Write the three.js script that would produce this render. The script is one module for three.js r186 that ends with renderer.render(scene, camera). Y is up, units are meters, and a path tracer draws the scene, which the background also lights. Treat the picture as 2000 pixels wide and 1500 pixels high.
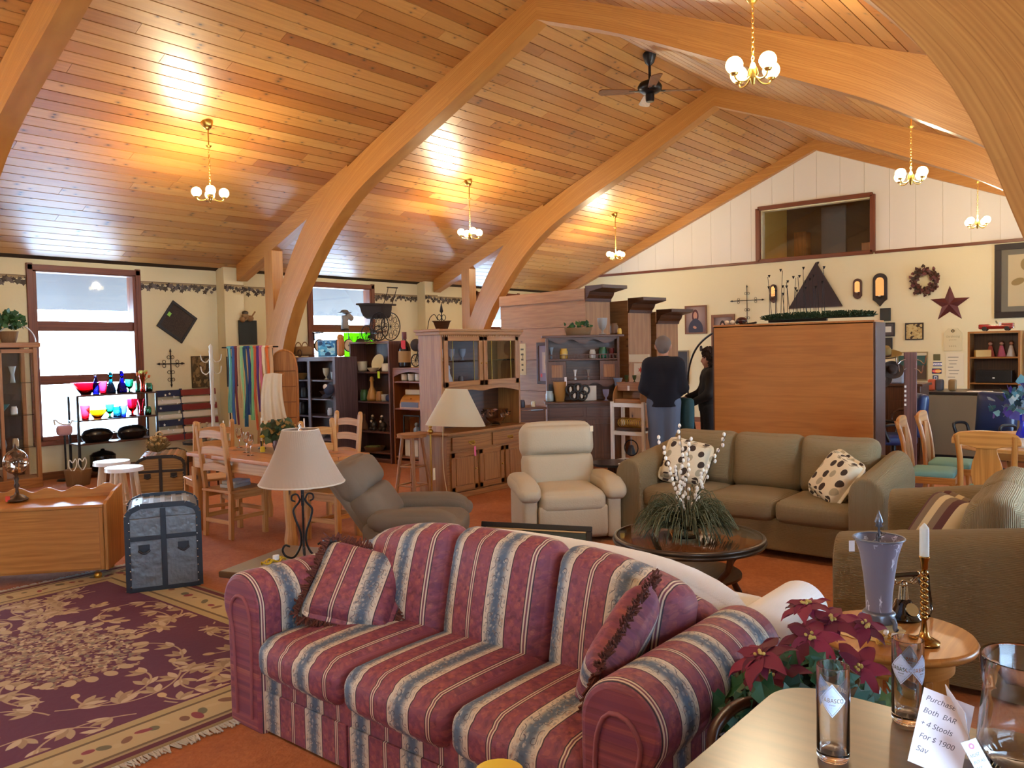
import * as THREE from 'three';
import { RoundedBoxGeometry } from 'three/addons/geometries/RoundedBoxGeometry.js';
import { mergeGeometries, mergeVertices } from 'three/addons/utils/BufferGeometryUtils.js';
import { MarchingCubes } from 'three/addons/objects/MarchingCubes.js';

// ---------- camera, sky, exposure ----------
const scene = new THREE.Scene();
const D2R = Math.PI / 180, PI = Math.PI;
const camera = new THREE.PerspectiveCamera(2 * Math.atan(750 / 1600) / D2R, 4 / 3, 0.05, 200);
camera.position.set(0, 1.6, 0);
camera.rotation.set(-2.4415 * D2R, -50.48 * D2R, -1.1456 * D2R, 'YXZ');
scene.add(camera);
const renderer = new THREE.WebGLRenderer();
renderer.toneMapping = THREE.LinearToneMapping;
renderer.toneMappingExposure = 0.98;
renderer.shadowMap.enabled = true;
const LAMP_CD = 11;                       // candela of one pendant
{ // bright overcast winter sky, cool next to the tungsten lamps
  const w = 64, h = 32, d = new Float32Array(w * h * 4);
  for (let j = 0; j < h; j++) for (let i = 0; i < w; i++) {
    const e = Math.max(0, (j + 0.5) / h * 2 - 1), t = Math.pow(e, 0.6), k = (j * w + i) * 4;
    d[k] = 0.74 - 0.22 * t; d[k + 1] = 1.03 - 0.2 * t; d[k + 2] = 1.32 - 0.1 * t; d[k + 3] = 1;
  }
  const t = new THREE.DataTexture(d, w, h, THREE.RGBAFormat, THREE.FloatType);
  t.mapping = THREE.EquirectangularReflectionMapping; t.magFilter = THREE.LinearFilter; t.needsUpdate = true;
  scene.background = t; scene.backgroundIntensity = 30;
}

// ---------- helpers ----------
let seedv = 12345;
const rnd = () => { seedv = (Math.imul(seedv, 1664525) + 1013904223) >>> 0; return seedv / 4294967296; };
const rr = (a, b) => a + (b - a) * rnd();
const pick = a => a[Math.floor(rnd() * a.length) % a.length];
const lerp = (a, b, t) => a + (b - a) * t, clamp = (x, a, b) => Math.max(a, Math.min(b, x)), sstep = (a, b, x) => { const t = clamp((x - a) / (b - a), 0, 1); return t * t * (3 - 2 * t); };
function hash(x, y, s) { let h = Math.imul(x, 374761393) ^ Math.imul(y, 668265263) ^ Math.imul(s, 1274126177); h = Math.imul(h ^ (h >>> 13), 1274126177); h ^= h >>> 16; return (h >>> 0) / 4294967296; }
function noise(x, y, s) { const ix = Math.floor(x), iy = Math.floor(y), fx = x - ix, fy = y - iy, u = fx * fx * (3 - 2 * fx), v = fy * fy * (3 - 2 * fy); return lerp(lerp(hash(ix, iy, s), hash(ix + 1, iy, s), u), lerp(hash(ix, iy + 1, s), hash(ix + 1, iy + 1, s), u), v); }
function fbm(x, y, s, o = 4) { let a = 0, k = 0.5, n = 0; for (let i = 0; i < o; i++) { a += k * noise(x, y, s + i); n += k; k *= 0.5; x *= 2; y *= 2; } return a / n; }
const mix3 = (a, b, t) => [lerp(a[0], b[0], t), lerp(a[1], b[1], t), lerp(a[2], b[2], t)];
const hex3 = h => [(h >> 16 & 255) / 255, (h >> 8 & 255) / 255, (h & 255) / 255];
function dataTex(w, h, fn, su = 1, sv = 1, srgb = true) {
  const d = new Uint8Array(w * h * 4);
  for (let j = 0; j < h; j++) for (let i = 0; i < w; i++) { const c = fn(i / w, j / h), k = (j * w + i) * 4; d[k] = clamp(c[0], 0, 1) * 255; d[k + 1] = clamp(c[1], 0, 1) * 255; d[k + 2] = clamp(c[2], 0, 1) * 255; d[k + 3] = 255; }
  const t = new THREE.DataTexture(d, w, h); t.magFilter = THREE.LinearFilter; t.minFilter = THREE.LinearMipmapLinearFilter; t.generateMipmaps = true;
  t.wrapS = t.wrapT = THREE.MirroredRepeatWrapping; if (srgb) t.colorSpace = THREE.SRGBColorSpace; t.repeat.set(1 / su, 1 / sv); t.needsUpdate = true; return t;
}
function canvasTex(w, h, draw, su = 1, sv = 1, wrap = THREE.RepeatWrapping) {
  const c = document.createElement('canvas'); c.width = w; c.height = h; const g = c.getContext('2d'); draw(g, w, h);
  const t = new THREE.CanvasTexture(c); t.colorSpace = THREE.SRGBColorSpace; t.wrapS = t.wrapT = wrap; t.repeat.set(1 / su, 1 / sv); return t;
}
function woodTex(seed, light, dark, { su = 1.4, sv = 0.35, w = 512, h = 256, freq = 9, knots = 0, contrast = 1, lam = 0, kr: KR = 1 } = {}) {
  const L = hex3(light), K = hex3(dark), kn = [];
  for (let i = 0; i < knots; i++) kn.push([hash(i, 1, seed), hash(i, 2, seed), KR * (0.008 + 0.012 * hash(i, 3, seed))]);
  return dataTex(w, h, (x, y) => {
    let X = x * su, Y = y * sv, dk = 0, warp = 0;
    for (const [kx, ky, kr] of kn) { const dx = (X - kx * su) * 0.6, dy = Y - ky * sv, r = Math.hypot(dx, dy); warp += Math.exp(-r * r / (kr * kr * 8)) * 0.35 * Math.sign(dy || 1); dk = Math.max(dk, sstep(kr, kr * 0.5, r) * 0.9, 0.4 * Math.exp(-r * r / (kr * kr * 3))); }
    const n = fbm(X * 1.3, Y * 14, seed), g = fbm(X * 5, Y * 160, seed + 9, 3);
    const ring = 0.5 + 0.5 * Math.sin((Y / sv * freq + n * 2.6 + warp) * 6.283);
    let t = clamp((0.25 + 0.35 * ring * (0.4 + n) + 0.5 * (g - 0.4)) * contrast, 0, 1);
    let c = mix3(L, K, t);
    if (lam) { const f = (y * sv / lam) % 1, li = Math.floor(y * sv / lam); c = mix3(c, K, 0.28 * hash(li, Math.floor(X / 2 + hash(li, 4, seed)), seed)); if (f < 0.06) c = mix3(c, K, 0.6); }
    const kc = hex3(0x2e1606); return mix3(c, kc, dk);
  }, su, sv);
}
const MATS = {};
function mat(key, color, roughness = 0.7, extra = {}) {
  if (key && MATS[key]) return MATS[key];
  const { uvm, ...rest } = extra, phys = ['clearcoat', 'sheen', 'transmission', 'anisotropy', 'specularIntensity', 'ior'].some(k => k in rest);
  const m = new (phys ? THREE.MeshPhysicalMaterial : THREE.MeshStandardMaterial)({ color, roughness, ...rest });
  m.name = key || 'm'; m.userData.uvm = uvm ?? !!(rest.map || rest.bumpMap); if (key) MATS[key] = m; return m;
}
const flat = (c, r = 0.7) => mat('f' + c.toString(16) + '_' + r, c, r);
const metal = (c, r = 0.3) => mat('m' + c.toString(16) + '_' + r, c, r, { metalness: 1 });
const glassOf = (c = 0xffffff, th = 0, extra = {}) => mat('g' + c.toString(16) + '_' + th + JSON.stringify(extra), c, 0.02, { transmission: 1, thickness: th, ior: 1.5, ...extra });
// geometry (y given at the bottom of boxes and cylinders)
const B = (w, h, d, x = 0, y = 0, z = 0, r) => { const m = Math.min(w, h, d); r = r ?? Math.min(0.006, m * 0.18); const g = r > 0 ? new RoundedBoxGeometry(w, h, d, r > 0.012 ? 3 : 1, Math.min(r, m * 0.49)) : new THREE.BoxGeometry(w, h, d); g.translate(x, y + h / 2, z); return g; };
const C = (rt, rb, h, x = 0, y = 0, z = 0, n = 14) => { const g = new THREE.CylinderGeometry(rt, rb, h, n); g.translate(x, y + h / 2, z); return g; };
const S = (r, x = 0, y = 0, z = 0, n = 14, sy = 1, sx = 1, sz = 1) => { const g = new THREE.SphereGeometry(r, n, Math.max(6, n * 0.7 | 0)); g.scale(sx, sy, sz); g.translate(x, y, z); return g; };
const L = (pts, x = 0, y = 0, z = 0, n = 24) => { const g = new THREE.LatheGeometry(pts.map(p => new THREE.Vector2(Math.max(p[0], 0.0001), p[1])), n); g.translate(x, y, z); return g; };
const V3 = p => new THREE.Vector3(p[0], p[1], p[2]);
const T = (pts, r, n = 6, closed = false, k) => new THREE.TubeGeometry(new THREE.CatmullRomCurve3(pts.map(V3), closed), k ?? Math.max(6, pts.length * 4), r, n, closed);
const TO = (R, r, x = 0, y = 0, z = 0, n = 24, m = 8, arc = PI * 2) => { const g = new THREE.TorusGeometry(R, r, m, n, arc); g.translate(x, y, z); return g; };
const X = (shape, depth, bevel = 0.003) => new THREE.ExtrudeGeometry(shape, { depth, bevelEnabled: bevel > 0, bevelThickness: bevel, bevelSize: bevel, bevelSegments: 1, curveSegments: 16 });
const SH = (pts, closed = true) => { const s = new THREE.Shape(); pts.forEach((p, i) => i ? s.lineTo(p[0], p[1]) : s.moveTo(p[0], p[1])); if (closed) s.closePath(); return s; };
const mv = (g, x, y, z) => (g.translate(x, y, z), g), ro = (g, x = 0, y = 0, z = 0) => { if (x) g.rotateX(x); if (y) g.rotateY(y); if (z) g.rotateZ(z); return g; };
const bar = (a, b, w, d = w, r) => { const A = V3(a), Bv = V3(b), dir = Bv.clone().sub(A), len = dir.length(), g = B(w, len, d, 0, -len / 2, 0, r); const q = new THREE.Quaternion().setFromUnitVectors(new THREE.Vector3(0, 1, 0), dir.normalize()); g.applyQuaternion(q); const m = A.add(Bv).multiplyScalar(0.5); return mv(g, m.x, m.y, m.z); };
const rod = (a, b, r, r2 = r, n = 10) => { const A = V3(a), Bv = V3(b), dir = Bv.clone().sub(A), len = dir.length(), g = new THREE.CylinderGeometry(r2, r, len, n); g.applyQuaternion(new THREE.Quaternion().setFromUnitVectors(new THREE.Vector3(0, 1, 0), dir.normalize())); const m = A.add(Bv).multiplyScalar(0.5); return mv(g, m.x, m.y, m.z); };
function soft(w, h, d, { r = 0.06, n = 12, puff = [0, 0, 0], fn } = {}) { // stuffed cushion shape, centred
  const g0 = new THREE.BoxGeometry(2, 2, 2, n, n, n); g0.deleteAttribute('uv'); g0.deleteAttribute('normal'); const g = mergeVertices(g0, 1e-4), p = g.attributes.position, H = [w / 2, h / 2, d / 2];
  for (let i = 0; i < p.count; i++) {
    const t = [p.getX(i), p.getY(i), p.getZ(i)], q = t.map((v, k) => Math.sin(v * PI / 2) * 0.5 * H[k] + v * 0.5 * H[k]), rad = [Math.min(r, H[0]), Math.min(r, H[1]), Math.min(r, H[2])];
    const inn = q.map((v, k) => clamp(v, -H[k] + rad[k], H[k] - rad[k])), dd = q.map((v, k) => (v - inn[k]) / rad[k]), l = Math.hypot(...dd) || 1, mx = Math.max(...dd.map(Math.abs));
    let o = inn.map((v, k) => v + dd[k] / l * mx * rad[k]);
    const e = k => 1 - Math.pow(Math.abs(t[k]), 2.4);
    o[0] += puff[0] * Math.sign(t[0]) * e(1) * e(2) * Math.abs(t[0]); o[1] += puff[1] * Math.sign(t[1]) * e(0) * e(2) * Math.abs(t[1]); o[2] += puff[2] * Math.sign(t[2]) * e(0) * e(1) * Math.abs(t[2]);
    if (fn) o = fn(o, t); p.setXYZ(i, o[0], o[1], o[2]);
  }
  g.computeVertexNormals(); return g;
}
// pillow: square with pinched corners, thickness along z
const pillow = (w, h, t) => soft(w, h, t, { r: t / 2, n: 14, puff: [0, 0, 0], fn: (o, q) => { const e = (1 - Math.pow(Math.abs(q[0]), 3)) * (1 - Math.pow(Math.abs(q[1]), 3)), pin = 1 - 0.06 * (1 - Math.abs(q[0] * q[0] - 0)) * 0; const k = 0.18 + 0.82 * Math.sqrt(e); return [o[0] * (1 - 0.05 * (1 - q[1] * q[1])) * pin, o[1] * (1 - 0.05 * (1 - q[0] * q[0])), o[2] * k]; } });
function boxuv(g, swap) { // texture coordinates in metres, u along the longest side
  g.computeBoundingBox(); const s = g.boundingBox.getSize(new THREE.Vector3()), ext = [s.x, s.y, s.z], p = g.attributes.position, nr = g.attributes.normal, uv = new Float32Array(p.count * 2), off = [g.boundingBox.min.x, g.boundingBox.min.y, g.boundingBox.min.z];
  for (let i = 0; i < p.count; i += 3) {
    let a = [0, 0, 0]; for (let k = 0; k < 3; k++) { a[0] += nr.getX(i + k); a[1] += nr.getY(i + k); a[2] += nr.getZ(i + k); }
    const ab = a.map(Math.abs), ax = ab[0] >= ab[1] && ab[0] >= ab[2] ? 0 : ab[1] >= ab[2] ? 1 : 2; let [m, n] = [0, 1, 2].filter(k => k !== ax); if (ext[n] > ext[m]) [m, n] = [n, m]; if (swap) [m, n] = [n, m];
    for (let k = 0; k < 3; k++) { const P = [p.getX(i + k), p.getY(i + k), p.getZ(i + k)]; uv[(i + k) * 2] = P[m]; uv[(i + k) * 2 + 1] = P[n] + ax * 0.37; }
  }
  g.setAttribute('uv', new THREE.BufferAttribute(uv, 2)); return g;
}
function mapuv(g, f) { if (g.index) g = g.toNonIndexed(); const p = g.attributes.position, nr = g.attributes.normal, uv = new Float32Array(p.count * 2); for (let i = 0; i < p.count; i++) { const r = f(p.getX(i), p.getY(i), p.getZ(i), nr.getX(i), nr.getY(i), nr.getZ(i)); uv[2 * i] = r[0]; uv[2 * i + 1] = r[1]; } g.setAttribute('uv', new THREE.BufferAttribute(uv, 2)); g.userData.keepuv = true; return g; }
function clean(g, m) {
  const keep = g.userData.keepuv; if (g.index) g = g.toNonIndexed(); for (const k of Object.keys(g.attributes)) if (!['position', 'normal', 'uv', 'color'].includes(k)) g.deleteAttribute(k);
  if (!g.attributes.normal) g.computeVertexNormals(); g.morphAttributes = {};
  if (!keep && (m?.userData.uvm || !g.attributes.uv)) boxuv(g, m?.userData.swap); g.userData.keepuv = keep; return g;
}
const taken = {};
const numbered = n => { const k = taken[n] = (taken[n] ?? -1) + 1; return k ? n + '_' + String(k).padStart(3, '0') : n; };
function meshOf(geo, m) { const a = (Array.isArray(geo) ? geo : [geo]).flat(3).map(g => clean(g, m)); if (a.some(g => g.attributes.color) && !a.every(g => g.attributes.color)) a.forEach(g => g.deleteAttribute('color')); const g = a.length > 1 ? mergeGeometries(a) : a[0]; const me = new THREE.Mesh(g, m); me.castShadow = me.receiveShadow = true; return me; }
function put(o, x = 0, y = 0, z = 0, ry = 0) { o.position.set(x, y, z); o.rotation.y = ry; return o; }
function tag(o, label, category, group, kind) { o.userData = { label, category }; if (group) o.userData.group = group; if (kind) o.userData.kind = kind; return o; }
function thing(name, label, category, [x, y, z] = [0, 0, 0], ry = 0, group) { const o = new THREE.Group(); o.name = numbered(name); scene.add(o); put(o, x, y, z, ry); return tag(o, label, category, group); }
function part(parent, name, geo, m, label) { const o = meshOf(geo, m); o.name = name; parent.add(o); if (label) o.userData.label = label; return o; }
function single(name, geo, m, label, category, [x, y, z] = [0, 0, 0], ry = 0, group) { const o = meshOf(geo, m); o.name = numbered(name); scene.add(o); put(o, x, y, z, ry); return tag(o, label, category, group); }
function struct(name, geo, m) { const o = geo ? meshOf(geo, m) : new THREE.Group(); o.name = numbered(name); o.userData.kind = 'structure'; scene.add(o); return o; }
function copy(o, label, [x, y, z], ry = 0, sc) { const c = o.clone(); c.name = numbered(o.name.replace(/_\d+$/, '')); c.userData = { ...o.userData, label }; scene.add(c); put(c, x, y, z, ry); if (sc) c.scale.setScalar(sc); return c; }
function shared(parent, name, mesh, p, r, s) { const o = new THREE.Mesh(mesh.geometry, mesh.material); o.castShadow = o.receiveShadow = true; o.name = name; o.position.set(...p); if (r) o.rotation.set(...r); if (s) typeof s === 'number' ? o.scale.setScalar(s) : o.scale.set(...s); parent.add(o); return o; }
// ---------- materials ----------
const pineTex = [11, 23].map(s => woodTex(s, 0xcb9b58, 0x9a672a, { su: 3.2, sv: 0.6, w: 1024, h: 384, freq: 5, knots: 16, contrast: 0.5, kr: 0.65 }));
const PINE = [[0xfff6ea, 0], [0xf4e2cc, 1], [0xeacfb0, 0], [0xdcbc98, 1], [0xffeeda, 1], [0xcfaa86, 0]].map(([c, i], k) => mat('pine' + k, c, 0.42, { map: pineTex[i], clearcoat: 1, clearcoatRoughness: 0.36 }));
const glulamTex = woodTex(31, 0xcb9048, 0x985c1f, { su: 3, sv: 0.45, w: 1024, h: 256, freq: 22, knots: 0, contrast: 0.7, lam: 0.045 });
const GLULAM = mat('glulam', 0xffffff, 0.42, { map: glulamTex, clearcoat: 0.25, clearcoatRoughness: 0.3 });
const TRIMW = mat('trimwood', 0xb98a66, 0.45, { map: woodTex(33, 0xb07a48, 0x6f4322, { su: 1.5, sv: 0.3, freq: 8 }) });
const OAK = mat('oak', 0xffffff, 0.42, { map: woodTex(41, 0xb07c46, 0x7a4c26, { su: 1.2, sv: 0.4, freq: 12 }) });
const OAKY = mat('oak_honey', 0xffffff, 0.36, { map: woodTex(42, 0xc68a45, 0x935a24, { su: 1.2, sv: 0.4, freq: 10 }) });
const CHAIRP = mat('chair_pine', 0xffffff, 0.45, { map: woodTex(43, 0xcf9e5f, 0xa0692f, { su: 1.0, sv: 0.3, freq: 7, knots: 3 }) });
const DARKW = mat('dark_wood', 0xffffff, 0.35, { map: woodTex(44, 0x5a341d, 0x2e1709, { su: 1.2, sv: 0.4, freq: 9 }) });
const MIDW = mat('mid_wood', 0xffffff, 0.5, { map: woodTex(45, 0x87562f, 0x573315, { su: 1.6, sv: 0.5, freq: 8, knots: 2 }) });
const MAUVEW = mat('mauve_wood', 0xffffff, 0.4, { map: woodTex(46, 0x7a5347, 0x4a2c28, { su: 1.2, sv: 0.4, freq: 9 }) });
const PLY = mat('plywood', 0xffffff, 0.55, { map: woodTex(47, 0xb87836, 0x8f5520, { su: 2.4, sv: 1.2, w: 768, h: 384, freq: 6, knots: 2, contrast: 0.75 }) });
PLY.userData.swap = true;
const BARW = mat('bar_wood', 0xbfb0a0, 0.3, { map: woodTex(48, 0x745730, 0x3c2713, { su: 0.9, sv: 0.35, freq: 10, contrast: 1.1 }), clearcoat: 0.8, clearcoatRoughness: 0.28 });
const SECW = mat('secretary_wood', 0xffffff, 0.38, { map: woodTex(49, 0x74492a, 0x452812, { su: 1.2, sv: 0.4, freq: 9 }) }), WARDW = mat('wardrobe_wood', 0xffffff, 0.55, { map: woodTex(50, 0xa9794a, 0x7d5430, { su: 1.8, sv: 0.6, freq: 7, knots: 3 }) });
const BLACKP = flat(0x17171a, 0.45), WHITEP = flat(0xe8e6e0, 0.5), BRASS = metal(0xc9a24e, 0.28), IRON = mat('iron', 0x24201f, 0.5, { metalness: 0.6 }), CHROME = metal(0xd6d6d6, 0.15), STEEL = mat('zinc', 0x8d949c, 0.4, { metalness: 0.85 });
const GLASS = glassOf(0xffffff, 0), GLASSS = glassOf(0xffffff, 0.02);
const noiseTex = dataTex(256, 256, (x, y) => { const v = 0.35 + 0.6 * fbm(x * 60, y * 60, 5, 3); return [v, v, v]; }, 0.5, 0.5, false);
const plasterTex = dataTex(256, 256, (x, y) => { const v = fbm(x * 24, y * 24, 8, 4); return [v, v, v]; }, 0.8, 0.8, false);
const weaveTex = dataTex(128, 128, (x, y) => { const v = 0.5 + 0.25 * Math.sin(x * 6.283 * 16) + 0.25 * Math.sin(y * 6.283 * 24) * 0.6 + 0.2 * (hash(x * 128 | 0, y * 128 | 0, 3) - 0.5); return [v, v, v]; }, 0.12, 0.12, false);
const fabric = (key, c, r = 0.95, b = 0.0015) => mat(key, c, r, { bumpMap: weaveTex, bumpScale: b, sheen: 0.3, sheenRoughness: 0.6, sheenColor: new THREE.Color(c).multiplyScalar(0.5) });
const carpetTex = dataTex(512, 512, (x, y) => { const a = fbm(x * 90, y * 90, 61, 3), b = fbm(x * 6, y * 6, 62, 4); return mix3(hex3(0x8a4c28), hex3(0xb87444), clamp(0.1 + a * 0.55 + b * 0.5 - 0.1, 0, 1)); }, 1.6, 1.6);
const CARPET = mat('carpet', 0xffffff, 0.96, { map: carpetTex, bumpMap: noiseTex, bumpScale: 0.004 });
const WALL = mat('cream_wall', 0xd9cda4, 0.85, { bumpMap: plasterTex, bumpScale: 0.001 });
const WALLW = mat('white_wall', 0xded8c8, 0.8, { bumpMap: plasterTex, bumpScale: 0.0008 });

// ---------- the hall ----------
const ZL = -11.58, ZR = 0.74, RZ = -5.42, RY = 5.41, SL = 0.4105, XG = 15.7, XB = -7.6, ARCHX = [2.86, 7.1, 11.38], WINX = [-3.63, 0.67, 4.97, 9.34, 13.6];
const ceilY = z => RY - SL * Math.abs(z - RZ);
struct('floor', B(XG - XB + 0.4, 0.2, ZR - ZL + 0.4, (XG + XB) / 2, -0.2, (ZL + ZR) / 2, 0), CARPET);
struct('ground_outside', B(90, 0.1, 80, 4, -0.45, RZ, 0), flat(0xe2e5ea, 0.9));
function sideWall(name, z, out) { // wall with the openings of five tall windows
  const g = struct(name), t = 0.16, zc = z + out * t / 2, seg = []; let x = XB - 0.2;
  const top = ceilY(z) + 0.06, w = 0.69, y0 = 0.51, y1 = 2.79;
  for (const c of WINX) { seg.push(B(c - w - x, top, t, (x + c - w) / 2, 0, zc, 0), B(2 * w, y0, t, c, 0, zc, 0), B(2 * w, top - y1, t, c, y1, zc, 0)); x = c + w; }
  seg.push(B(XG + 0.2 - x, top, t, (x + XG + 0.2) / 2, 0, zc, 0)); part(g, 'wall_plaster', seg, WALL);
  for (const a of ARCHX) part(g, 'pilaster', B(0.34, top, 0.22, a - 0.02, 0, z - out * 0.11, 0.008), WALL);
  return g;
}
const wallL = sideWall('wall_left', ZL, -1), wallR = sideWall('wall_right', ZR, 1);
{ // far gable wall
  const g = struct('wall_far'), sh = SH([[ZL - 0.2, 0], [ZR + 0.2, 0], [ZR + 0.2, ceilY(ZR + 0.2) + 0.05], [RZ, RY + 0.05], [ZL - 0.2, ceilY(ZL - 0.2) + 0.05]]);
  sh.holes.push(new THREE.Path([[-6.5, 3.27], [-4.47, 3.27], [-4.47, 4.2], [-6.5, 4.2]].map(p => new THREE.Vector2(...p))));
  const e = X(sh, 0.16, 0); e.rotateY(-PI / 2); e.translate(XG + 0.16, 0, 0); part(g, 'wall_plaster', e, WALL);
  const yA = 3.24, step = 0.43; // white panels above the rail
  for (let z = RZ - step * 13; z < RZ + step * 13; z += step) {
    const a = z + 0.002, b = z + step - 0.002, ta = ceilY(a) + 0.02, tb = ceilY(b) + 0.02; if (ta < yA + 0.05 && tb < yA + 0.05) continue;
    const z0 = a, z1 = b, cut = [[-6.53, -4.44]]; const polys = [];
    if (z1 < cut[0][0] || z0 > cut[0][1]) polys.push([[z0, yA], [z1, yA], [z1, tb], ...(z0 < RZ && z1 > RZ ? [[RZ, RY]] : []), [z0, ta]]);
    else { polys.push([[z0, 4.23], [z1, 4.23], [z1, tb], [z0, ta]]); if (z0 < -6.53) polys.push([[z0, yA], [-6.53, yA], [-6.53, 4.23], [z0, 4.23]]); if (z1 > -4.44) polys.push([[-4.44, yA], [z1, yA], [z1, 4.23], [-4.44, 4.23]]); }
    for (const q of polys) { const P = q.map(([u, v]) => [u, Math.max(v, yA)]); const e = X(SH(P), 0.012, 0); e.rotateY(-PI / 2); e.translate(XG, 0, 0); part(g, 'wall_panel', e, WALLW); }
  }
}
struct('wall_back', B(0.16, 5.6, ZR - ZL + 0.4, XB - 0.1, 0, (ZL + ZR) / 2, 0), WALL);
function windowUnit(n, x, z, out) {
  const g = struct('window_' + n), W = 1.38, y0 = 0.51, y1 = 2.79, d = 0.18, zc = z + out * 0.07, f = 0.06, m = TRIMW;
  part(g, 'window_frame', [B(f, y1 - y0, d, x - W / 2 + f / 2, y0, zc), B(f, y1 - y0, d, x + W / 2 - f / 2, y0, zc), B(W, f, d, x, y1 - f, zc), B(W, f, d, x, y0, zc)], m);
  part(g, 'window_casing', [B(0.075, y1 - y0 + 0.1, 0.03, x - W / 2 - 0.02, y0 - 0.05, z - out * 0.015), B(0.075, y1 - y0 + 0.1, 0.03, x + W / 2 + 0.02, y0 - 0.05, z - out * 0.015), B(W + 0.1, 0.075, 0.03, x, y1 - 0.04, z - out * 0.015), B(W + 0.12, 0.06, 0.05, x, y0 - 0.06, z - out * 0.025)], m);
  part(g, 'mullion', B(W - 2 * f, 0.13, 0.12, x, 1.96, zc), m); part(g, 'mullion', B(W - 2 * f, 0.12, 0.12, x, 1.25, zc), m);
  for (const [a, b] of [[y0 + f, 1.25], [1.37, 1.96], [2.09, y1 - f]]) part(g, 'pane', B(W - 2 * f, b - a, 0.006, x, a, zc + out * 0.02, 0), GLASS);
  return g;
}
WINX.forEach((x, i) => { windowUnit(i + 1, x, ZL, -1); windowUnit(i + 6, x, ZR, 1); });
{ // interior window high in the gable, small lit-less loft room behind
  const g = struct('window_11'), z0 = -6.56, z1 = -4.41, y0 = 3.22, y1 = 4.26, zc = (z0 + z1) / 2, w = z1 - z0;
  part(g, 'window_frame', [B(0.06, y1 - y0, 0.09, XG - 0.03, y0, z0 + 0.0), B(0.06, y1 - y0, 0.09, XG - 0.03, y0, z1 - 0.0), B(0.06, 0.075, w, XG - 0.03, y1 - 0.04, zc), B(0.06, 0.075, w, XG - 0.03, y0 - 0.03, zc)], TRIMW);
  part(g, 'pane', B(0.008, y1 - y0 - 0.1, w - 0.1, XG + 0.06, y0 + 0.05, zc, 0), GLASS);
  const r = struct('wall_loft'), yl = flat(0xc9ab55, 0.8);
  part(r, 'side_wall', [B(1.9, 2.2, 0.1, XG + 1.1, 2.7, z0 - 0.25, 0), B(1.9, 2.2, 0.1, XG + 1.1, 2.7, z1 + 0.25, 0)], yl);
  part(r, 'rear_wall', B(0.1, 2.2, w + 0.8, XG + 2.05, 2.7, zc, 0), flat(0x4b4743, 0.8)); part(r, 'loft_floor', B(1.9, 0.1, w + 0.6, XG + 1.1, 2.75, zc, 0), MIDW); part(r, 'loft_ceiling', B(1.9, 0.1, w + 0.8, XG + 1.1, 4.6, zc, 0), flat(0x6d5a42, 0.8));
  part(r, 'cupboard', B(0.3, 0.75, 0.5, XG + 1.8, 2.85, -4.85), OAKY); part(r, 'door', B(0.06, 1.6, 0.5, XG + 1.97, 2.85, -5.75), flat(0x7b8aa0, 0.6)); part(r, 'shelf', B(0.3, 1.1, 0.25, XG + 1.8, 2.85, -6.35), MIDW);
}
// sloping board ceilings: rows of pine boards on a dark deck, running along the hall
const lens = [2.44, 3.05, 3.66, 4.27], ANG = Math.atan(SL), CA = Math.cos(ANG), PITCH = 0.148, SLEN = 6.16 / CA;
const boardGeo = lens.flatMap(l => [0, 1].map(k => { const g = mapuv(new THREE.BoxGeometry(l - 0.004, 0.018, PITCH - 0.0115), (x, y, z) => [x + k * 7.3 + l * 2.1, z + k * 0.19]); return g; }));
function boardCeiling(name, side) { // side -1 left, +1 right
  const g = struct(name); const over = 1.4, dl = SLEN + over / CA, deck = B(XG - XB + 0.4, 0.16, dl, 0, 0, 0, 0); deck.rotateX(side * ANG);
  const off = dl / 2; part(g, 'roof_deck', mv(deck, (XG + XB) / 2, RY - off * Math.sin(ANG) + 0.012, RZ + side * off * CA), flat(0x2e1d10, 0.8));
  const rows = Math.floor(SLEN / PITCH);
  for (let r = 0; r < rows; r++) {
    let x = 15.68; const d = (r + 0.5) * PITCH; x += rr(0, 2.2);
    while (x > -1.6) { const li = Math.floor(rnd() * 4), l = lens[li], o = new THREE.Mesh(boardGeo[li * 2 + (rnd() < 0.5 ? 0 : 1)], pick(PINE)); o.name = 'plank'; o.castShadow = o.receiveShadow = true;
      o.position.set(x - l / 2, RY - d * Math.sin(ANG) - 0.004, RZ + side * d * CA); o.rotation.x = side * ANG; g.add(o); x -= l; }
  }
  const nb = []; for (let r = 0; r < rows; r++) { const d = (r + 0.5) * PITCH, b = B(6.0, 0.014, PITCH - 0.006, -4.6, 0, 0, 0); b.rotateX(side * ANG); nb.push(mv(b, 0, RY - d * Math.sin(ANG) - 0.012, RZ + side * d * CA)); }
  const st = part(g, 'plank', nb, PINE[2]); st.userData.kind = 'stuff';
  return g;
}
const ceilL = boardCeiling('ceiling', -1); boardCeiling('ceiling_right', 1);
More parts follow.
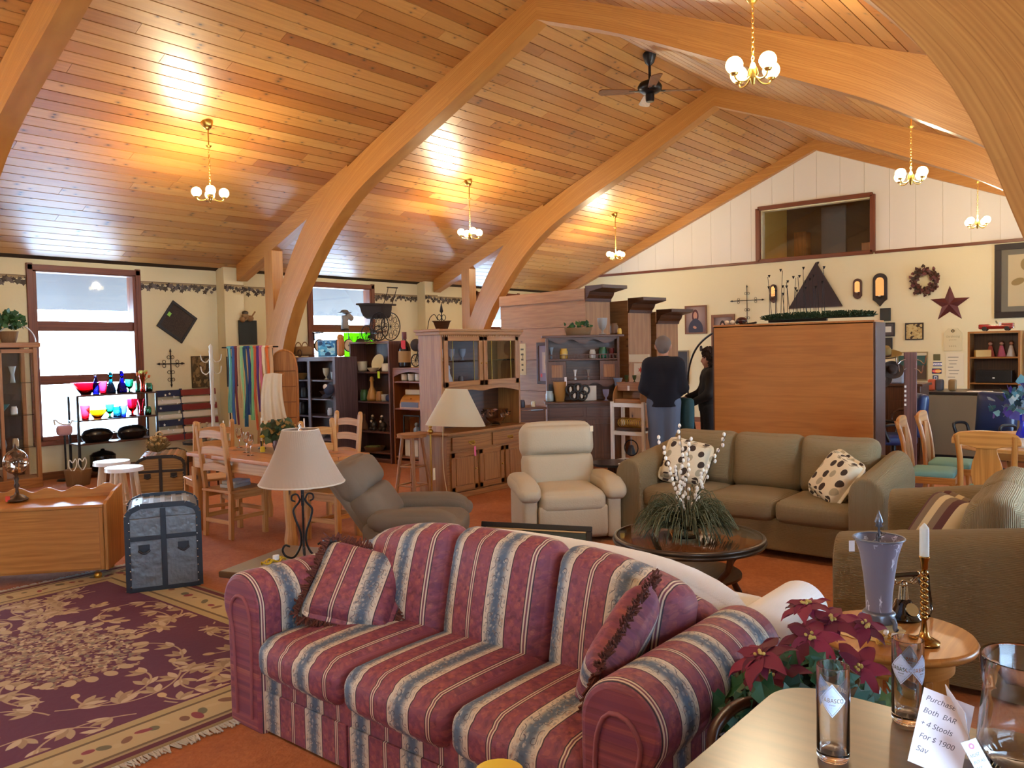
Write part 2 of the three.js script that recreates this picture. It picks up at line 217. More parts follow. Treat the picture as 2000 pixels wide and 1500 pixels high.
// laminated timber arches
const ARCH_L = [[[5.05, 0], [5.5, 0]], [[4.98, 0.7], [5.43, 0.7]], [[4.86, 1.3], [5.31, 1.35]], [[4.69, 1.83], [5.14, 1.86]], [[4.42, 2.33], [4.9, 2.3]], [[4.18, 2.64], [4.72, 2.62]], [[3.93, 2.94], [4.52, 2.94]], [[3.65, 3.22], [4.28, 3.26]], [[3.34, 3.48], [4.0, 3.56]], [[3.0, 3.71], [3.55, 3.86]], [[2.5, 3.96], [2.85, 4.21]], [[2.0, 4.18], [2.17, 4.5]], [[1.5, 4.4], [1.62, 4.735]], [[0.75, 4.75], [0.82, 5.065]], [[0, 5.12], [0, 5.4]]];
const ARCH_R = [[[5.45, 0], [5.88, 0]], [[5.38, 0.7], [5.82, 0.7]], [[5.24, 1.35], [5.69, 1.4]], [[5.05, 1.87], [5.52, 1.9]], [[4.86, 2.36], [5.3, 2.4]], [[4.62, 2.7], [5.1, 2.75]], [[4.35, 2.96], [4.85, 3.03]], [[4.1, 3.14], [4.6, 3.25]], [[3.77, 3.34], [4.3, 3.5]], [[3.39, 3.57], [3.8, 3.82]], [[2.97, 3.78], [3.15, 4.1]], [[2.05, 4.22], [2.15, 4.52]], [[1.0, 4.72], [1.05, 4.97]], [[0, 5.12], [0, 5.4]]];
function archHalf(side, x0, th) {
  const ARCH = side < 0 ? ARCH_L : ARCH_R; // strip with texture running along the laminations
  const pos = [], uv = [], idx = []; let s = 0; const c = ARCH.map(([a, b]) => [(a[0] + b[0]) / 2, (a[1] + b[1]) / 2]);
  const quad = (P, U) => { const k = pos.length / 3; P.forEach(p => pos.push(...p)); U.forEach(u => uv.push(...u)); idx.push(k, k + 1, k + 2, k, k + 2, k + 3); };
  const cv = (f) => { const cu = new THREE.CatmullRomCurve3(ARCH.map(a => new THREE.Vector3(f(a)[0], f(a)[1], 0)), false, 'centripetal'); return t => { const p = cu.getPoint(t); return [p.x, p.y]; }; };
  const ci = cv(a => a[0]), co = cv(a => a[1]), N = 48; let prev = null;
  for (let i = 0; i < N; i++) {
    const a0 = ci(i / N), a1 = ci((i + 1) / N), b0 = co(i / N), b1 = co((i + 1) / N), ds = Math.hypot(a1[0] - a0[0], a1[1] - a0[1]), s1 = s + ds, w0 = Math.hypot(a0[0] - b0[0], a0[1] - b0[1]), w1 = Math.hypot(a1[0] - b1[0], a1[1] - b1[1]);
    const Pz = p => RZ + side * p[0], q = (p, x) => [x, p[1], Pz(p)];
    quad([q(a0, x0), q(a1, x0), q(b1, x0), q(b0, x0)], [[s, 0], [s1, 0], [s1, w1], [s, w0]]); quad([q(a0, x0 + th), q(a1, x0 + th), q(b1, x0 + th), q(b0, x0 + th)], [[s, 0.2], [s1, 0.2], [s1, 0.2 + w1], [s, 0.2 + w0]]);
    quad([q(a0, x0), q(a1, x0), q(a1, x0 + th), q(a0, x0 + th)], [[s, 0.003], [s1, 0.003], [s1, 0.004], [s, 0.004]].map(([u, v], k) => [u, 0.02 + (k > 1 ? 0.02 : 0)])); quad([q(b0, x0), q(b1, x0), q(b1, x0 + th), q(b0, x0 + th)], [[s, 0.1], [s1, 0.1], [s1, 0.12], [s, 0.12]]); s = s1;
  }
  const g = new THREE.BufferGeometry(); g.setAttribute('position', new THREE.Float32BufferAttribute(pos, 3)); g.setAttribute('uv', new THREE.Float32BufferAttribute(uv, 2)); g.setIndex(idx); const n = g.toNonIndexed(); n.computeVertexNormals(); n.userData.keepuv = true; return n;
}
ARCHX.forEach((x, i) => {
  const g = struct('arch_beam'); const th = 0.2, xc = x + th / 2;
  for (const sd of [-1, 1]) {
    part(g, 'curved_rib', archHalf(sd, x, th), GLULAM);
    const zz = s => RZ + sd * s, a = 3.2, b = 5.9, rf = X(SH([[a, ceilY(RZ + a) - 0.01], [b, ceilY(RZ + b) - 0.01], [b, ceilY(RZ + b) - 0.25], [a, ceilY(RZ + a) - 0.25]]), th - 0.02, 0.004); rf.rotateY(-sd * PI / 2); rf.translate(xc + sd * (th - 0.02) / 2, 0, RZ); part(g, 'rafter', rf, GLULAM);
    part(g, 'post', B(th - 0.01, 1.42, 0.2, xc, 1.7, zz(sd < 0 ? 5.06 : 5.4)), GLULAM);
  }
});
{ const g = struct('trim_1'); for (const sd of [-1, 1]) { const e = X(SH([[0, RY], [6.2, RY - SL * 6.2], [6.2, RY - SL * 6.2 - 0.2], [0, RY - 0.2]]), 0.12, 0.003); e.rotateY(-sd * PI / 2); e.translate(XG - (sd > 0 ? 0 : 0.12), 0, RZ); part(g, 'rake_board', e, GLULAM); } }
struct('trim_2', [B(0.04, 0.05, 6.16 - 1.14, XG - 0.02, 3.19, ZL + 0.55 + 2.3, 0.004), B(0.04, 0.05, 4.41 - 0.2, XG - 0.02, 3.19, -4.37 + 2.1, 0.004)], TRIMW);
for (const [n, z] of [['baseboard_left', ZL + 0.012], ['baseboard_right', ZR - 0.012]]) struct(n, B(XG - XB, 0.1, 0.024, (XG + XB) / 2, 0, z, 0.004), MIDW);
struct('baseboard_far', B(0.024, 0.1, ZR - ZL, XG - 0.012, 0, (ZR + ZL) / 2, 0.004), MIDW);
{ // printed wallpaper border of ivy leaves under the ceiling
  const w = 1024, h = 128, paint = (g, alpha) => {
    seedv = 777; g.fillStyle = alpha ? '#000' : '#8d7a5c'; g.fillRect(0, 0, w, h); g.fillStyle = alpha ? '#fff' : '#9c8864'; g.fillRect(0, 0, w, 34); if (!alpha) { g.fillStyle = '#6b5a44'; g.fillRect(0, 0, w, 6); }
    for (let i = 0; i < 76; i++) { const x = (i + rnd() * 0.8) * w / 76, y = 30 + rnd() * 36 + (i % 5 === 0 ? 30 : 0), r = 18 + rnd() * 16, k = rnd(), a0 = rnd() * 6; for (const dx of [0, -w, w]) { g.fillStyle = alpha ? '#fff' : ['#4b4034', '#5a5346', '#3c3330', '#6a5f57', '#4a4a4a'][Math.floor(k * 5)]; g.beginPath(); for (let t = 0; t <= 10; t++) { const a = a0 + t / 10 * 6.283, q = r * (t % 2 ? 0.6 : 1.1); g.lineTo(x + dx + Math.cos(a) * q * 0.8, y + Math.sin(a) * q); } g.fill(); } }
  };
  const cm = canvasTex(w, h, g => paint(g, false), 1.9, 0.17), am = canvasTex(w, h, g => paint(g, true), 1.9, 0.17); am.colorSpace = THREE.NoColorSpace;
  const m = mat('border', 0xffffff, 0.9, { map: cm, alphaMap: am, alphaTest: 0.5 }); m.userData.uvm = false;
  const strip = (x0, x1, z) => mapuv(B(x1 - x0, 0.17, 0.002, (x0 + x1) / 2, 2.51, z, 0), (x, y) => [x, y - 2.51]); const g = [], xs = [XB]; const cuts = [...WINX.map(c => [c - 0.75, c + 0.75, 0]), ...ARCHX.map(a => [a - 0.19, a + 0.15, 1])].sort((a, b) => a[0] - b[0]); let x = XB;
  for (const [a, b, p] of cuts) { g.push(strip(x, a, ZL + 0.003)); if (p) g.push(strip(a, b, ZL + 0.224)); x = b; } g.push(strip(x, XG, ZL + 0.003));
  struct('trim_3', g, m);
}
seedv = 4242;
// ---------- pendant lamps and fan ----------
function pendant(x, yl, z, label) {
  const yc = ceilY(z) - 0.012, t = thing('pendant_lamp', label, 'lamp', [x, 0, z], 0, 'pendant lamps under the board ceiling'), P = BRASS, side = z < RZ ? -1 : 1;
  const can = L([[0.001, 0.0], [0.03, 0.0], [0.05, 0.03], [0.065, 0.06], [0.07, 0.09]], 0, 0, 0, 20); can.rotateX(side * ANG * 0.8); part(t, 'canopy', mv(can, 0, yc - 0.085, 0), P);
  part(t, 'stem', [C(0.007, 0.007, 0.2, 0, yc - 0.27, 0, 8), C(0.035, 0.02, 0.02, 0, yc - 0.29, 0, 16)], P);
  const links = []; let y = yc - 0.29; for (let i = 0; y > yl + 0.07; i++, y -= 0.03) { const k = TO(0.013, 0.0035, 0, 0, 0, 10, 5); k.scale(0.75, 1.35, 1); k.rotateY(i % 2 ? PI / 2 : 0); links.push(mv(k, 0, y - 0.015, 0)); }
  part(t, 'chain', links, P); part(t, 'hub', L([[0.001, -0.07], [0.012, -0.06], [0.02, -0.03], [0.035, 0], [0.03, 0.03], [0.01, 0.07]], 0, yl, 0, 16), P);
  const em = mat('globe', 0xfff3da, 0.4, { emissive: 0xffdf9e, emissiveIntensity: 5 });
  for (let k = 0; k < 4; k++) { const a = k * PI / 2 + 0.5, cx = Math.cos(a), cz = Math.sin(a); part(t, 'lamp_arm', [T([[0, yl, 0], [cx * 0.07, yl - 0.05, cz * 0.07], [cx * 0.13, yl - 0.045, cz * 0.13], [cx * 0.145, yl - 0.01, cz * 0.145]], 0.006, 6), C(0.03, 0.02, 0.02, cx * 0.145, yl - 0.02, cz * 0.145)], P); part(t, 'globe', S(0.055, cx * 0.145, yl + 0.04, cz * 0.145, 16), em); }
  const l = new THREE.PointLight(0xffe9c2, LAMP_CD, 0, 2); l.position.set(0, yl + 0.1, 0); l.castShadow = true; l.shadow.radius = 4; t.add(l); l.name = 'lamp_light';
}
for (const [x, y, z, l] of [[4.97, 3.36, -8.38, 'brass pendant with four glowing globes above the dining table corner'], [9.28, 3.34, -8.42, 'brass pendant with lit globes between the two left arches'], [13.45, 3.33, -8.46, 'small lit brass pendant near the wooden cornices'], [5.12, 3.33, -2.17, 'large lit brass chain pendant high over the tan sofa'], [9.3, 3.29, -2.24, 'lit brass chain pendant in front of the white gable'], [13.5, 3.27, -2.36, 'lit pendant above the framed flower picture'], [0.7, 3.36, -8.4, 'lit brass pendant above the rug end, outside the window bay'], [0.7, 3.3, -2.3, 'lit brass pendant nearest the counter with the glasses'], [-3.6, 3.36, -8.4, 'lit brass pendant in the rear bay by the windows'], [-3.6, 3.3, -2.3, 'lit brass pendant in the rear bay by the doors']]) pendant(x, y, z, l);
{ const t = thing('ceiling_fan', 'dark ceiling fan with four blades hanging from the ridge', 'fan', [9.5, 0, RZ], 0.3), dk = mat('fanmetal', 0x1d1c1e, 0.35, { metalness: 0.5 });
  part(t, 'canopy', L([[0.02, -0.16], [0.06, -0.12], [0.085, -0.04], [0.09, 0]], 0, RY - 0.02, 0), dk); part(t, 'downrod', C(0.018, 0.018, 0.2, 0, RY - 0.36, 0), dk);
  part(t, 'motor', L([[0.02, 0], [0.1, 0.02], [0.15, 0.05], [0.16, 0.1], [0.13, 0.15], [0.06, 0.18], [0.02, 0.2]], 0, RY - 0.55, 0), dk); part(t, 'switch_housing', [C(0.06, 0.055, 0.08, 0, RY - 0.63, 0), C(0.05, 0.05, 0.012, 0, RY - 0.64, 0)], dk);
  for (let k = 0; k < 4; k++) { const a = k * PI / 2 + 0.35, g = X(SH([[0.2, -0.05], [0.62, -0.075], [0.66, -0.04], [0.66, 0.04], [0.62, 0.075], [0.2, 0.05]]), 0.008, 0.002); g.rotateX(PI / 2 + 0.2); g.translate(0, RY - 0.5, 0); g.rotateY(a); const o = part(t, 'blade', g, MIDW); const br = ro(B(0.14, 0.012, 0.05, 0.2, RY - 0.51, 0), 0, a, 0); part(o, 'blade_bracket', br, dk); } }
// ---------- striped sofa ----------
const stripeTex = canvasTex(512, 1024, (g, w, h) => {
  g.fillStyle = '#80404f'; g.fillRect(0, 0, w, h); seedv = 91;
  for (let i = 0; i < 1100; i++) { const x = rnd() * w, y = rnd() * h, r = 5 + rnd() * 24; g.fillStyle = ['rgba(168,90,80,.26)', 'rgba(100,44,78,.28)', 'rgba(196,124,96,.2)', 'rgba(80,30,52,.26)', 'rgba(138,76,110,.24)'][i % 5]; for (const dy of [-h, 0, h]) for (const dx of [-w, 0, w]) { g.beginPath(); g.ellipse(x + dx, y + dy, r, r * (0.4 + rnd() * 0.6), rnd() * 3, 0, 7); g.fill(); } }
  const band = (cx, bw) => {
    for (let x = -bw; x < bw; x++) { const t = Math.abs(x / bw), c = mix3(hex3(0x4c6078), hex3(0xbfb6a8), sstep(0.12, 0.75, t)); g.fillStyle = `rgb(${c.map(v => v * 255 | 0).join()})`; g.fillRect(cx + x, 0, 1.5, h); }
    for (let i = 0; i < 420; i++) { const y = rnd() * h, x = cx + (rnd() * 2 - 1) * bw; g.fillStyle = ['rgba(60,70,90,.3)', 'rgba(225,210,190,.28)', 'rgba(150,110,90,.25)'][i % 3]; g.beginPath(); g.ellipse(x, y, 3 + rnd() * 9, 3 + rnd() * 14, rnd(), 0, 7); g.fill(); }
    g.strokeStyle = 'rgba(50,48,62,.75)'; g.lineWidth = 4; for (let y = -60; y < h; y += 128) for (const sd of [-1, 1]) { g.beginPath(); g.moveTo(cx + sd * bw * 0.8, y + 110); g.bezierCurveTo(cx + sd * bw * 0.2, y + 100, cx + sd * bw * 0.9, y + 40, cx + sd * bw * 0.45, y + 30); g.bezierCurveTo(cx + sd * bw * 0.15, y + 30, cx + sd * bw * 0.2, y + 60, cx + sd * bw * 0.45, y + 56); g.stroke(); }
    for (const sd of [-1, 1]) { g.fillStyle = '#cdc0ac'; g.fillRect(cx + sd * bw - 5, 0, 10, h); g.fillStyle = '#2c2732'; g.fillRect(cx + sd * (bw + 9) - 3, 0, 7, h); }
  };
  band(124, 92); for (const [x, c, ww] of [[366, '#2c2732', 6], [374, '#cdbfa8', 9], [386, '#6a3d4c', 6], [394, '#cdbfa8', 9], [405, '#2c2732', 6]]) { g.fillStyle = c; g.fillRect(x, 0, ww, h); }
}, 0.278, 0.56);
const STRIPE = mat('stripe', 0xffffff, 0.62, { map: stripeTex, sheen: 0.5, sheenRoughness: 0.35, sheenColor: new THREE.Color(0x9a8aa0) }); STRIPE.userData.uvm = false;
const ux = (g, o = 0) => mapuv(g, (x, y, z, nx, ny, nz) => [x + o, Math.abs(ny) > 0.6 ? z : y + 0.3]), uz = (g, o = 0) => mapuv(g, (x, y, z, nx, ny, nz) => [z + o, Math.abs(ny) > 0.6 ? x : y]);
function armGeo(w, h, len, roll, sgn, bevel = 0.03) { // rolled arm, inner face at x=0, growing to sgn
  const s = new THREE.Shape(); s.moveTo(0.0, 0); s.lineTo(0, h - roll); s.absarc(roll, h - roll, roll, PI, -0.35, true); s.lineTo(w, h - roll * 1.7); s.lineTo(w, 0); s.closePath();
  const g = new THREE.ExtrudeGeometry(s, { depth: len - 2 * bevel, bevelEnabled: true, bevelThickness: bevel, bevelSize: bevel * 0.8, bevelSegments: 3, curveSegments: 14 }); g.translate(0, 0, -len / 2 + bevel); if (sgn < 0) { g.scale(-1, 1, 1); const p = g.attributes.position, n = g.attributes.normal; for (let i = 0; i < p.count; i += 3) for (const a of [p, n]) { const x = a.getX(i + 1), y = a.getY(i + 1), z = a.getZ(i + 1); a.setXYZ(i + 1, a.getX(i + 2), a.getY(i + 2), a.getZ(i + 2)); a.setXYZ(i + 2, x, y, z); } } return g;
}
{
  const t = thing('striped_sofa', 'burgundy sofa with blue and cream stripes in the foreground', 'sofa', [2.35, 0, -2.17], -PI / 2), cw = 0.555;
  part(t, 'frame', ux(B(1.72, 0.26, 0.8, 0, 0.04, 0.0, 0.02), 0.83), STRIPE);
  const drop = x => 0.13 * Math.pow(Math.abs(x) / 0.88, 3.2);
  part(t, 'back_panel', ux(soft(1.74, 0.6, 0.16, { r: 0.06, n: 16, fn: o => [o[0], o[1] - (o[1] > 0.1 ? drop(o[0]) : 0), o[2]] }).translate(0, 0.44, -0.4)), STRIPE);
  for (let i = -1; i <= 1; i++) {
    part(t, 'seat_cushion', ux(mv(soft(cw - 0.008, 0.17, 0.66, { r: 0.065, n: 14, puff: [0, 0.025, 0.012] }), i * cw, 0.33, 0.12), cw * 1.5 + 0.005), STRIPE);
    const bk = soft(cw - 0.006, 0.52, 0.2, { r: 0.085, n: 16, puff: [0, 0, 0.05] }); bk.rotateX(-0.24); bk.translate(i * cw, 0.58, -0.22); { const p = bk.attributes.position; for (let k = 0; k < p.count; k++) if (p.getY(k) > 0.45) p.setY(k, p.getY(k) - drop(p.getX(k)) * (p.getY(k) - 0.45) / 0.38); bk.computeVertexNormals(); }
    part(t, 'back_cushion', ux(bk, cw * 1.5 + 0.005), STRIPE);
    part(t, 'skirt', ux(B(cw - 0.01, 0.17, 0.012, i * cw, 0.012, 0.405, 0.004), 0.83), STRIPE);
  }
  for (const s of [-1, 1]) {
    const a = part(t, 'arm', uz(mv(armGeo(0.2, 0.63, 0.86, 0.115, s), s * 0.835, 0.01, 0.0), 0.08), STRIPE);
    const pts = [[0.05, 0.05], [0.05, 0.5], [0.09, 0.565], [0.15, 0.56], [0.19, 0.5], [0.175, 0.4], [0.16, 0.05]].map(([x, y]) => [s * (0.835 + x - 0.005), y, 0.432]); part(a, 'piping', T(pts, 0.008, 6, false, 40), flat(0x8a4a50, 0.7));
    part(t, 'skirt', uz(B(0.2, 0.17, 0.012, s * 0.94, 0.012, 0.425, 0.004)), STRIPE);
    part(t, 'skirt', uz(B(0.012, 0.17, 0.8, s * 1.045, 0.012, 0.0, 0.004), 0.08), STRIPE);
  }
}
function fringePillow(name, label, w, m, fm, pos, quat, group) {
  const t = thing(name, label, 'pillow', pos, 0, group); t.quaternion.copy(quat); part(t, 'cover', ux(pillow(w, w, 0.15)), m); const f = [], n = 420;
  for (let i = 0; i < n; i++) { const s = (i / n) * 4, k = Math.floor(s), u = (s - k) * 2 - 1, h = w / 2 * 0.97, [x, y, ox, oy] = [[u, -1, 0, -1], [1, u, 1, 0], [-u, 1, 0, 1], [-1, -u, -1, 0]][k]; f.push(bar([x * h, y * h, rr(-0.012, 0.012)], [x * h + ox * 0.028 + rr(-0.014, 0.014), y * h + oy * 0.028 + rr(-0.014, 0.014), rr(-0.02, 0.02)], 0.006, 0.006, 0)); }
  const o = part(t, 'fringe', f, fm); o.userData.kind = 'stuff'; return t;
}
const quatFrom = (n, up) => { const z = V3(n).normalize(), x = new THREE.Vector3().crossVectors(V3(up), z).normalize(), y = new THREE.Vector3().crossVectors(z, x); return new THREE.Quaternion().setFromRotationMatrix(new THREE.Matrix4().makeBasis(x, y, z)); };
const FRG = flat(0x5a2f26, 0.95);
fringePillow('throw_pillow', 'striped fringed pillow lying against the left arm of the striped sofa', 0.42, STRIPE, FRG, [2.33, 0.56, -2.83], quatFrom([-0.42, 0.72, 0.5], [0.75, 0.6, -0.35]), 'fringed sofa pillows');
fringePillow('throw_pillow', 'striped fringed pillow standing on edge by the right arm of the striped sofa', 0.42, STRIPE, FRG, [2.3, 0.575, -1.465], quatFrom([-0.25, 0.42, -0.87], [0.85, 0.5, 0.0]), 'fringed sofa pillows');

// ---------- tan sofas ----------
const ribTex = dataTex(64, 128, (x, y) => { const v = 0.5 + 0.5 * Math.sin(y * 6.283 * 10); return [v, v, v]; }, 0.06, 0.07, false);
const TAN = mat('tan_fabric', 0x7f6d4e, 0.93, { bumpMap: ribTex, bumpScale: 0.0025, sheen: 0.35, sheenRoughness: 0.5, sheenColor: new THREE.Color(0x7a7466) });
function tanSofa(label, n, cw, pos, ry, hb = 0.84) {
  const t = thing('tan_sofa', label, 'sofa', pos, ry, 'matching tan sofas'), W = n * cw, hw = W / 2;
  part(t, 'frame', [B(W + 0.1, 0.24, 0.72, 0, 0.06, 0.0, 0.02)], TAN); part(t, 'back_panel', soft(W + 0.3, 0.62, 0.17, { r: 0.07, n: 12 }).translate(0, 0.42, -0.37), TAN);
  for (let i = 0; i < n; i++) { const x = (i - (n - 1) / 2) * cw; part(t, 'seat_cushion', mv(soft(cw - 0.006, 0.16, 0.64, { r: 0.05, n: 12, puff: [0, 0.02, 0.015] }), x, 0.36, 0.08), TAN); const bk = soft(cw + 0.02, 0.46, 0.2, { r: 0.09, n: 14, puff: [0.0, 0.012, 0.05], fn: (o, q) => [o[0] * (1 + 0.03 * q[1]), o[1] + 0.02 * q[0] * q[0] * (q[1] > 0 ? 1 : 0), o[2]] }); bk.rotateX(-0.22); bk.translate(x, 0.63, -0.22); part(t, 'back_cushion', bk, TAN); }
  for (const s of [-1, 1]) { const sh = new THREE.Shape(); sh.moveTo(0, 0.06); sh.lineTo(0, 0.54); sh.quadraticCurveTo(0.01, 0.64, 0.1, 0.645); sh.quadraticCurveTo(0.19, 0.64, 0.2, 0.52); sh.lineTo(0.185, 0.06); sh.closePath(); const g = new THREE.ExtrudeGeometry(sh, { depth: 0.8, bevelEnabled: true, bevelThickness: 0.02, bevelSize: 0.02, bevelSegments: 3, curveSegments: 10 }); if (s < 0) g.rotateY(PI); g.translate(s * hw, 0, s < 0 ? 0.42 : -0.4);
    const p = g.attributes.position; for (let i = 0; i < p.count; i++) { const z = p.getZ(i), y = p.getY(i); if (y > 0.4) p.setY(i, y + 0.1 * sstep(0.25, -0.4, z) * (y - 0.4) / 0.25); } g.computeVertexNormals(); part(t, 'arm', g, TAN); }
  for (const sx of [-1, 1]) for (const sz of [-1, 1]) part(t, 'foot', B(0.06, 0.06, 0.06, sx * (hw + 0.05), 0, sz * 0.32), DARKW);
  return t;
}
tanSofa('long tan three-seat sofa in front of the big plywood cabinet back', 3, 0.56, [6.25, 0, -2.63], -PI / 2);
tanSofa('tan loveseat seen from its side behind the round end table', 2, 0.6, [4.86, 0, -0.96], PI + 0.069);
const dotTex = canvasTex(512, 512, (g, w, h) => { g.fillStyle = '#cfc2a6'; g.fillRect(0, 0, w, h); seedv = 55; for (let i = 0; i < 300; i++) { g.fillStyle = 'rgba(180,160,120,.15)'; g.fillRect(rnd() * w, rnd() * h, 20, 3); } for (let i = 0; i < 26; i++) { const x = (i % 5 + 0.3 + rnd() * 0.5) * w / 5, y = (Math.floor(i / 5) + 0.3 + rnd() * 0.5) * h / 5; g.fillStyle = i % 3 === 2 ? '#9b937c' : '#33241c'; g.beginPath(); g.ellipse(x, y, 24 + rnd() * 8, 32 + rnd() * 8, 0.4, 0, 7); g.fill(); } }, 0.44, 0.44);
const DOT = mat('dots', 0xffffff, 0.85, { map: dotTex }); DOT.userData.uvm = false;
for (const [l, p, n, u] of [['cream pillow with brown ovals behind the dried flower arrangement', [6.2, 0.62, -3.24], [-0.85, 0.45, 0.25], [0.4, 0.9, 0.1]], ['cream pillow with brown ovals at the right arm of the long tan sofa', [6.12, 0.6, -1.98], [-0.7, 0.5, -0.45], [0.3, 0.8, 0.55]]]) { const o = single('dotted_pillow', ux(pillow(0.42, 0.42, 0.17)), DOT, l, 'pillow', p, 0, 'cream pillows with brown ovals'); o.quaternion.copy(quatFrom(n, u)); }
{ const st = canvasTex(512, 256, (g, w, h) => { const c = ['#6f5c47', '#4a1f1c', '#b9a680', '#6f5c47', '#8c7653', '#4a1f1c', '#6f5c47', '#b9a680']; c.forEach((q, i) => { g.fillStyle = q; g.fillRect(i * w / 8, 0, w / 8 + 1, h); }); }, 0.5, 0.5), m = mat('stripe_pillow', 0xffffff, 0.85, { map: st }); m.userData.uvm = false; const o = single('bolster_pillow', ux(pillow(0.46, 0.44, 0.18)), m, 'brown and cream striped pillow on the tan loveseat', 'pillow', [4.83, 0.585, -1.0]); o.quaternion.copy(quatFrom([-0.55, 0.55, -0.62], [0.3, 0.8, 0.4])); }

// ---------- recliners ----------
const CREAM = mat('cream_suede', 0xb5a78e, 0.88, { bumpMap: noiseTex, bumpScale: 0.002, sheen: 0.4, sheenRoughness: 0.5, sheenColor: new THREE.Color(0xb0a898) });
const TAUPE = mat('taupe_suede', 0x6e6152, 0.9, { bumpMap: noiseTex, bumpScale: 0.002, sheen: 0.35, sheenRoughness: 0.5, sheenColor: new THREE.Color(0x888078) });
function recliner(label, m, pos, ry, lean) {
  const t = thing('recliner', label, 'armchair', pos, ry); part(t, 'base', B(0.62, 0.2, 0.62, 0, 0.03, 0.0, 0.03), m); part(t, 'front_panel', mv(soft(0.58, 0.26, 0.07, { r: 0.03, n: 8, puff: [0, 0, 0.015] }), 0, 0.19, 0.35), m);
  part(t, 'seat_cushion', mv(soft(0.56, 0.17, 0.6, { r: 0.06, n: 14, puff: [0, 0.03, 0.02] }), 0, 0.34, 0.09), m);
  const bk = new THREE.Group(); bk.name = 'backrest'; bk.position.set(0, 0.36, -0.2); bk.rotation.x = -lean; t.add(bk);
  part(bk, 'lower_pad', mv(soft(0.64, 0.34, 0.2, { r: 0.08, n: 14, puff: [0, 0.01, 0.04] }), 0, 0.16, 0), m); part(bk, 'head_pad', mv(soft(0.66, 0.3, 0.22, { r: 0.09, n: 14, puff: [0, 0.02, 0.05] }), 0, 0.43, 0), m); part(bk, 'back_shell', mv(soft(0.6, 0.58, 0.08, { r: 0.04, n: 10 }), 0, 0.27, -0.09), m);
  for (const s of [-1, 1]) { part(t, 'arm', [mv(soft(0.13, 0.4, 0.66, { r: 0.04, n: 10 }), s * 0.35, 0.23, 0.02)], m); part(t, 'arm_pad', mv(soft(0.2, 0.13, 0.64, { r: 0.06, n: 12, puff: [0, 0.02, 0.02], fn: (o) => [o[0], o[1] - 0.04 * sstep(0.15, 0.34, o[2]), o[2]] }), s * 0.36, 0.45, 0.07), m); }
  return t;
}
recliner('cream suede recliner beside the tan sofa', CREAM, [5.66, 0, -4.12], -0.72, 0.16);
recliner('taupe recliner seen from behind next to the floor lamp', TAUPE, [4.13, 0, -4.36], 0.62, 0.6).scale.setScalar(0.95);
single('price_tag', B(0.028, 0.05, 0.002, 0, 0, 0, 0), flat(0xe8d9b8), 'cream paper tag on the top corner of the cream recliner', 'tag', [6.0, 0.86, -4.05], -0.7);

// ---------- white loveseat, back to back with the striped sofa ----------
{ const m = mat('white_fabric', 0xe2e1de, 0.85, { bumpMap: weaveTex, bumpScale: 0.001 }), t = thing('white_loveseat', 'white upholstered loveseat standing back to back with the striped sofa', 'sofa', [3.22, 0, -2.15], PI / 2);
  part(t, 'frame', B(1.6, 0.26, 0.66, 0, 0.04, 0.02, 0.03), m); part(t, 'back_panel', mv(soft(1.72, 0.62, 0.18, { r: 0.08, n: 16, puff: [0, 0.03, 0.02], fn: o => [o[0], o[1] - (o[1] > 0.1 ? 0.12 * Math.pow(Math.abs(o[0]) / 0.86, 4) : 0), o[2]] }), 0, 0.405, -0.26), m);
  for (const s of [-1, 1]) { part(t, 'seat_cushion', mv(soft(0.72, 0.17, 0.58, { r: 0.06, n: 12, puff: [0, 0.02, 0.02] }), s * 0.365, 0.36, 0.1), m); const a = part(t, 'arm', mv(armGeo(0.18, 0.52, 0.74, 0.1, s, 0.025), s * 0.74, 0.01, 0.0), m); part(a, 'piping', T([[0.03, 0.1], [0.03, 0.42], [0.08, 0.49], [0.14, 0.46], [0.15, 0.1]].map(([x, y]) => [s * (0.74 + x), y, -0.375]), 0.006), flat(0x9a8f80, 0.7)); }
  const sl = part(t, 'ruched_cover', Array.from({ length: 15 }, (_, i) => mv(soft(0.03, 0.1, 0.14, { r: 0.014, n: 6 }), 0.6 + i * 0.028, 0.42 - Math.abs(i - 7) * 0.004, 0.34)), m); sl.userData.kind = 'stuff'; }
// ---------- coffee table ----------
{ const t = thing('coffee_table', 'round glass coffee table with dark rim between the sofas', 'table', [4.58, 0, -2.38]), r = 0.47;
  part(t, 'glass_top', C(r - 0.02, r - 0.02, 0.012, 0, 0.412, 0, 48), glassOf(0xcfd4d2, 0.02)); part(t, 'rim', [ro(TO(r - 0.02, 0.016, 0, 0, 0, 56, 8), PI / 2).translate(0, 0.41, 0), L([[r - 0.06, 0], [r - 0.01, 0.0], [r, 0.02], [r - 0.03, 0.03], [r - 0.06, 0.03]], 0, 0.375, 0, 56)], mat('bronze', 0x4a4038, 0.3, { metalness: 0.7 }));
  for (let k = 0; k < 4; k++) { const a = k * PI / 2 + 0.5, c = Math.cos(a), s = Math.sin(a); part(t, 'leg', T([[c * 0.42, 0.385, s * 0.42], [c * 0.4, 0.3, s * 0.4], [c * 0.31, 0.2, s * 0.31], [c * 0.34, 0.08, s * 0.34], [c * 0.38, 0.012, s * 0.38]], 0.02, 8), DARKW); } part(t, 'lower_shelf', C(0.32, 0.32, 0.015, 0, 0.18, 0, 40), DARKW); }
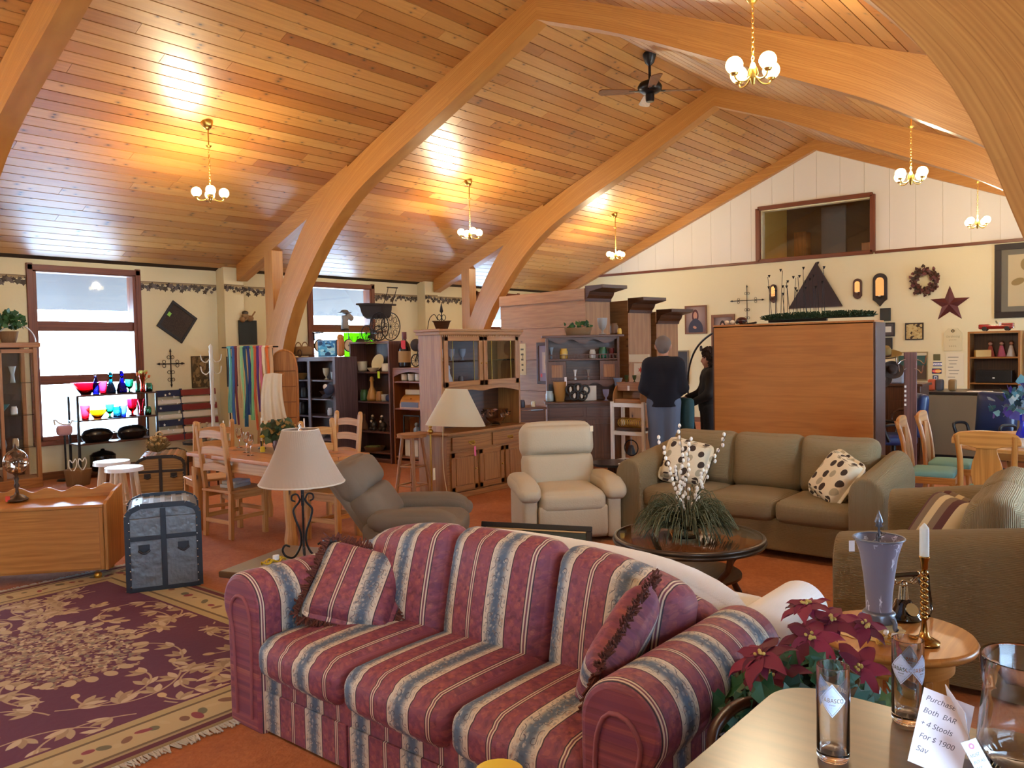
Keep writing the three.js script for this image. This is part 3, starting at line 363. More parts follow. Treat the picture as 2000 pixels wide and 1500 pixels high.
{ // dried flower arrangement in a glass bowl
  const t = thing('flower_arrangement', 'dried grass and white berry arrangement in a glass bowl on the coffee table', 'flowers', [4.52, 0.424, -2.37]);
  part(t, 'bowl', L([[0.001, 0.002], [0.08, 0.004], [0.1, 0.04], [0.115, 0.12], [0.125, 0.17], [0.119, 0.17], [0.108, 0.12], [0.094, 0.045], [0.075, 0.012], [0.001, 0.01]], 0, 0, 0, 28), glassOf(0xcfdcdc, 0.01));
  const bl = (n, c0, rad, hgt, wdt, cr) => { const g = []; for (let i = 0; i < n; i++) { const a = rr(0, 6.283), k = Math.sqrt(rnd()), R = rad * (0.35 + 0.65 * k), H = hgt * rr(0.55, 1) * (1 - 0.45 * k * k), cx = Math.cos(a), cz = Math.sin(a); const pts = [[cx * 0.05, 0.05, cz * 0.05], [cx * R * 0.45, H * 0.75, cz * R * 0.45], [cx * R * 0.85, H * (1 - 0.1 * k), cz * R * 0.85], [cx * R * 1.05, H * (1 - cr * k), cz * R * 1.05]]; g.push(T(pts, wdt * rr(0.7, 1.3), 3, false, 6)); } return g; };
  for (const [n, c, rad, h, w, cr, nm] of [[230, 0x51553a, 0.3, 0.34, 0.0028, 0.55, 'grass'], [170, 0x6a6a4c, 0.32, 0.3, 0.0024, 0.7, 'grass'], [130, 0x3d4a3a, 0.27, 0.24, 0.0035, 0.9, 'moss'], [60, 0x7d6f54, 0.2, 0.42, 0.002, 0.2, 'grass']]) { const o = part(t, nm, bl(n, c, rad, h, w, cr), flat(c, 0.9)); o.userData.kind = 'stuff'; }
  for (const [dx, dz, h] of [[-0.1, -0.12, 0.62], [0.04, -0.05, 0.68], [0.06, 0.0, 0.6], [0.16, 0.2, 0.63], [-0.14, 0.02, 0.45], [0.02, 0.12, 0.42]]) { const pts = [[0, 0.05, 0], [dx * 0.4, h * 0.5, dz * 0.4], [dx, h, dz]], s = part(t, 'twig', T(pts, 0.0025, 4), flat(0x4a3a28)); const cu = new THREE.CatmullRomCurve3(pts.map(V3)); const b = []; for (let i = 0; i < 13; i++) { const p = cu.getPoint(0.38 + 0.62 * i / 12); b.push(S(0.0105, p.x + rr(-0.012, 0.012), p.y, p.z + rr(-0.012, 0.012), 8, 1.3)); } part(s, 'berries', b, flat(0xe6ded0, 0.5)); }
}
// ---------- foreground bar top with glasses ----------
{ const t = thing('bar_table', 'worn wooden bar top in the near corner with clear glasses on it', 'bar', [1.02, 0, -0.06]), w = 1.0, d = 1.05;
  const top = X((() => { const s = new THREE.Shape(); s.moveTo(-0.5, -0.53); s.lineTo(0.42, -0.53); s.quadraticCurveTo(0.49, -0.53, 0.51, -0.46); s.lineTo(0.48, 0.53); s.lineTo(-0.5, 0.53); s.closePath(); return s; })(), 0.03, 0.006); top.rotateX(PI / 2); part(t, 'bar_top', mv(top, 0, 0.944, 0), BARW);
  part(t, 'cabinet', B(0.78, 0.86, 0.86, -0.02, 0.05, 0.02), DARKW); part(t, 'plinth', B(0.72, 0.05, 0.8, -0.02, 0, 0.02), DARKW); }
const tabasco = canvasTex(256, 256, (g, w, h) => { g.fillStyle = 'rgba(0,0,0,1)'; g.fillRect(0, 0, w, h); g.translate(128, 128); g.fillStyle = '#fff'; g.beginPath(); g.moveTo(0, -120); g.lineTo(112, 0); g.lineTo(0, 120); g.lineTo(-112, 0); g.fill(); g.fillStyle = '#000'; g.font = 'bold 42px sans-serif'; g.textAlign = 'center'; g.fillText('TABASCO', 0, 14); g.font = 'bold 15px sans-serif'; g.fillText('BRAND', 0, 36); g.font = '12px sans-serif'; g.fillText('McILHENNY CO.', 0, -26); g.fillText('PEPPER SAUCE', 0, 56); g.lineWidth = 3; g.strokeStyle = '#000'; g.beginPath(); g.moveTo(0, -106); g.lineTo(99, 0); g.lineTo(0, 106); g.lineTo(-99, 0); g.closePath(); g.stroke(); }); tabasco.colorSpace = THREE.NoColorSpace;
const ETCH = mat('etch', 0xb9c2dc, 0.6, { alphaMap: tabasco, alphaTest: 0.5 }); ETCH.userData.uvm = false;
function highball(label, x, z, h, r, angs) {
  const t = thing('tall_glass', label, 'glass', [x, 0.951, z], 0, 'tall printed glasses'); part(t, 'body', L([[0.0001, 0], [r * 0.92, 0], [r, 0.006], [r, h], [r - 0.0014, h + 0.0006], [r - 0.0024, h], [r - 0.0024, 0.014], [0.0001, 0.011]], 0, 0, 0, 40), GLASSS);
  for (const a of angs) { const g = new THREE.CylinderGeometry(r + 0.0005, r + 0.0005, 0.056, 16, 1, true, a - 0.95, 1.9); g.translate(0, h * 0.68, 0); g.userData.keepuv = true; part(t, 'print', g, ETCH, 'pale etched diamond print'); }
}
highball('empty tall glass with etched diamond print standing alone on the bar top', 1.28, -0.42, 0.148, 0.0245, [-1.3, 0.8, 2.9]);
highball('empty tall glass with two etched diamonds behind the paper card', 1.485, -0.362, 0.142, 0.0255, [-1.75, -0.35, 1.7]);
{ const t = thing('glass_pitcher', 'clear glass pitcher at the right edge of the bar top', 'pitcher', [1.375, 0.951, -0.175]), r = 0.056;
  part(t, 'body', L([[0.0001, 0], [0.055, 0], [0.062, 0.01], [0.064, 0.06], [0.057, 0.125], [0.055, 0.14], [0.058, 0.15], [0.06, 0.185], [0.0595, 0.187], [0.056, 0.185], [0.0525, 0.148], [0.0535, 0.125], [0.0605, 0.06], [0.058, 0.014], [0.0001, 0.01]], 0, 0, 0, 48), GLASSS);
  part(t, 'handle', T([[-0.03, 0.15, 0.045], [-0.06, 0.155, 0.075], [-0.068, 0.12, 0.088], [-0.06, 0.07, 0.085], [-0.042, 0.04, 0.05]], 0.007, 8), GLASSS); part(t, 'spout', ro(L([[0.001, 0], [0.008, 0.012], [0.016, 0.026], [0.0145, 0.026], [0.006, 0.012], [0.0005, 0.003]], 0, 0, 0, 12), 0, 0, -0.5).translate(0.055, 0.163, 0.005), GLASSS); }
const card = (w, h, draw) => { const t = canvasTex(512, Math.round(512 * h / w), draw, 1, 1, THREE.ClampToEdgeWrapping), m = mat(null, 0xffffff, 0.8, { map: t, side: THREE.DoubleSide }); m.userData.uvm = false; return m; };
const facing = (w, h, th = 0.0012) => mapuv(B(w, h, th, 0, -h / 2, 0, 0), (x, y, z, nx, ny, nz) => [nz >= 0 ? x / w + 0.5 : 0.5 - x / w, y / h + 0.5]);
{ // folded card
  const m = card(0.075, 0.115, (g, w, h) => { g.fillStyle = '#e9e3ee'; g.fillRect(0, 0, w, h); g.fillStyle = '#4a4458'; g.font = 'italic 74px sans-serif'; ['Purchase', 'Both  BAR', '+ 4 Stools', 'For $ 1900', 'Sav'].forEach((s, i) => g.fillText(s, 36 + (i > 2 ? 14 : 0), 120 + i * 132)); });
  const t = thing('price_card', 'folded white handwritten card between the tall glasses and the pitcher', 'card', [1.32, 0.951, -0.285]); const a = part(t, 'front_leaf', mv(facing(0.072, 0.118), 0, 0.052, 0), m), b = part(t, 'rear_leaf', facing(0.072, 0.118), flat(0xdcdce8, 0.8)); 
  const n = V3([-0.72, 0.55, 0.42]).normalize(), up = V3([0.78, 0.62, -0.05]); a.quaternion.copy(quatFrom([-0.70, 0.62, 0.36], [0.62, 0.62, -0.48])); a.rotateZ(-0.5); a.position.set(0.0, 0.012, 0.0); b.quaternion.copy(quatFrom([0.5, 0.25, 0.8], [-0.3, 0.9, 0.0])); b.position.set(0.075, 0.052, 0.02); b.scale.set(0.9, 0.9, 1);
  const m2 = card(0.026, 0.075, (g, w, h) => { g.fillStyle = '#dfeff0'; g.fillRect(0, 0, w, h); g.fillStyle = '#c98aa8'; g.beginPath(); g.arc(w / 2, 180, 90, 0, 7); g.fill(); g.fillStyle = '#fff'; g.beginPath(); g.arc(w / 2, 180, 40, 0, 7); g.fill(); g.fillStyle = '#3a4a58'; g.font = 'italic 120px sans-serif'; ['MUST', 'BUY AS', 'SET', 'TAP', 'BOTH'].forEach((s, i) => g.fillText(s, 50, 480 + i * 190)); });
  const o = single('pitcher_tag', facing(0.022, 0.068), m2, 'pale hang tag leaning on the glass pitcher', 'tag', [1.315, 0.988, -0.222]); o.quaternion.copy(quatFrom([-0.85, 0.45, 0.25], [0.25, 0.8, -0.55])); }
single('yellow_cup', L([[0.001, 0], [0.03, 0], [0.038, 0.06], [0.04, 0.062], [0.001, 0.05]], 0, 0, 0, 24), flat(0xc99a2a, 0.4), 'yellow dish peeking up at the bottom edge before the sofa', 'dish', [0.99, 0.85, -0.86]);
{ const t = thing('stool_stand', 'small dark stool under the yellow dish', 'stool', [0.99, 0, -0.86]); part(t, 'seat', C(0.13, 0.13, 0.03, 0, 0.82, 0, 24), DARKW); for (let k = 0; k < 3; k++) { const a = k * 2.094; part(t, 'leg', rod([Math.cos(a) * 0.15, 0, Math.sin(a) * 0.15], [Math.cos(a) * 0.08, 0.82, Math.sin(a) * 0.08], 0.014), DARKW); } }

// ---------- gilt chair with poinsettia ----------
{ const t = thing('gilt_armchair', 'carved gilt-edged armchair wedged between striped sofa and bar', 'armchair', [2.17, 0, -0.72], PI / 2), gw = mat('giltwood', 0x7a5426, 0.35, { map: MATS.mid_wood.map }), up = fabric('gold_fabric', 0x8a6a2c);
  part(t, 'seat_frame', [B(0.46, 0.07, 0.46, 0, 0.28, 0)], gw); part(t, 'seat_cushion', mv(soft(0.44, 0.1, 0.44, { r: 0.04, n: 10, puff: [0, 0.02, 0] }), 0, 0.39, 0), up);
  part(t, 'back_frame', [T([[-0.22, 0.3, 0.2], [-0.24, 0.4, 0.22], [-0.2, 0.48, 0.24], [0, 0.52, 0.25], [0.2, 0.48, 0.24], [0.24, 0.4, 0.22], [0.22, 0.3, 0.2]], 0.02, 8, false, 40)], gw); part(t, 'back_pad', mv(soft(0.38, 0.14, 0.05, { r: 0.02, n: 8 }), 0, 0.41, 0.235), up);
  for (const s of [-1, 1]) part(t, 'armrest', [T([[s * 0.24, 0.52, 0.2], [s * 0.27, 0.56, 0.02], [s * 0.26, 0.54, -0.16], [s * 0.22, 0.5, -0.22], [s * 0.2, 0.48, -0.2]], 0.017, 8, false, 30), T([[s * 0.255, 0.53, -0.14], [s * 0.22, 0.44, -0.12], [s * 0.21, 0.34, -0.12]], 0.014, 7)], gw);
  for (const [sx, sz] of [[-1, -1], [1, -1], [-1, 1], [1, 1]]) part(t, 'leg', T([[sx * 0.2, 0.28, sz * 0.2], [sx * 0.23, 0.2, sz * 0.23], [sx * 0.19, 0.08, sz * 0.19], [sx * 0.21, 0.01, sz * 0.21]], 0.018, 7), gw); }
{ // poinsettia and ivy in a basket, on the gilt chair
  const t = thing('poinsettia', 'dark red silk poinsettias with green ivy spilling over a basket', 'plant', [2.4, 0.5, -0.86]); t.scale.setScalar(1.15);
  part(t, 'basket', L([[0.001, 0], [0.09, 0], [0.12, 0.1], [0.126, 0.1], [0.1, -0.0]], 0, 0, 0, 20), flat(0x5a4022, 0.9));
  const petalG = (() => { const s = new THREE.Shape(); s.moveTo(0, 0); s.bezierCurveTo(0.026, 0.012, 0.03, 0.045, 0, 0.085); s.bezierCurveTo(-0.03, 0.045, -0.026, 0.012, 0, 0); const g = new THREE.ShapeGeometry(s, 14); const p = g.attributes.position; for (let i = 0; i < p.count; i++) p.setZ(i, -Math.abs(p.getX(i)) * 0.35 * -1 - p.getY(i) * p.getY(i) * 2.2 + 0.004 * Math.sin(p.getY(i) * 120)); g.computeVertexNormals(); return g; })();
  const leafG = (() => { const s = SH([[0, 0], [0.012, -0.008], [0.03, 0.004], [0.022, 0.018], [0.034, 0.034], [0.014, 0.036], [0, 0.062], [-0.014, 0.036], [-0.034, 0.034], [-0.022, 0.018], [-0.03, 0.004], [-0.012, -0.008]]); const g = X(s, 0.0008, 0.0004); const p = g.attributes.position; for (let i = 0; i < p.count; i++) p.setZ(i, p.getZ(i) + Math.abs(p.getX(i)) * 0.4 - p.getY(i) * p.getY(i) * 3); g.computeVertexNormals(); return g; })();
  const pm = [0x6e1634, 0x7e1f40, 0x57102a].map(c => new THREE.Mesh(petalG, mat('petal' + c, c, 0.7, { side: THREE.DoubleSide, sheen: 0.4, sheenColor: new THREE.Color(c) }))), lm = [0x1e4a33, 0x2a5b3a, 0x17382c, 0x4a6a3c, 0x2d5f55].map(c => new THREE.Mesh(leafG, flat(c, 0.45)));
  for (const [bx, by, bz, sc, tx, tz] of [[0.42, 0.13, -0.11, 1.1, -0.35, 0.2], [0.22, 0.14, -0.1, 1.05, -0.5, 0.3], [0.33, 0.19, -0.15, 0.9, -0.2, 0], [0.1, 0.06, -0.16, 1.15, -0.7, -0.2], [0.02, 0.14, -0.15, 1.1, -0.45, -0.1], [0.3, 0.06, 0.0, 1.0, -0.9, 0.5], [0.52, 0.1, -0.05, 0.9, -0.3, 0.5]]) {
    const f = new THREE.Group(); f.name = 'bloom'; f.position.set(bx - 0.15, by + 0.03, bz + 0.08); f.rotation.set(0, 0.4, 0); t.add(f); const n = V3([tx, 0.8, tz]).normalize(); f.quaternion.setFromUnitVectors(V3([0, 0, 1]), n);
    for (let k = 0; k < 9; k++) { const big = k < 6, a = k * 1.047 + (big ? 0 : 0.5); shared(f, 'petal', pick(pm), [0, 0, big ? 0 : 0.006], [big ? -0.25 : 0.2, 0, a], sc * (big ? rr(0.95, 1.15) : 0.7)); }
    part(f, 'flower_centre', Array.from({ length: 6 }, () => S(0.005, rr(-0.01, 0.01), rr(-0.01, 0.01), 0.012, 6)), flat(0xb9a25a)); }
  for (let i = 0; i < 230; i++) { const a = rr(0, 6.283), r = rr(0.05, 0.28), x = Math.cos(a) * r * 1.1 + 0.05, z = Math.sin(a) * r * 0.75 - 0.02, y = 0.16 - r * 0.45 - rr(0, 0.12); const o = shared(t, 'leaf', pick(lm), [x, y, z]); o.quaternion.setFromUnitVectors(V3([0, 0, 1]), V3([Math.cos(a) * 0.8 - 0.6, rr(0.3, 1), Math.sin(a) * 0.8 + 0.2]).normalize()); o.rotateZ(rr(0, 6.28)); o.scale.setScalar(rr(0.75, 1.2)); }
}
// ---------- round end table ----------
{ const t = thing('round_end_table', 'round honey oak end table beside the tan loveseat', 'table', [3.27, 0, -0.84]); part(t, 'table_top', L([[0.001, 0.46], [0.25, 0.46], [0.275, 0.47], [0.28, 0.485], [0.27, 0.5], [0.001, 0.5]], 0, 0, 0, 48), OAKY); part(t, 'apron', C(0.2, 0.2, 0.08, 0, 0.385, 0, 32), OAKY); for (let k = 0; k < 4; k++) { const a = k * PI / 2 + 0.8; part(t, 'leg', ro(B(0.1, 0.39, 0.03, 0.16, 0, 0), 0, a, 0), OAKY); } part(t, 'shelf', C(0.18, 0.18, 0.02, 0, 0.12, 0, 32), OAKY); }
{ const s = new THREE.Shape(); for (let i = 0; i <= 96; i++) { const a = i / 96 * 6.283, r = 0.125 + 0.008 * Math.abs(Math.sin(a * 10)); i ? s.lineTo(Math.cos(a) * r, Math.sin(a) * r) : s.moveTo(r, 0); } const g = X(s, 0.0012, 0); g.rotateX(-PI / 2); single('doily', g, flat(0xd6b67c, 0.9), 'scalloped cream lace doily under the silver vase lamp', 'doily', [3.24, 0.502, -0.93]); }
{ const t = thing('vase_lamp', 'silver frosted glass vase lamp with star scrolls on a footed base', 'lamp', [3.29, 0.504, -0.905]), sv = mat('pewter', 0x6d7280, 0.35, { metalness: 0.6 });
  const tx = canvasTex(1024, 512, (g, w, h) => { g.fillStyle = '#878296'; g.fillRect(0, 0, w, h); g.strokeStyle = '#c9cbe0'; g.fillStyle = '#eef0ff'; g.lineWidth = 7; seedv = 31; for (let i = 0; i < 34; i++) { const x = rnd() * w, y = rnd() * h; g.save(); g.translate(x, y); g.rotate(rnd() * 6); g.beginPath(); for (let k = 0; k < 10; k++) { const q = k % 2 ? 9 : 24; g.lineTo(Math.cos(k * 0.628) * q, Math.sin(k * 0.628) * q); } g.fill(); g.beginPath(); g.arc(70, 0, 22, 0, 5); g.moveTo(0, 0); g.bezierCurveTo(30, 60, 60, -60, 110, 20); g.stroke(); g.restore(); } }), m = mat('frosted', 0xffffff, 0.45, { map: tx, transmission: 0.25, thickness: 0 }); m.userData.uvm = false;
  const gl = L([[0.046, 0.06], [0.048, 0.12], [0.056, 0.2], [0.068, 0.28], [0.083, 0.33], [0.091, 0.345], [0.089, 0.345], [0.066, 0.28], [0.053, 0.2], [0.044, 0.12]], 0, 0, 0, 40); gl.userData.keepuv = true; part(t, 'vase', gl, m); part(t, 'rim', ro(TO(0.091, 0.004, 0, 0, 0, 40, 6), PI / 2).translate(0, 0.345, 0), sv);
  part(t, 'base', L([[0.001, 0.02], [0.055, 0.02], [0.062, 0.03], [0.055, 0.045], [0.06, 0.055], [0.05, 0.066], [0.001, 0.066]], 0, 0, 0, 28), sv); for (let k = 0; k < 4; k++) { const a = k * PI / 2 + 0.4, c = Math.cos(a), s = Math.sin(a); part(t, 'foot', T([[c * 0.04, 0.04, s * 0.04], [c * 0.068, 0.035, s * 0.068], [c * 0.072, 0.01, s * 0.072], [c * 0.08, 0.006, s * 0.08]], 0.009, 7), sv); }
  part(t, 'stem_finial', [L([[0.004, 0], [0.004, 0.04], [0.014, 0.045], [0.01, 0.055], [0.016, 0.062], [0.012, 0.075], [0.004, 0.095], [0.001, 0.105]], 0, 0.345, 0, 14), rod([0, 0.07, 0], [0, 0.35, 0], 0.003)], sv); part(t, 'scroll', [TO(0.014, 0.0018, -0.02, 0.352, 0, 16, 5, 5), TO(0.014, 0.0018, 0.02, 0.352, 0, 16, 5, 5), bar([-0.09, 0.346, 0], [0.09, 0.346, 0], 0.003, 0.003, 0)], IRON); }
single('lamp_tag', facing(0.022, 0.042), flat(0xe9e4e6, 0.8), 'white hang tag on the rim of the silver vase lamp', 'tag', [3.24, 0.815, -0.99], -0.9);
{ const t = thing('telephone', 'black antique rotary telephone with brass cradle on the round table', 'telephone', [3.46, 0.502, -0.86], -0.7), bk = mat('bakelite', 0x0c0c10, 0.12, { clearcoat: 1, clearcoatRoughness: 0.05 }), si = metal(0xb9a98e, 0.2);
  part(t, 'body', L([[0.001, 0], [0.07, 0], [0.074, 0.01], [0.06, 0.03], [0.038, 0.055], [0.028, 0.075], [0.001, 0.078]], 0, 0, 0, 28), bk); part(t, 'pedestal', [C(0.006, 0.012, 0.06, -0.012, 0.07, 0), C(0.006, 0.012, 0.06, 0.012, 0.07, 0), C(0.006, 0.01, 0.06, 0, 0.07, 0.012), S(0.016, 0, 0.135, 0)], si); part(t, 'cradle', [T([[-0.05, 0.16, 0.01], [-0.035, 0.14, 0], [0, 0.145, 0], [0.035, 0.14, 0], [0.05, 0.16, 0.01]], 0.004), TO(0.012, 0.003, -0.045, 0.145, 0), TO(0.012, 0.003, 0.045, 0.145, 0)], si);
  const h = part(t, 'handset', [rod([-0.075, 0.172, 0], [0.06, 0.172, 0], 0.011), S(0.02, 0.085, 0.14, 0.005, 14, 1.2), S(0.018, -0.09, 0.155, 0.005)], bk); part(h, 'collar', [rod([0.06, 0.172, 0], [0.082, 0.16, 0], 0.012), rod([-0.075, 0.172, 0], [-0.085, 0.165, 0], 0.012)], si); part(t, 'cord', T([[0.09, 0.15, -0.01], [0.12, 0.17, -0.02], [0.13, 0.1, -0.02], [0.14, 0.02, -0.02], [0.1, 0.004, 0.02]], 0.006, 6), bk); part(t, 'dial', ro(C(0.026, 0.026, 0.006, 0, 0, 0, 24), 1.0).translate(0, 0.045, 0.05), si); }
{ const t = thing('twisted_candlestick', 'gold barley-twist candlestick with a white candle on the round table', 'candlestick', [3.2, 0.502, -0.725]), gd = metal(0xb58a4a, 0.22);
  part(t, 'base', L([[0.001, 0], [0.05, 0], [0.053, 0.01], [0.035, 0.02], [0.018, 0.03], [0.012, 0.05], [0.008, 0.085], [0.016, 0.095], [0.01, 0.105]], 0, 0, 0, 28), gd); for (const ph of [0, PI]) { const pts = []; for (let i = 0; i <= 40; i++) { const a = i * 0.62 + ph; pts.push([Math.cos(a) * 0.0105, 0.1 + i * 0.0042, Math.sin(a) * 0.0105]); } part(t, 'twist', T(pts, 0.0045, 6, false, 120), gd); }
  part(t, 'socket', L([[0.004, 0.268], [0.012, 0.275], [0.014, 0.3], [0.02, 0.318], [0.018, 0.322], [0.001, 0.31]], 0, 0, 0, 20), gd); part(t, 'candle', [C(0.016, 0.0165, 0.105, 0, 0.318, 0, 18), C(0.002, 0.016, 0.018, 0, 0.423, 0, 18)], mat('wax', 0xdfe3dc, 0.5, { transmission: 0.1, thickness: 0 })); }
{ const t = thing('plug_cord', 'coiled gold lamp cord with a white plug on the round end table', 'cord', [3.13, 0.503, -0.84]), pts = []; for (let i = 0; i < 26; i++) { const a = i * 0.55; pts.push([Math.cos(a) * (0.03 + 0.0008 * i) * 1.2, 0.004 + 0.006 * (i % 3), Math.sin(a) * 0.025]); } part(t, 'wire', T(pts, 0.0035, 5, false, 120), mat('gold_wire', 0xb98d2c, 0.3)); part(t, 'plug', B(0.025, 0.018, 0.015, 0.05, 0.01, -0.01, 0.004), WHITEP); part(t, 'switch', B(0.02, 0.016, 0.02, 0.01, 0.02, 0.03, 0.004), WHITEP); }
// ---------- rug, chest, trunks and stools ----------
{ const W = 2.3, Dp = 3.04, tx = canvasTex(1024, 1354, (g, w, h) => {
    seedv = 17; g.fillStyle = '#8b7a58'; g.fillRect(0, 0, w, h);
    const frame = (i, c) => { g.fillStyle = c; g.fillRect(i, i, w - 2 * i, h - 2 * i); }; frame(10, '#5a2836'); frame(26, '#9d8c6a'); frame(34, '#6b5a44'); frame(42, '#b3a17a'); frame(120, '#6b5a44'); frame(128, '#a8976f'); frame(150, '#5c2e48');
    for (let i = 0; i < 160; i++) { const s = i / 160 * 4, k = Math.floor(s), u = s - k, p = [[u * w, 80], [w - 80, u * h], [w - u * w, h - 80], [80, h - u * h]][k]; g.fillStyle = ['#7a5a48', '#b7a680', '#6a6650', '#84404a'][i % 4]; g.beginPath(); g.ellipse(p[0] + rr(-8, 8), p[1] + rr(-14, 14), rr(8, 20), rr(6, 12), rnd() * 3, 0, 7); g.fill(); }
    const vine = (x, y, a, len, dir) => { g.strokeStyle = '#a8937a'; g.lineWidth = 5; g.beginPath(); g.moveTo(x, y); let cx = x, cy = y, ang = a; for (let i = 0; i < len; i++) { ang += dir * (0.05 + i * 0.0035); cx += Math.cos(ang) * 11; cy += Math.sin(ang) * 11; g.lineTo(cx, cy); if (i % 7 === 3) { g.stroke(); for (let q = 0; q < 3; q++) { g.fillStyle = ['#a8957a', '#97826a', '#b9a890'][q]; g.save(); g.translate(cx, cy); g.rotate(ang + dir * 1.2 + q * 0.6); g.beginPath(); g.moveTo(0, 0); g.quadraticCurveTo(22, -18, 46, 2); g.quadraticCurveTo(20, 16, 0, 0); g.fill(); g.restore(); } g.beginPath(); g.moveTo(cx, cy); } } g.stroke(); g.fillStyle = '#b9a27e'; g.beginPath(); g.ellipse(cx, cy, 14, 9, ang, 0, 7); g.fill(); };
    g.save(); g.beginPath(); g.rect(158, 158, w - 316, h - 316); g.clip();
    for (let i = 0; i < 58; i++) { const q = [[0.2, 0.15], [0.5, 0.13], [0.8, 0.15], [0.17, 0.4], [0.83, 0.4], [0.17, 0.62], [0.83, 0.62], [0.2, 0.85], [0.5, 0.87], [0.8, 0.85], [0.35, 0.26], [0.66, 0.26], [0.35, 0.75], [0.66, 0.75], [0.3, 0.5], [0.72, 0.5], [0.5, 0.3]][i % 17]; vine(q[0] * w + rr(-50, 50), q[1] * h + rr(-50, 50), rnd() * 6.28, 24 + rnd() * 16 | 0, i % 2 ? 1 : -1); } g.restore();
    for (let i = 0; i < 1500; i++) { const a = rnd() * 6.283, r = Math.sqrt(rnd()); g.fillStyle = ['#a8957a', '#8a6a5e', '#bfae92', '#5a2a38', '#7d7468', '#94806a'][i % 6]; g.beginPath(); g.ellipse(w / 2 + Math.cos(a) * r * 170 * (1 + 0.1 * Math.cos(6 * a)), h / 2 + Math.sin(a) * r * 250 * (1 + 0.1 * Math.cos(6 * a)), rr(4, 11), rr(3, 7), rnd() * 3, 0, 7); g.fill(); }
    for (let i = 0; i < 26; i++) { const a = i / 26 * 6.283; g.fillStyle = '#b5a284'; g.beginPath(); g.ellipse(w / 2 + Math.cos(a) * 172, h / 2 + Math.sin(a) * 252, 20, 13, a, 0, 7); g.fill(); }
  }, 1, 1, THREE.ClampToEdgeWrapping), m = mat('rugm', 0xffffff, 0.97, { map: tx, bumpMap: noiseTex, bumpScale: 0.003 }); m.userData.uvm = false;
  const t = thing('area_rug', 'large plum oriental rug with beige scrolls and fringed ends', 'rug', [1.78, 0, -4.72]); part(t, 'pile', mapuv(B(W, 0.012, Dp, 0, 0, 0, 0.003), (x, y, z) => [x / W + 0.5, 0.5 - z / Dp]), m);
  for (const s of [-1, 1]) { const f = []; for (let i = 0; i < 330; i++) { const x = -W / 2 + (i + 0.5) * W / 330; f.push(bar([x, 0.008, s * Dp / 2], [x + rr(-0.02, 0.02), 0.006, s * (Dp / 2 + rr(0.035, 0.065))], 0.006, 0.005, 0)); } part(t, 'fringe', f, flat(0xb9b2a6, 0.95)).userData.kind = 'stuff'; } }
{ const t = thing('blanket_chest', 'honey oak blanket chest with scalloped gallery on casters', 'chest', [2.366, 0, -6.446], -0.7), w = 1.0, d = 0.4, h = 0.55;
  part(t, 'front_panel', B(w - 0.04, h - 0.11, 0.02, 0, 0.09, d / 2 - 0.015), OAKY); part(t, 'rear_panel', B(w - 0.04, h - 0.11, 0.02, 0, 0.09, -d / 2 + 0.015), OAKY); part(t, 'bottom_panel', B(w, 0.02, d - 0.02, 0, 0.075, 0), OAKY); part(t, 'lid', B(w + 0.0, 0.022, d + 0.03, 0, h - 0.02, 0.0), OAKY);
  for (const s of [-1, 1]) { const e = X(SH([[-d / 2, 0.08], [d / 2, 0.08], [d / 2, h + 0.0], [d / 2 - 0.03, h + 0.02], [d / 2 - 0.12, h + 0.035], [d / 2 - 0.2, h + 0.06], [-d / 2 + 0.06, h + 0.075], [-d / 2, h + 0.085]]), 0.018, 0.003); e.rotateY(-PI / 2); part(t, 'end_panel', mv(e, s * (w / 2 + 0.008) + 0.009, 0, 0), OAKY); part(t, 'corner_post', B(0.03, h - 0.1, 0.03, s * (w / 2 - 0.02), 0.08, d / 2 - 0.004), OAKY); }
  const gl = SH([[-w / 2, 0], [w / 2, 0], [w / 2, 0.085], ...Array.from({ length: 41 }, (_, i) => { const u = 1 - i / 20; return [u * w / 2 * 0.98, 0.06 + 0.018 * Math.cos(u * 15) + 0.02 * Math.abs(u)]; }), [-w / 2, 0.085]]); part(t, 'gallery', mv(X(gl, 0.016, 0.003), 0, h, -d / 2), OAKY);
  for (const [sx, sz] of [[-1, -1], [1, -1], [-1, 1], [1, 1]]) { const c = part(t, 'caster', [S(0.028, sx * (w / 2 - 0.07), 0.029, sz * (d / 2 - 0.05), 14)], BRASS); part(c, 'caster_stem', C(0.012, 0.012, 0.03, sx * (w / 2 - 0.07), 0.05, sz * (d / 2 - 0.05)), CHROME); } }
{ const t = thing('globe_candle_lamp', 'glass ball candle stand with shell pieces on the blanket chest', 'candle holder', [2.29, 0.562, -6.62]), br = mat('antique_bronze', 0x4b3a2c, 0.35, { metalness: 0.6 });
  part(t, 'base', L([[0.001, 0], [0.07, 0], [0.075, 0.01], [0.05, 0.03], [0.02, 0.045], [0.012, 0.06]], 0, 0, 0, 24), br); part(t, 'stem', L([[0.012, 0.055], [0.01, 0.09], [0.02, 0.11], [0.011, 0.13], [0.017, 0.16], [0.01, 0.18], [0.03, 0.205], [0.02, 0.215]], 0, 0, 0, 18), br);
  const bits = []; for (let i = 0; i < 90; i++) { const a = rr(0, 6.28), b = Math.acos(rr(-1, 1)); bits.push(mv(ro(S(0.014, 0, 0, 0, 6, 0.5), rr(0, 3), rr(0, 3)), Math.sin(b) * Math.cos(a) * 0.068, 0.285 + Math.cos(b) * 0.075, Math.sin(b) * Math.sin(a) * 0.068)); } part(t, 'shell_pieces', bits, flat(0x8a6a50, 0.35)).userData.kind = 'stuff'; part(t, 'glass_ball', S(0.084, 0, 0.285, 0, 22, 1.1), glassOf(0xf4e8dd, 0.002)); part(t, 'finial', L([[0.03, 0.37], [0.012, 0.385], [0.01, 0.4], [0.001, 0.42]], 0, 0, 0, 14), br); }
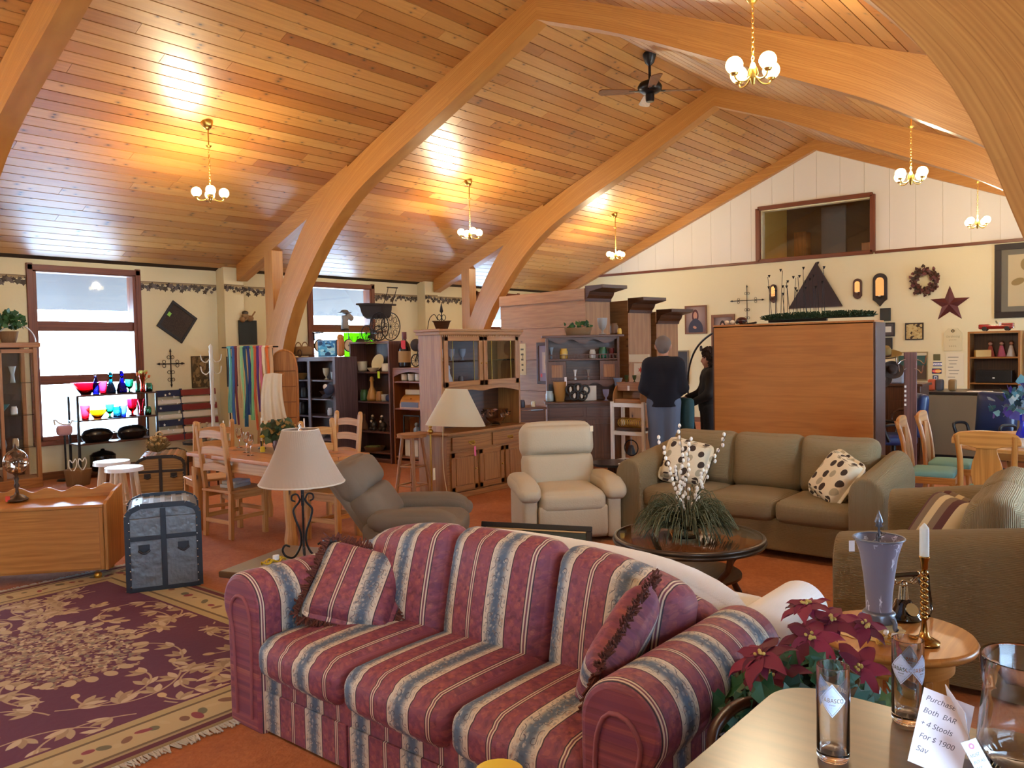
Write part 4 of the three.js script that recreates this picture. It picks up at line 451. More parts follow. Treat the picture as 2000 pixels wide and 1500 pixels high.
single('red_tag', facing(0.03, 0.04), flat(0xd0402c, 0.7), 'small red price tag at the foot of the ball candle stand', 'tag', [2.22, 0.585, -6.6], -0.6);
function trunk(label, pos, ry, w, d, h, body, band, slat, dome) {
  const t = thing('steamer_trunk', label, 'trunk', pos, ry); part(t, 'body', B(w, h - dome, d, 0, 0.01, 0, 0.01), body);
  const s = new THREE.Shape(); s.moveTo(-w / 2, 0); s.lineTo(w / 2, 0); s.lineTo(w / 2, dome * 0.3); s.quadraticCurveTo(w / 2 - 0.01, dome, w / 2 - dome * 1.2, dome); s.lineTo(-w / 2 + dome * 1.2, dome); s.quadraticCurveTo(-w / 2 + 0.01, dome, -w / 2, dome * 0.3); s.closePath(); part(t, 'lid', mv(X(s, d - 0.01, 0.005), 0, h - dome + 0.012, -d / 2 + 0.005), body);
  const hx = w / 2 + 0.004, bz = d / 2 + 0.004; const P = [[-hx, 0], [-hx, h - dome * 0.7], [-hx + dome * 0.3, h - dome * 0.25], [-hx + dome * 1.2, h + 0.012], [0, h + 0.014], [hx - dome * 1.2, h + 0.012], [hx - dome * 0.3, h - dome * 0.25], [hx, h - dome * 0.7], [hx, 0]];
  for (const z of [-bz, bz]) part(t, 'edge_band', [P.slice(0, -1).map((p, i) => bar([p[0], p[1] + 0.008, z], [P[i + 1][0], P[i + 1][1] + 0.008, z], 0.035, 0.012, 0.002))], band);
  for (const x of [0]) for (const zz of [-bz, bz]) part(t, 'strap', B(0.035, h - 0.02, 0.008, x, 0.02, zz), band); part(t, 'belt', [B(w + 0.012, 0.03, d + 0.014, 0, h * 0.62, 0, 0.003)], band);
  for (let i = -2; i <= 2; i++) part(t, 'lid_slat', B(0.03, 0.008, d, i * (w - 2.2 * dome) / 4, h + 0.013, 0), slat); part(t, 'bottom_band', [B(w + 0.01, 0.03, d + 0.01, 0, 0.0, 0, 0.003)], band);
  for (const z of [-1, 1]) part(t, 'lid_slat', B(w * 0.8, 0.007, 0.025, 0, h + 0.012, z * d * 0.28), slat);
  const rv = []; for (const sx of [-1, 1]) for (let k = 0; k < 9; k++) rv.push(S(0.006, sx * (hx - 0.012), 0.04 + k * (h - dome) / 9, bz + 0.006, 6)); part(t, 'rivets', rv, CHROME).userData.kind = 'stuff'; for (const x of [-1, 1]) part(t, 'handle', [T([[x * w * 0.28 - 0.035, h * 0.5, bz], [x * w * 0.28, h * 0.47, bz + 0.02], [x * w * 0.28 + 0.035, h * 0.5, bz]], 0.008), B(0.07, 0.05, 0.004, x * w * 0.28, h * 0.48, bz)], band);
  return t; }
const TINB = mat('tin_blue', 0x6c7278, 0.42, { metalness: 0.55, bumpMap: plasterTex, bumpScale: 0.006 });
trunk('dome-top grey tin steamer trunk on the rug corner', [2.842, 0.012, -5.552], -0.48, 0.44, 0.44, 0.56, TINB, mat('tin_band', 0x2f343c, 0.45, { metalness: 0.5 }), mat('tin_slat', 0x9aa0a8, 0.35, { metalness: 0.7 }), 0.07);
trunk('old slatted wooden trunk behind the white stools', [4.86, 0, -9.45], -0.55, 0.5, 0.78, 0.42, mat('oldwood', 0xffffff, 0.5, { map: woodTex(71, 0xa88a52, 0x6a4e2a, { su: 1, sv: 0.3 }) }), flat(0x1d1b1c, 0.5), OAKY, 0.09);
for (const [l, x, z] of [['white painted round stool, the front one of the pair', 3.45, -7.42], ['white painted round stool, the rear one of the pair', 3.58, -7.95]]) { const t = thing('round_stool', l, 'stool', [x, 0, z], rr(0, 1), 'white round stools'); part(t, 'seat', C(0.16, 0.165, 0.035, 0, 0.57, 0, 36), mat('stool_white', 0xdedfe0, 0.3)); for (let k = 0; k < 4; k++) { const a = k * PI / 2 + 0.4, c = Math.cos(a), s = Math.sin(a); part(t, 'leg', rod([c * 0.185, 0, s * 0.185], [c * 0.11, 0.57, s * 0.11], 0.02, 0.02), mat('stool_leg', 0xcbb79c, 0.5)); } for (const y of [0.16, 0.27]) part(t, 'stretcher', [0, 1, 2, 3].map(k => { const a = k * PI / 2 + 0.4, b = a + PI / 2, r = 0.165 - y * 0.12; return rod([Math.cos(a) * r, y, Math.sin(a) * r], [Math.cos(b) * r, y, Math.sin(b) * r], 0.009); }), mat('stool_leg', 0xcbb79c, 0.5)).userData.kind = 'stuff'; }
{ const t = thing('dried_bouquet', 'dried flower bouquet with feathers lying on the slatted trunk', 'flowers', [4.83, 0.45, -9.5]); const g = []; for (let i = 0; i < 160; i++) { const a = rr(0, 6.28), r = rr(0.02, 0.16), h = rr(0.05, 0.24) * (1 - r * 2.5); g.push(bar([0, 0.0, 0], [Math.cos(a) * r, Math.max(0.01, h), Math.sin(a) * r], 0.008, 0.004, 0)); } part(t, 'dried_stems', g, flat(0x7d6c46, 0.9)).userData.kind = 'stuff'; const r2 = []; for (let i = 0; i < 40; i++) r2.push(S(rr(0.012, 0.026), rr(-0.08, 0.08), rr(0.08, 0.2), rr(-0.08, 0.08), 7, 0.8)); part(t, 'seed_heads', r2, flat(0xa48a5c, 0.9)).userData.kind = 'stuff'; part(t, 'ribbon', [TO(0.04, 0.012, 0.02, 0.2, 0, 16, 6, 4.5)], flat(0xb79f78)); }
{ const t = thing('side_table_dark', 'small dark round table with the teddy bear beside the flag', 'table', [5.55, 0, -9.75]); part(t, 'table_top', C(0.24, 0.24, 0.03, 0, 0.47, 0, 32), mat('dark_gloss', 0x1c1d22, 0.25)); part(t, 'pedestal', L([[0.03, 0.02], [0.04, 0.1], [0.025, 0.3], [0.05, 0.47]], 0, 0, 0, 16), DARKW); part(t, 'foot_plate', C(0.15, 0.17, 0.025, 0, 0, 0, 24), DARKW); }
{ const t = thing('teddy_bear', 'small grey-brown teddy bear with a dark shirt on the dark round table', 'toy', [5.53, 0.5, -9.68], -0.7), f = mat('bear_fur', 0x8a7a62, 1); part(t, 'body', [S(0.07, 0, 0.07, 0, 14, 1.15), S(0.055, 0, 0.185, 0.01, 14, 0.95), S(0.02, -0.045, 0.23, 0), S(0.02, 0.045, 0.23, 0), S(0.022, 0, 0.175, 0.055), S(0.03, -0.07, 0.03, 0.06, 10, 0.8, 0.8, 1.6), S(0.03, 0.07, 0.03, 0.06, 10, 0.8, 0.8, 1.6)], f); part(t, 'shirt', [S(0.077, 0, 0.075, -0.002, 14, 0.85), S(0.03, -0.075, 0.1, 0.02, 10, 1.4), S(0.03, 0.075, 0.1, 0.02, 10, 1.4)], flat(0x33404e, 0.9)); part(t, 'nose', S(0.008, 0, 0.185, 0.075, 8), BLACKP); part(t, 'red_bow', S(0.018, 0.05, 0.06, 0.07, 8), flat(0xb02a2a)); }
{ const t = thing('seat_stool', 'low oak stool with saddle seat in front of the dark table', 'stool', [5.1, 0, -8.75]); part(t, 'seat', mv(soft(0.34, 0.04, 0.3, { r: 0.02, n: 10 }), 0, 0.36, 0), OAKY); for (const [x, z] of [[-1, -1], [1, -1], [-1, 1], [1, 1]]) part(t, 'leg', rod([x * 0.15, 0, z * 0.13], [x * 0.1, 0.35, z * 0.09], 0.018), DARKW); }
// ---------- wall pieces and shelving on the window side ----------
{ const t = thing('metal_shelf', 'black metal shelf in front of the left window with coloured glass', 'shelf', [5.14, 0, -11.28]), w = 1.08, d = 0.3; for (const [y, n] of [[1.085, 0.02], [0.76, 0.02], [0.45, 0.02], [0.06, 0.02]]) part(t, 'shelf_board', B(w, n, d, 0, y, 0), DARKW); for (const [x, z] of [[-1, -1], [1, -1], [-1, 1], [1, 1]]) part(t, 'post', B(0.03, 1.09, 0.03, x * (w / 2 - 0.012), 0, z * (d / 2 - 0.012)), BLACKP); }
const tint = (c, th = 0.05) => glassOf(0xffffff, th, { attenuationColor: new THREE.Color(c), attenuationDistance: 0.012 });
const VESSEL = {
  bowl: s => [[0.001, 0], [0.05, 0], [0.055, 0.01], [0.1, 0.07], [0.15, 0.13], [0.146, 0.133], [0.094, 0.075], [0.045, 0.018], [0.001, 0.014]], bottle: s => [[0.001, 0], [0.034, 0], [0.036, 0.02], [0.035, 0.09], [0.026, 0.13], [0.012, 0.17], [0.01, 0.2], [0.013, 0.205], [0.006, 0.206], [0.006, 0.17], [0.02, 0.128], [0.029, 0.09], [0.03, 0.012], [0.001, 0.01]],
  tumbler: s => [[0.001, 0], [0.032, 0], [0.04, 0.06], [0.048, 0.14], [0.045, 0.14], [0.036, 0.06], [0.028, 0.014], [0.001, 0.014]], decanter: s => [[0.001, 0], [0.05, 0], [0.055, 0.03], [0.04, 0.09], [0.018, 0.14], [0.016, 0.19], [0.024, 0.2], [0.02, 0.215], [0.016, 0.235], [0.001, 0.24]],
  goblet: s => [[0.001, 0], [0.036, 0], [0.034, 0.006], [0.01, 0.015], [0.01, 0.04], [0.03, 0.06], [0.042, 0.1], [0.046, 0.15], [0.043, 0.15], [0.038, 0.1], [0.026, 0.068], [0.001, 0.055]], vase: s => [[0.001, 0], [0.03, 0], [0.022, 0.05], [0.02, 0.1], [0.035, 0.17], [0.045, 0.2], [0.042, 0.2], [0.03, 0.168], [0.016, 0.1], [0.016, 0.05], [0.02, 0.012], [0.001, 0.01]], jar: s => [[0.001, 0], [0.034, 0], [0.038, 0.01], [0.038, 0.075], [0.03, 0.085], [0.031, 0.1], [0.027, 0.1], [0.026, 0.086], [0.034, 0.07], [0.034, 0.014], [0.001, 0.01]]
};
for (const [n, c, x, dz, y, sc, label] of [['bowl', 0xc01830, -0.36, 0, 1.106, 1.0, 'wide ruffled red glass bowl at the left end of the shelf top'], ['bottle', 0x1418a8, -0.27, 0.1, 1.106, 1.0, 'cobalt blue glass bottle before the red bowl'], ['tumbler', 0xd01030, -0.16, 0.06, 1.106, 1.0, 'red glass vase between blue bottle and teal decanter'], ['decanter', 0x18b0b8, -0.03, 0, 1.106, 1.0, 'teal glass decanter in the middle of the shelf top'], ['decanter', 0x1848c8, 0.1, 0.04, 1.106, 1.05, 'blue glass decanter with stopper on the shelf top'], ['goblet', 0x10a068, 0.2, 0.05, 1.106, 1.0, 'green glass goblet right of the blue decanter'], ['tumbler', 0x50a880, 0.3, 0.08, 1.106, 0.75, 'short green ribbed tumbler on the shelf top'], ['vase', 0xd83a1c, 0.38, 0.06, 1.106, 1.0, 'slender red glass vase holding orange flowers'], ['jar', 0x207858, 0.47, 0.06, 1.106, 1.0, 'small green glass jar at the right end of the shelf top'],
  ['tumbler', 0xc81828, -0.4, 0.05, 0.781, 1.1, 'red tumbler at the left end of the second glass shelf'], ['bowl', 0xd8a010, -0.22, 0.0, 0.781, 0.75, 'amber yellow glass bowl on the second shelf'], ['goblet', 0x10a070, -0.08, 0.05, 0.781, 1.0, 'green goblet on the second shelf beside the amber bowl'], ['jar', 0x18a0b8, 0.02, 0.05, 0.781, 1.2, 'teal glass jar on the second shelf'], ['tumbler', 0x2048c8, 0.11, 0.03, 0.781, 0.9, 'blue tumbler on the second shelf'], ['goblet', 0xc81030, 0.22, 0.06, 0.781, 1.3, 'large red goblet on the second shelf'], ['vase', 0xb01028, 0.35, 0.05, 0.781, 0.95, 'red footed vase on the second shelf'], ['jar', 0x2a8a50, 0.45, 0.04, 0.781, 1.0, 'green jar at the right end of the second shelf']]) { const o = single('coloured_glass', L(VESSEL[n](), 0, 0, 0, 24), tint(c), label, 'glassware', [5.14 + x, y, -11.28 + dz], 0, 'coloured glass on the black shelf'); o.scale.setScalar(sc * 1.22); }
{ const t = thing('orange_flowers', 'orange silk flower sprig in the slender red vase', 'flowers', [5.52, 1.29, -11.22]); for (let i = 0; i < 12; i++) { const a = rr(0, 6.28), r = rr(0.02, 0.09), y = rr(0.02, 0.14); part(t, 'stem', rod([0, -0.06, 0], [Math.cos(a) * r, y, Math.sin(a) * r], 0.003), flat(0x5b7a3a)); part(t, 'petals', [S(0.016, Math.cos(a) * r, y, Math.sin(a) * r, 7, 1.4), S(0.012, Math.cos(a) * r + 0.012, y + 0.01, Math.sin(a) * r, 6)], flat(i % 3 ? 0xc8642a : 0xbfc26a, 0.7)).userData.kind = 'stuff'; } }
for (const [x, l] of [[-0.25, 'black oval roasting pan, left one on the third shelf'], [0.22, 'black oval roasting pan, right one on the third shelf']]) { const t = thing('roasting_pan', l, 'pan', [5.14 + x, 0.471, -11.26], 0, 'black roasting pans'); const g = L([[0.001, 0], [0.13, 0], [0.17, 0.04], [0.185, 0.1], [0.19, 0.1], [0.18, 0.115], [0.15, 0.16], [0.08, 0.185], [0.001, 0.19]], 0, 0, 0, 28); g.scale(1.15, 1, 0.7); part(t, 'pan_body', g, mat('enamel', 0x0e1014, 0.18)); for (const s of [-1, 1]) part(t, 'handle', T([[s * 0.2, 0.1, -0.04], [s * 0.235, 0.105, 0], [s * 0.2, 0.1, 0.04]], 0.006), CHROME); }
{ const t = thing('enamel_pot', 'black enamel stock pot with lid on the bottom shelf', 'pot', [4.95, 0.081, -11.24]); part(t, 'pot_body', L([[0.001, 0], [0.13, 0], [0.16, 0.06], [0.16, 0.2], [0.15, 0.21]], 0, 0, 0, 28), mat('enamel', 0x0e1014, 0.18)); part(t, 'lid', L([[0.165, 0.205], [0.12, 0.245], [0.03, 0.27], [0.02, 0.29], [0.001, 0.295]], 0, 0, 0, 28), mat('enamel', 0x0e1014, 0.18)); }
{ const t = thing('curio_cabinet', 'glass-sided oak curio cabinet at the far left edge', 'cabinet', [3.7, 0, -11.27]), w = 0.84, d = 0.46, h = 1.8; part(t, 'top', B(w + 0.06, 0.06, d + 0.05, 0, h - 0.06, 0), OAK); part(t, 'bottom', B(w, 0.12, d, 0, 0, 0), OAK); part(t, 'back_panel', B(w - 0.04, h - 0.18, 0.015, 0, 0.12, -d / 2 + 0.01), flat(0x3a2b22, 0.6));
  for (const [x, z] of [[-1, -1], [1, -1], [-1, 1], [1, 1]]) part(t, 'post', B(0.05, h - 0.15, 0.05, x * (w / 2 - 0.026), 0.1, z * (d / 2 - 0.026)), OAK); part(t, 'door_rail', [B(w - 0.1, 0.05, 0.03, 0, h - 0.13, d / 2 - 0.02), B(0.04, h - 0.2, 0.03, 0.0, 0.12, d / 2 - 0.02)], OAK);
  for (const y of [0.5, 0.9, 1.3]) part(t, 'glass_shelf', B(w - 0.1, 0.008, d - 0.08, 0, y, 0, 0), glassOf(0xdfeeea, 0.004)); for (const s of [-1, 1]) part(t, 'side_pane', B(0.004, h - 0.2, d - 0.1, s * (w / 2 - 0.02), 0.12, 0, 0), GLASS); part(t, 'front_pane', B(w - 0.1, h - 0.22, 0.004, 0, 0.12, d / 2 - 0.02, 0), GLASS); }
for (const [x, y, c, k, l] of [[0.0, 0.91, 0x2d6f70, 'bowl', 'teal pottery bowl inside the curio cabinet'], [0.2, 0.91, 0xcfc8ba, 'jar', 'white jar inside the curio cabinet'], [0.05, 0.51, 0x6d7f86, 'decanter', 'grey decanter on the lower curio shelf'], [0.2, 0.51, 0xb59a70, 'jar', 'tan jar on the lower curio shelf'], [0.02, 1.31, 0xd8d8d2, 'goblet', 'white goblet on the upper curio shelf'], [0.2, 1.31, 0x9ab0b4, 'vase', 'pale vase on the upper curio shelf'], [0.1, 0.121, 0xd2c9b8, 'bowl', 'cream bowl at the bottom of the curio cabinet']]) single('curio_piece', L(VESSEL[k](), 0, 0, 0, 18), flat(c, 0.3), l, 'pottery', [3.7 + x, y, -11.25], 0, 'pieces in the curio cabinet');
const IVY = [0x2c5a2c, 0x1f4a24, 0x3d6b35, 0x24502f].map(c => new THREE.Mesh((() => { const g = X(SH([[0, 0], [0.016, -0.004], [0.03, 0.012], [0.02, 0.026], [0, 0.05], [-0.02, 0.026], [-0.03, 0.012], [-0.016, -0.004]]), 0.0008, 0); return g; })(), flat(c, 0.5)));
{ const t = thing('ivy_basket', 'green ivy plant in a wicker basket on top of the curio cabinet', 'plant', [3.86, 1.8, -11.2]); part(t, 'basket', L([[0.001, 0], [0.075, 0], [0.095, 0.07], [0.11, 0.14], [0.1, 0.14], [0.001, 0.13]], 0, 0, 0, 20), mat('wicker', 0x8a6a45, 0.9, { bumpMap: weaveTex, bumpScale: 0.004 })); for (let i = 0; i < 120; i++) { const a = rr(0, 6.28), b = rr(0.1, 1.45), r = rr(0.1, 0.2), o = shared(t, 'leaf', pick(IVY), [Math.cos(a) * Math.sin(b) * r, 0.16 + Math.cos(b) * r * 1.2, Math.sin(a) * Math.sin(b) * r]); o.rotation.set(rr(-0.8, 0.8), rr(-1, 1), rr(0, 6.28)); o.scale.setScalar(rr(0.9, 1.4)); } }
single('white_hoop', TO(0.22, 0.008, 0, 0, 0, 32, 6, PI), flat(0xcfd2d6, 0.4), 'thin white half hoop on the curio cabinet beside the ivy', 'hoop', [3.98, 1.81, -11.3]);
const wallFrame = (name, label, cat, x, y, z, w, h, fm, art, axis = 'L', fw = 0.03, group) => { const t = thing(name, label, cat, [x, y, z], axis === 'L' ? 0 : -PI / 2, group); part(t, 'frame', [B(w, fw, 0.025, 0, h / 2 - fw, 0.0125), B(w, fw, 0.025, 0, -h / 2, 0.0125), B(fw, h - 2 * fw, 0.025, -w / 2 + fw / 2, -h / 2 + fw, 0.0125), B(fw, h - 2 * fw, 0.025, w / 2 - fw / 2, -h / 2 + fw, 0.0125)], fm); const g = facing(w - 2 * fw, h - 2 * fw, 0.008); part(t, 'artwork', mv(g, 0, 0, 0.012), art); return t; };
const artM = (draw, w = 256, h = 256) => { const m = mat(null, 0xffffff, 0.75, { map: canvasTex(w, h, draw, 1, 1, THREE.ClampToEdgeWrapping) }); m.userData.uvm = false; return m; };
const splat = (bg, cols, n = 120, sd = 5, s = 18) => artM((g, w, h) => { seedv = sd; g.fillStyle = bg; g.fillRect(0, 0, w, h); for (let i = 0; i < n; i++) { g.fillStyle = pick(cols); g.beginPath(); g.ellipse(rnd() * w, rnd() * h, rr(0.3, 1) * s, rr(0.3, 1) * s, rnd() * 3, 0, 7); g.fill(); } });
{ const t = wallFrame('diamond_panel', 'dark woven square panel hung as a diamond by the left window', 'wall decor', 6.25, 2.1, ZL + 0.004, 0.46, 0.46, BLACKP, splat('#3a2c22', ['#2e2219', '#463628', '#33261c'], 900, 3, 5), 'L', 0.04); t.rotation.z = -0.61; part(t, 'price_sticker', mv(facing(0.05, 0.06), -0.17, 0.02, 0.03), flat(0x8fd05a), 'green price sticker'); }
function ironCross(label, x, y, z, h, w, axis) { const t = thing('iron_cross', label, 'wall cross', [x, y, z], axis === 'L' ? 0 : -PI / 2, 'iron wall crosses'), c = 0.13 * h; part(t, 'upright', bar([0, -h / 2, 0.015], [0, h / 2, 0.015], 0.014, 0.01), IRON); part(t, 'crossbar', bar([-w / 2, c, 0.015], [w / 2, c, 0.015], 0.014, 0.01), IRON); for (const [px, py, rz] of [[0, h / 2, 0], [-w / 2, c, PI / 2], [w / 2, c, -PI / 2], [0, -h / 2, PI]]) part(t, 'spear_tip', mv(ro(C(0.001, 0.02, 0.05, 0, -0.01, 0, 4), 0, 0, rz), px, py, 0.015), IRON); const sc = []; for (const [px, py, vx, vy] of [[0, h * 0.32, 0, 1], [-w * 0.28, c, 1, 0], [w * 0.28, c, 1, 0], [0, -h * 0.12, 0, 1], [0, -h * 0.34, 0, 1]]) for (const s of [-1, 1]) sc.push(TO(0.024, 0.004, px + (vy ? s * 0.03 : 0), py + (vx ? s * 0.03 : 0), 0.015, 14, 5)); sc.forEach(g => part(t, 'scroll', g, IRON)); }
ironCross('black scrolled iron cross above the wooden flag', 6.12, 1.42, ZL + 0.01, 0.5, 0.36, 'L');
wallFrame('landscape_print', 'unframed brown landscape print behind the white coat rack', 'picture', 6.62, 1.35, ZL, 0.34, 0.48, flat(0x4a3a22), splat('#5c4a2c', ['#6e5a38', '#4a3a20', '#857048', '#3c3018'], 260, 12, 30), 'L', 0.012);
wallFrame('black_print', 'small black framed white print beside the hanging scarves', 'picture', 7.0, 1.34, ZL + 0.225, 0.2, 0.46, BLACKP, splat('#c9c4ba', ['#a8a49c'], 6, 3, 40), 'L', 0.03);
{ const t = thing('chalkboard', 'chalkboard sign with a chef figure on top', 'sign', [7.28, 1.94, ZL + 0.235]); part(t, 'board', B(0.32, 0.38, 0.02, 0, -0.19, 0.01), flat(0x262b29, 0.8)); part(t, 'chef_figure', [S(0.055, -0.05, 0.25, 0.03), S(0.06, 0.03, 0.22, 0.03, 12, 0.8), S(0.045, -0.1, 0.2, 0.03), bar([0.06, 0.24, 0.03], [0.13, 0.33, 0.03], 0.02)], flat(0x8a6a44, 0.7)); part(t, 'chef_hat', S(0.05, -0.05, 0.305, 0.03, 12, 0.7), flat(0x4a4034)); }
{ const t = thing('plank_flag', 'wooden plank flag with white stars leaning on the wall', 'wall decor', [6.31, 0.36, -11.42]); t.rotation.x = -0.12; const red = flat(0x7a2a26, 0.7), wh = flat(0xd6cfbf, 0.7), bl = flat(0x1c2644, 0.7), H = 0.76, n = 7; for (let i = 0; i < n; i++) { const y = H - (i + 1) * H / n; part(t, 'plank', B(0.56, H / n - 0.02, 0.02, 0.2, y, 0), i % 2 ? wh : red); if (i < 6) { part(t, 'plank', B(0.36, H / n - (i % 2 ? 0.05 : 0.016), 0.024, -0.28, y, 0), i % 2 ? wh : bl); } else part(t, 'plank', B(0.36, H / n - 0.02, 0.02, -0.28, y, 0), red); } part(t, 'batten', B(0.04, H, 0.02, -0.07, 0, -0.02), bl); part(t, 'batten', B(0.04, H, 0.02, 0.4, 0, -0.02), MIDW); const st = (() => { const s = []; for (let k = 0; k < 10; k++) { const q = k % 2 ? 0.009 : 0.022; s.push([Math.sin(k * PI / 5) * q, Math.cos(k * PI / 5) * q]); } return X(SH(s), 0.006, 0); })(); const sm = new THREE.Mesh(clean(st), flat(0xe9e6dd, 0.6)); for (let k = 0; k < 13; k++) { const a = k / 13 * 6.283; shared(t, 'star', sm, [-0.28 + Math.cos(a) * 0.14, 0.42 + Math.sin(a) * 0.27, 0.014]); } }
{ const t = thing('coat_rack', 'white coat rack with curved hooks beside the scarves', 'coat rack', [6.22, 0, -10.62]), wm = mat('offwhite', 0xc9c3b4, 0.4); part(t, 'pole', L([[0.025, 0], [0.025, 0.9], [0.035, 0.92], [0.028, 0.95], [0.035, 0.98], [0.026, 1.0], [0.03, 1.5], [0.024, 1.62], [0.03, 1.65], [0.022, 1.68], [0.03, 1.72], [0.001, 1.76]], 0, 0, 0, 18), wm); for (let k = 0; k < 6; k++) { const a = k * 1.047, c = Math.cos(a), s = Math.sin(a), y = k % 2 ? 1.55 : 1.38; part(t, 'hook', T([[c * 0.02, y, s * 0.02], [c * 0.08, y - 0.05, s * 0.08], [c * 0.14, y - 0.02, s * 0.14], [c * 0.16, y + 0.06, s * 0.16]], 0.007), wm); } for (let k = 0; k < 4; k++) { const a = k * PI / 2; part(t, 'foot', T([[0, 0.25, 0], [Math.cos(a) * 0.1, 0.15, Math.sin(a) * 0.1], [Math.cos(a) * 0.22, 0.01, Math.sin(a) * 0.22]], 0.012), wm); } }
// scarves on a rod
{ const a = [6.33, -10.36], b = [6.7, -9.85], t = thing('scarf_rack', 'iron rod stand carrying the row of coloured scarves', 'rack', [0, 0, 0]); part(t, 'rod', rod([a[0] - 0.05, 1.7, a[1] - 0.07], [b[0] + 0.05, 1.7, b[1] + 0.07], 0.01), IRON); for (const p of [a, b]) { part(t, 'post', rod([p[0], 0, p[1]], [p[0], 1.7, p[1]], 0.01), IRON); part(t, 'foot', bar([p[0] - 0.12, 0.01, p[1] + 0.09], [p[0] + 0.12, 0.01, p[1] - 0.09], 0.02), IRON); }
  const cols = [[0x5f9e96, 'sea green'], [0x3a5f9a, 'denim blue'], [0x6a2c34, 'maroon'], [0xb09a78, 'beige'], [0x8ec08a, 'pale green'], [0x1c4a6a, 'petrol blue'], [0x22306e, 'navy'], [0x6fae7c, 'leaf green'], [0xb85a34, 'rust'], [0x55327a, 'purple'], [0xc26a86, 'pink'], [0xd9cdb0, 'ivory'], [0xd06a2a, 'bright orange'], [0xc7a27a, 'sand']], dx = (b[0] - a[0]), dz = (b[1] - a[1]), ang = Math.atan2(-dz, dx);
  cols.forEach(([c, nm], i) => { const k = (i + 0.5) / cols.length, len = rr(0.85, 1.2), g = new THREE.BoxGeometry(0.05, len, 0.014, 4, 16, 2), p = g.attributes.position; g.translate(0, 1.7 - len / 2, 0.014); for (let j = 0; j < p.count; j++) { const y = 1.7 - p.getY(j); p.setX(j, p.getX(j) * (0.75 + 0.5 * Math.sin(y * 2 + i) * y) + 0.012 * Math.sin(y * 5 + i)); p.setZ(j, p.getZ(j) + 0.01 * Math.sin(p.getX(j) * 140 + i)); } g.computeVertexNormals(); const top = ro(TO(0.014, 0.006, 0, 0, 0, 12, 6), 0, PI / 2); top.scale(7, 1, 1); single('scarf', [g, mv(top, 0, 1.7, 0)], mat('scarf' + c, c, 0.85, { side: THREE.DoubleSide }), nm + ' scarf hanging in the row on the iron rod', 'scarf', [a[0] + dx * k, 0, a[1] + dz * k], ang, 'hanging scarves'); }); }
{ const t = thing('arched_board', 'round-topped wooden plank board behind the scarves', 'board', [6.9, 0, -9.86], -0.9); const s = new THREE.Shape(); s.moveTo(-0.17, 0); s.lineTo(-0.17, 1.48); s.absarc(0, 1.48, 0.17, PI, 0, true); s.lineTo(0.17, 0); s.closePath(); part(t, 'panel', X(s, 0.02, 0.003), OAK); part(t, 'arch_rim', T([[-0.17, 0.02, 0.02], [-0.17, 1.48, 0.02], [-0.12, 1.6, 0.02], [0, 1.65, 0.02], [0.12, 1.6, 0.02], [0.17, 1.48, 0.02], [0.17, 0.02, 0.02]], 0.016, 6, false, 60), OAKY); for (let k = 0; k < 6; k++) part(t, 'rib', B(0.32, 0.012, 0.012, 0, 0.25 + k * 0.22, 0.024), MIDW); }
{ const t = thing('lace_throw', 'cream lace throw draped over a wooden stand', 'textile', [6.14, 0, -9.0], -0.9); const g = new THREE.PlaneGeometry(0.34, 0.6, 28, 12), p = g.attributes.position; for (let i = 0; i < p.count; i++) { const x = p.getX(i), y = p.getY(i), k = (0.3 - y) / 0.6; p.setZ(i, 0.02 * Math.sin(x * 55) * (0.3 + k) + 0.05 - 0.12 * Math.max(0, -x - 0.05)); p.setX(i, x * (0.7 + 0.3 * k) - 0.05 * k * (1 - k) * 2); p.setY(i, y - 0.05 * Math.abs(x) * 2); } g.computeVertexNormals(); part(t, 'cloth', mv(g, 0, 1.06, 0), mat('lace', 0xcfc6b2, 0.9, { side: THREE.DoubleSide, transmission: 0.12, thickness: 0 })); part(t, 'stand_post', C(0.015, 0.015, 1.34, 0, 0, 0.02), OAKY); part(t, 'stand_bar', rod([-0.13, 1.335, 0.02], [0.13, 1.335, 0.02], 0.012), OAKY); part(t, 'stand_foot', [B(0.3, 0.03, 0.05, 0, 0, 0.02), B(0.05, 0.03, 0.3, 0, 0.005, 0.02)], OAKY); }

{ const t = thing('heart_basket', 'wicker basket with white wire hearts on the floor by the curio cabinet', 'basket', [4.42, 0, -10.75], 0.3); part(t, 'basket_body', L([[0.001, 0], [0.13, 0], [0.16, 0.2], [0.15, 0.2], [0.001, 0.02]], 0, 0, 0, 20), MATS.wicker); for (const s of [-1, 1]) part(t, 'wire_heart', T([[s * 0.07, 0.18, 0], [s * 0.07 - 0.06, 0.27, 0], [s * 0.07 - 0.04, 0.33, 0], [s * 0.07, 0.29, 0], [s * 0.07 + 0.04, 0.33, 0], [s * 0.07 + 0.06, 0.27, 0]], 0.007, 6, true, 40), WHITEP); }
{ const t = thing('wall_pocket', 'pink and white basket hanging beside the black shelf', 'basket', [4.5, 0.66, -11.3]); part(t, 'pouch', mv(soft(0.2, 0.14, 0.1, { r: 0.05, n: 8 }), 0, 0, 0), flat(0xb98a8a, 0.8)); part(t, 'rim', T([[-0.11, 0.07, 0], [-0.12, 0.15, 0], [-0.06, 0.09, 0.04], [0.06, 0.08, 0.04], [0.1, 0.12, 0]], 0.012, 6), WHITEP); part(t, 'hanging_post', C(0.012, 0.012, 0.6, 0, -0.66, 0), IRON); part(t, 'foot', C(0.1, 0.12, 0.02, 0, -0.66, 0, 20), IRON); }
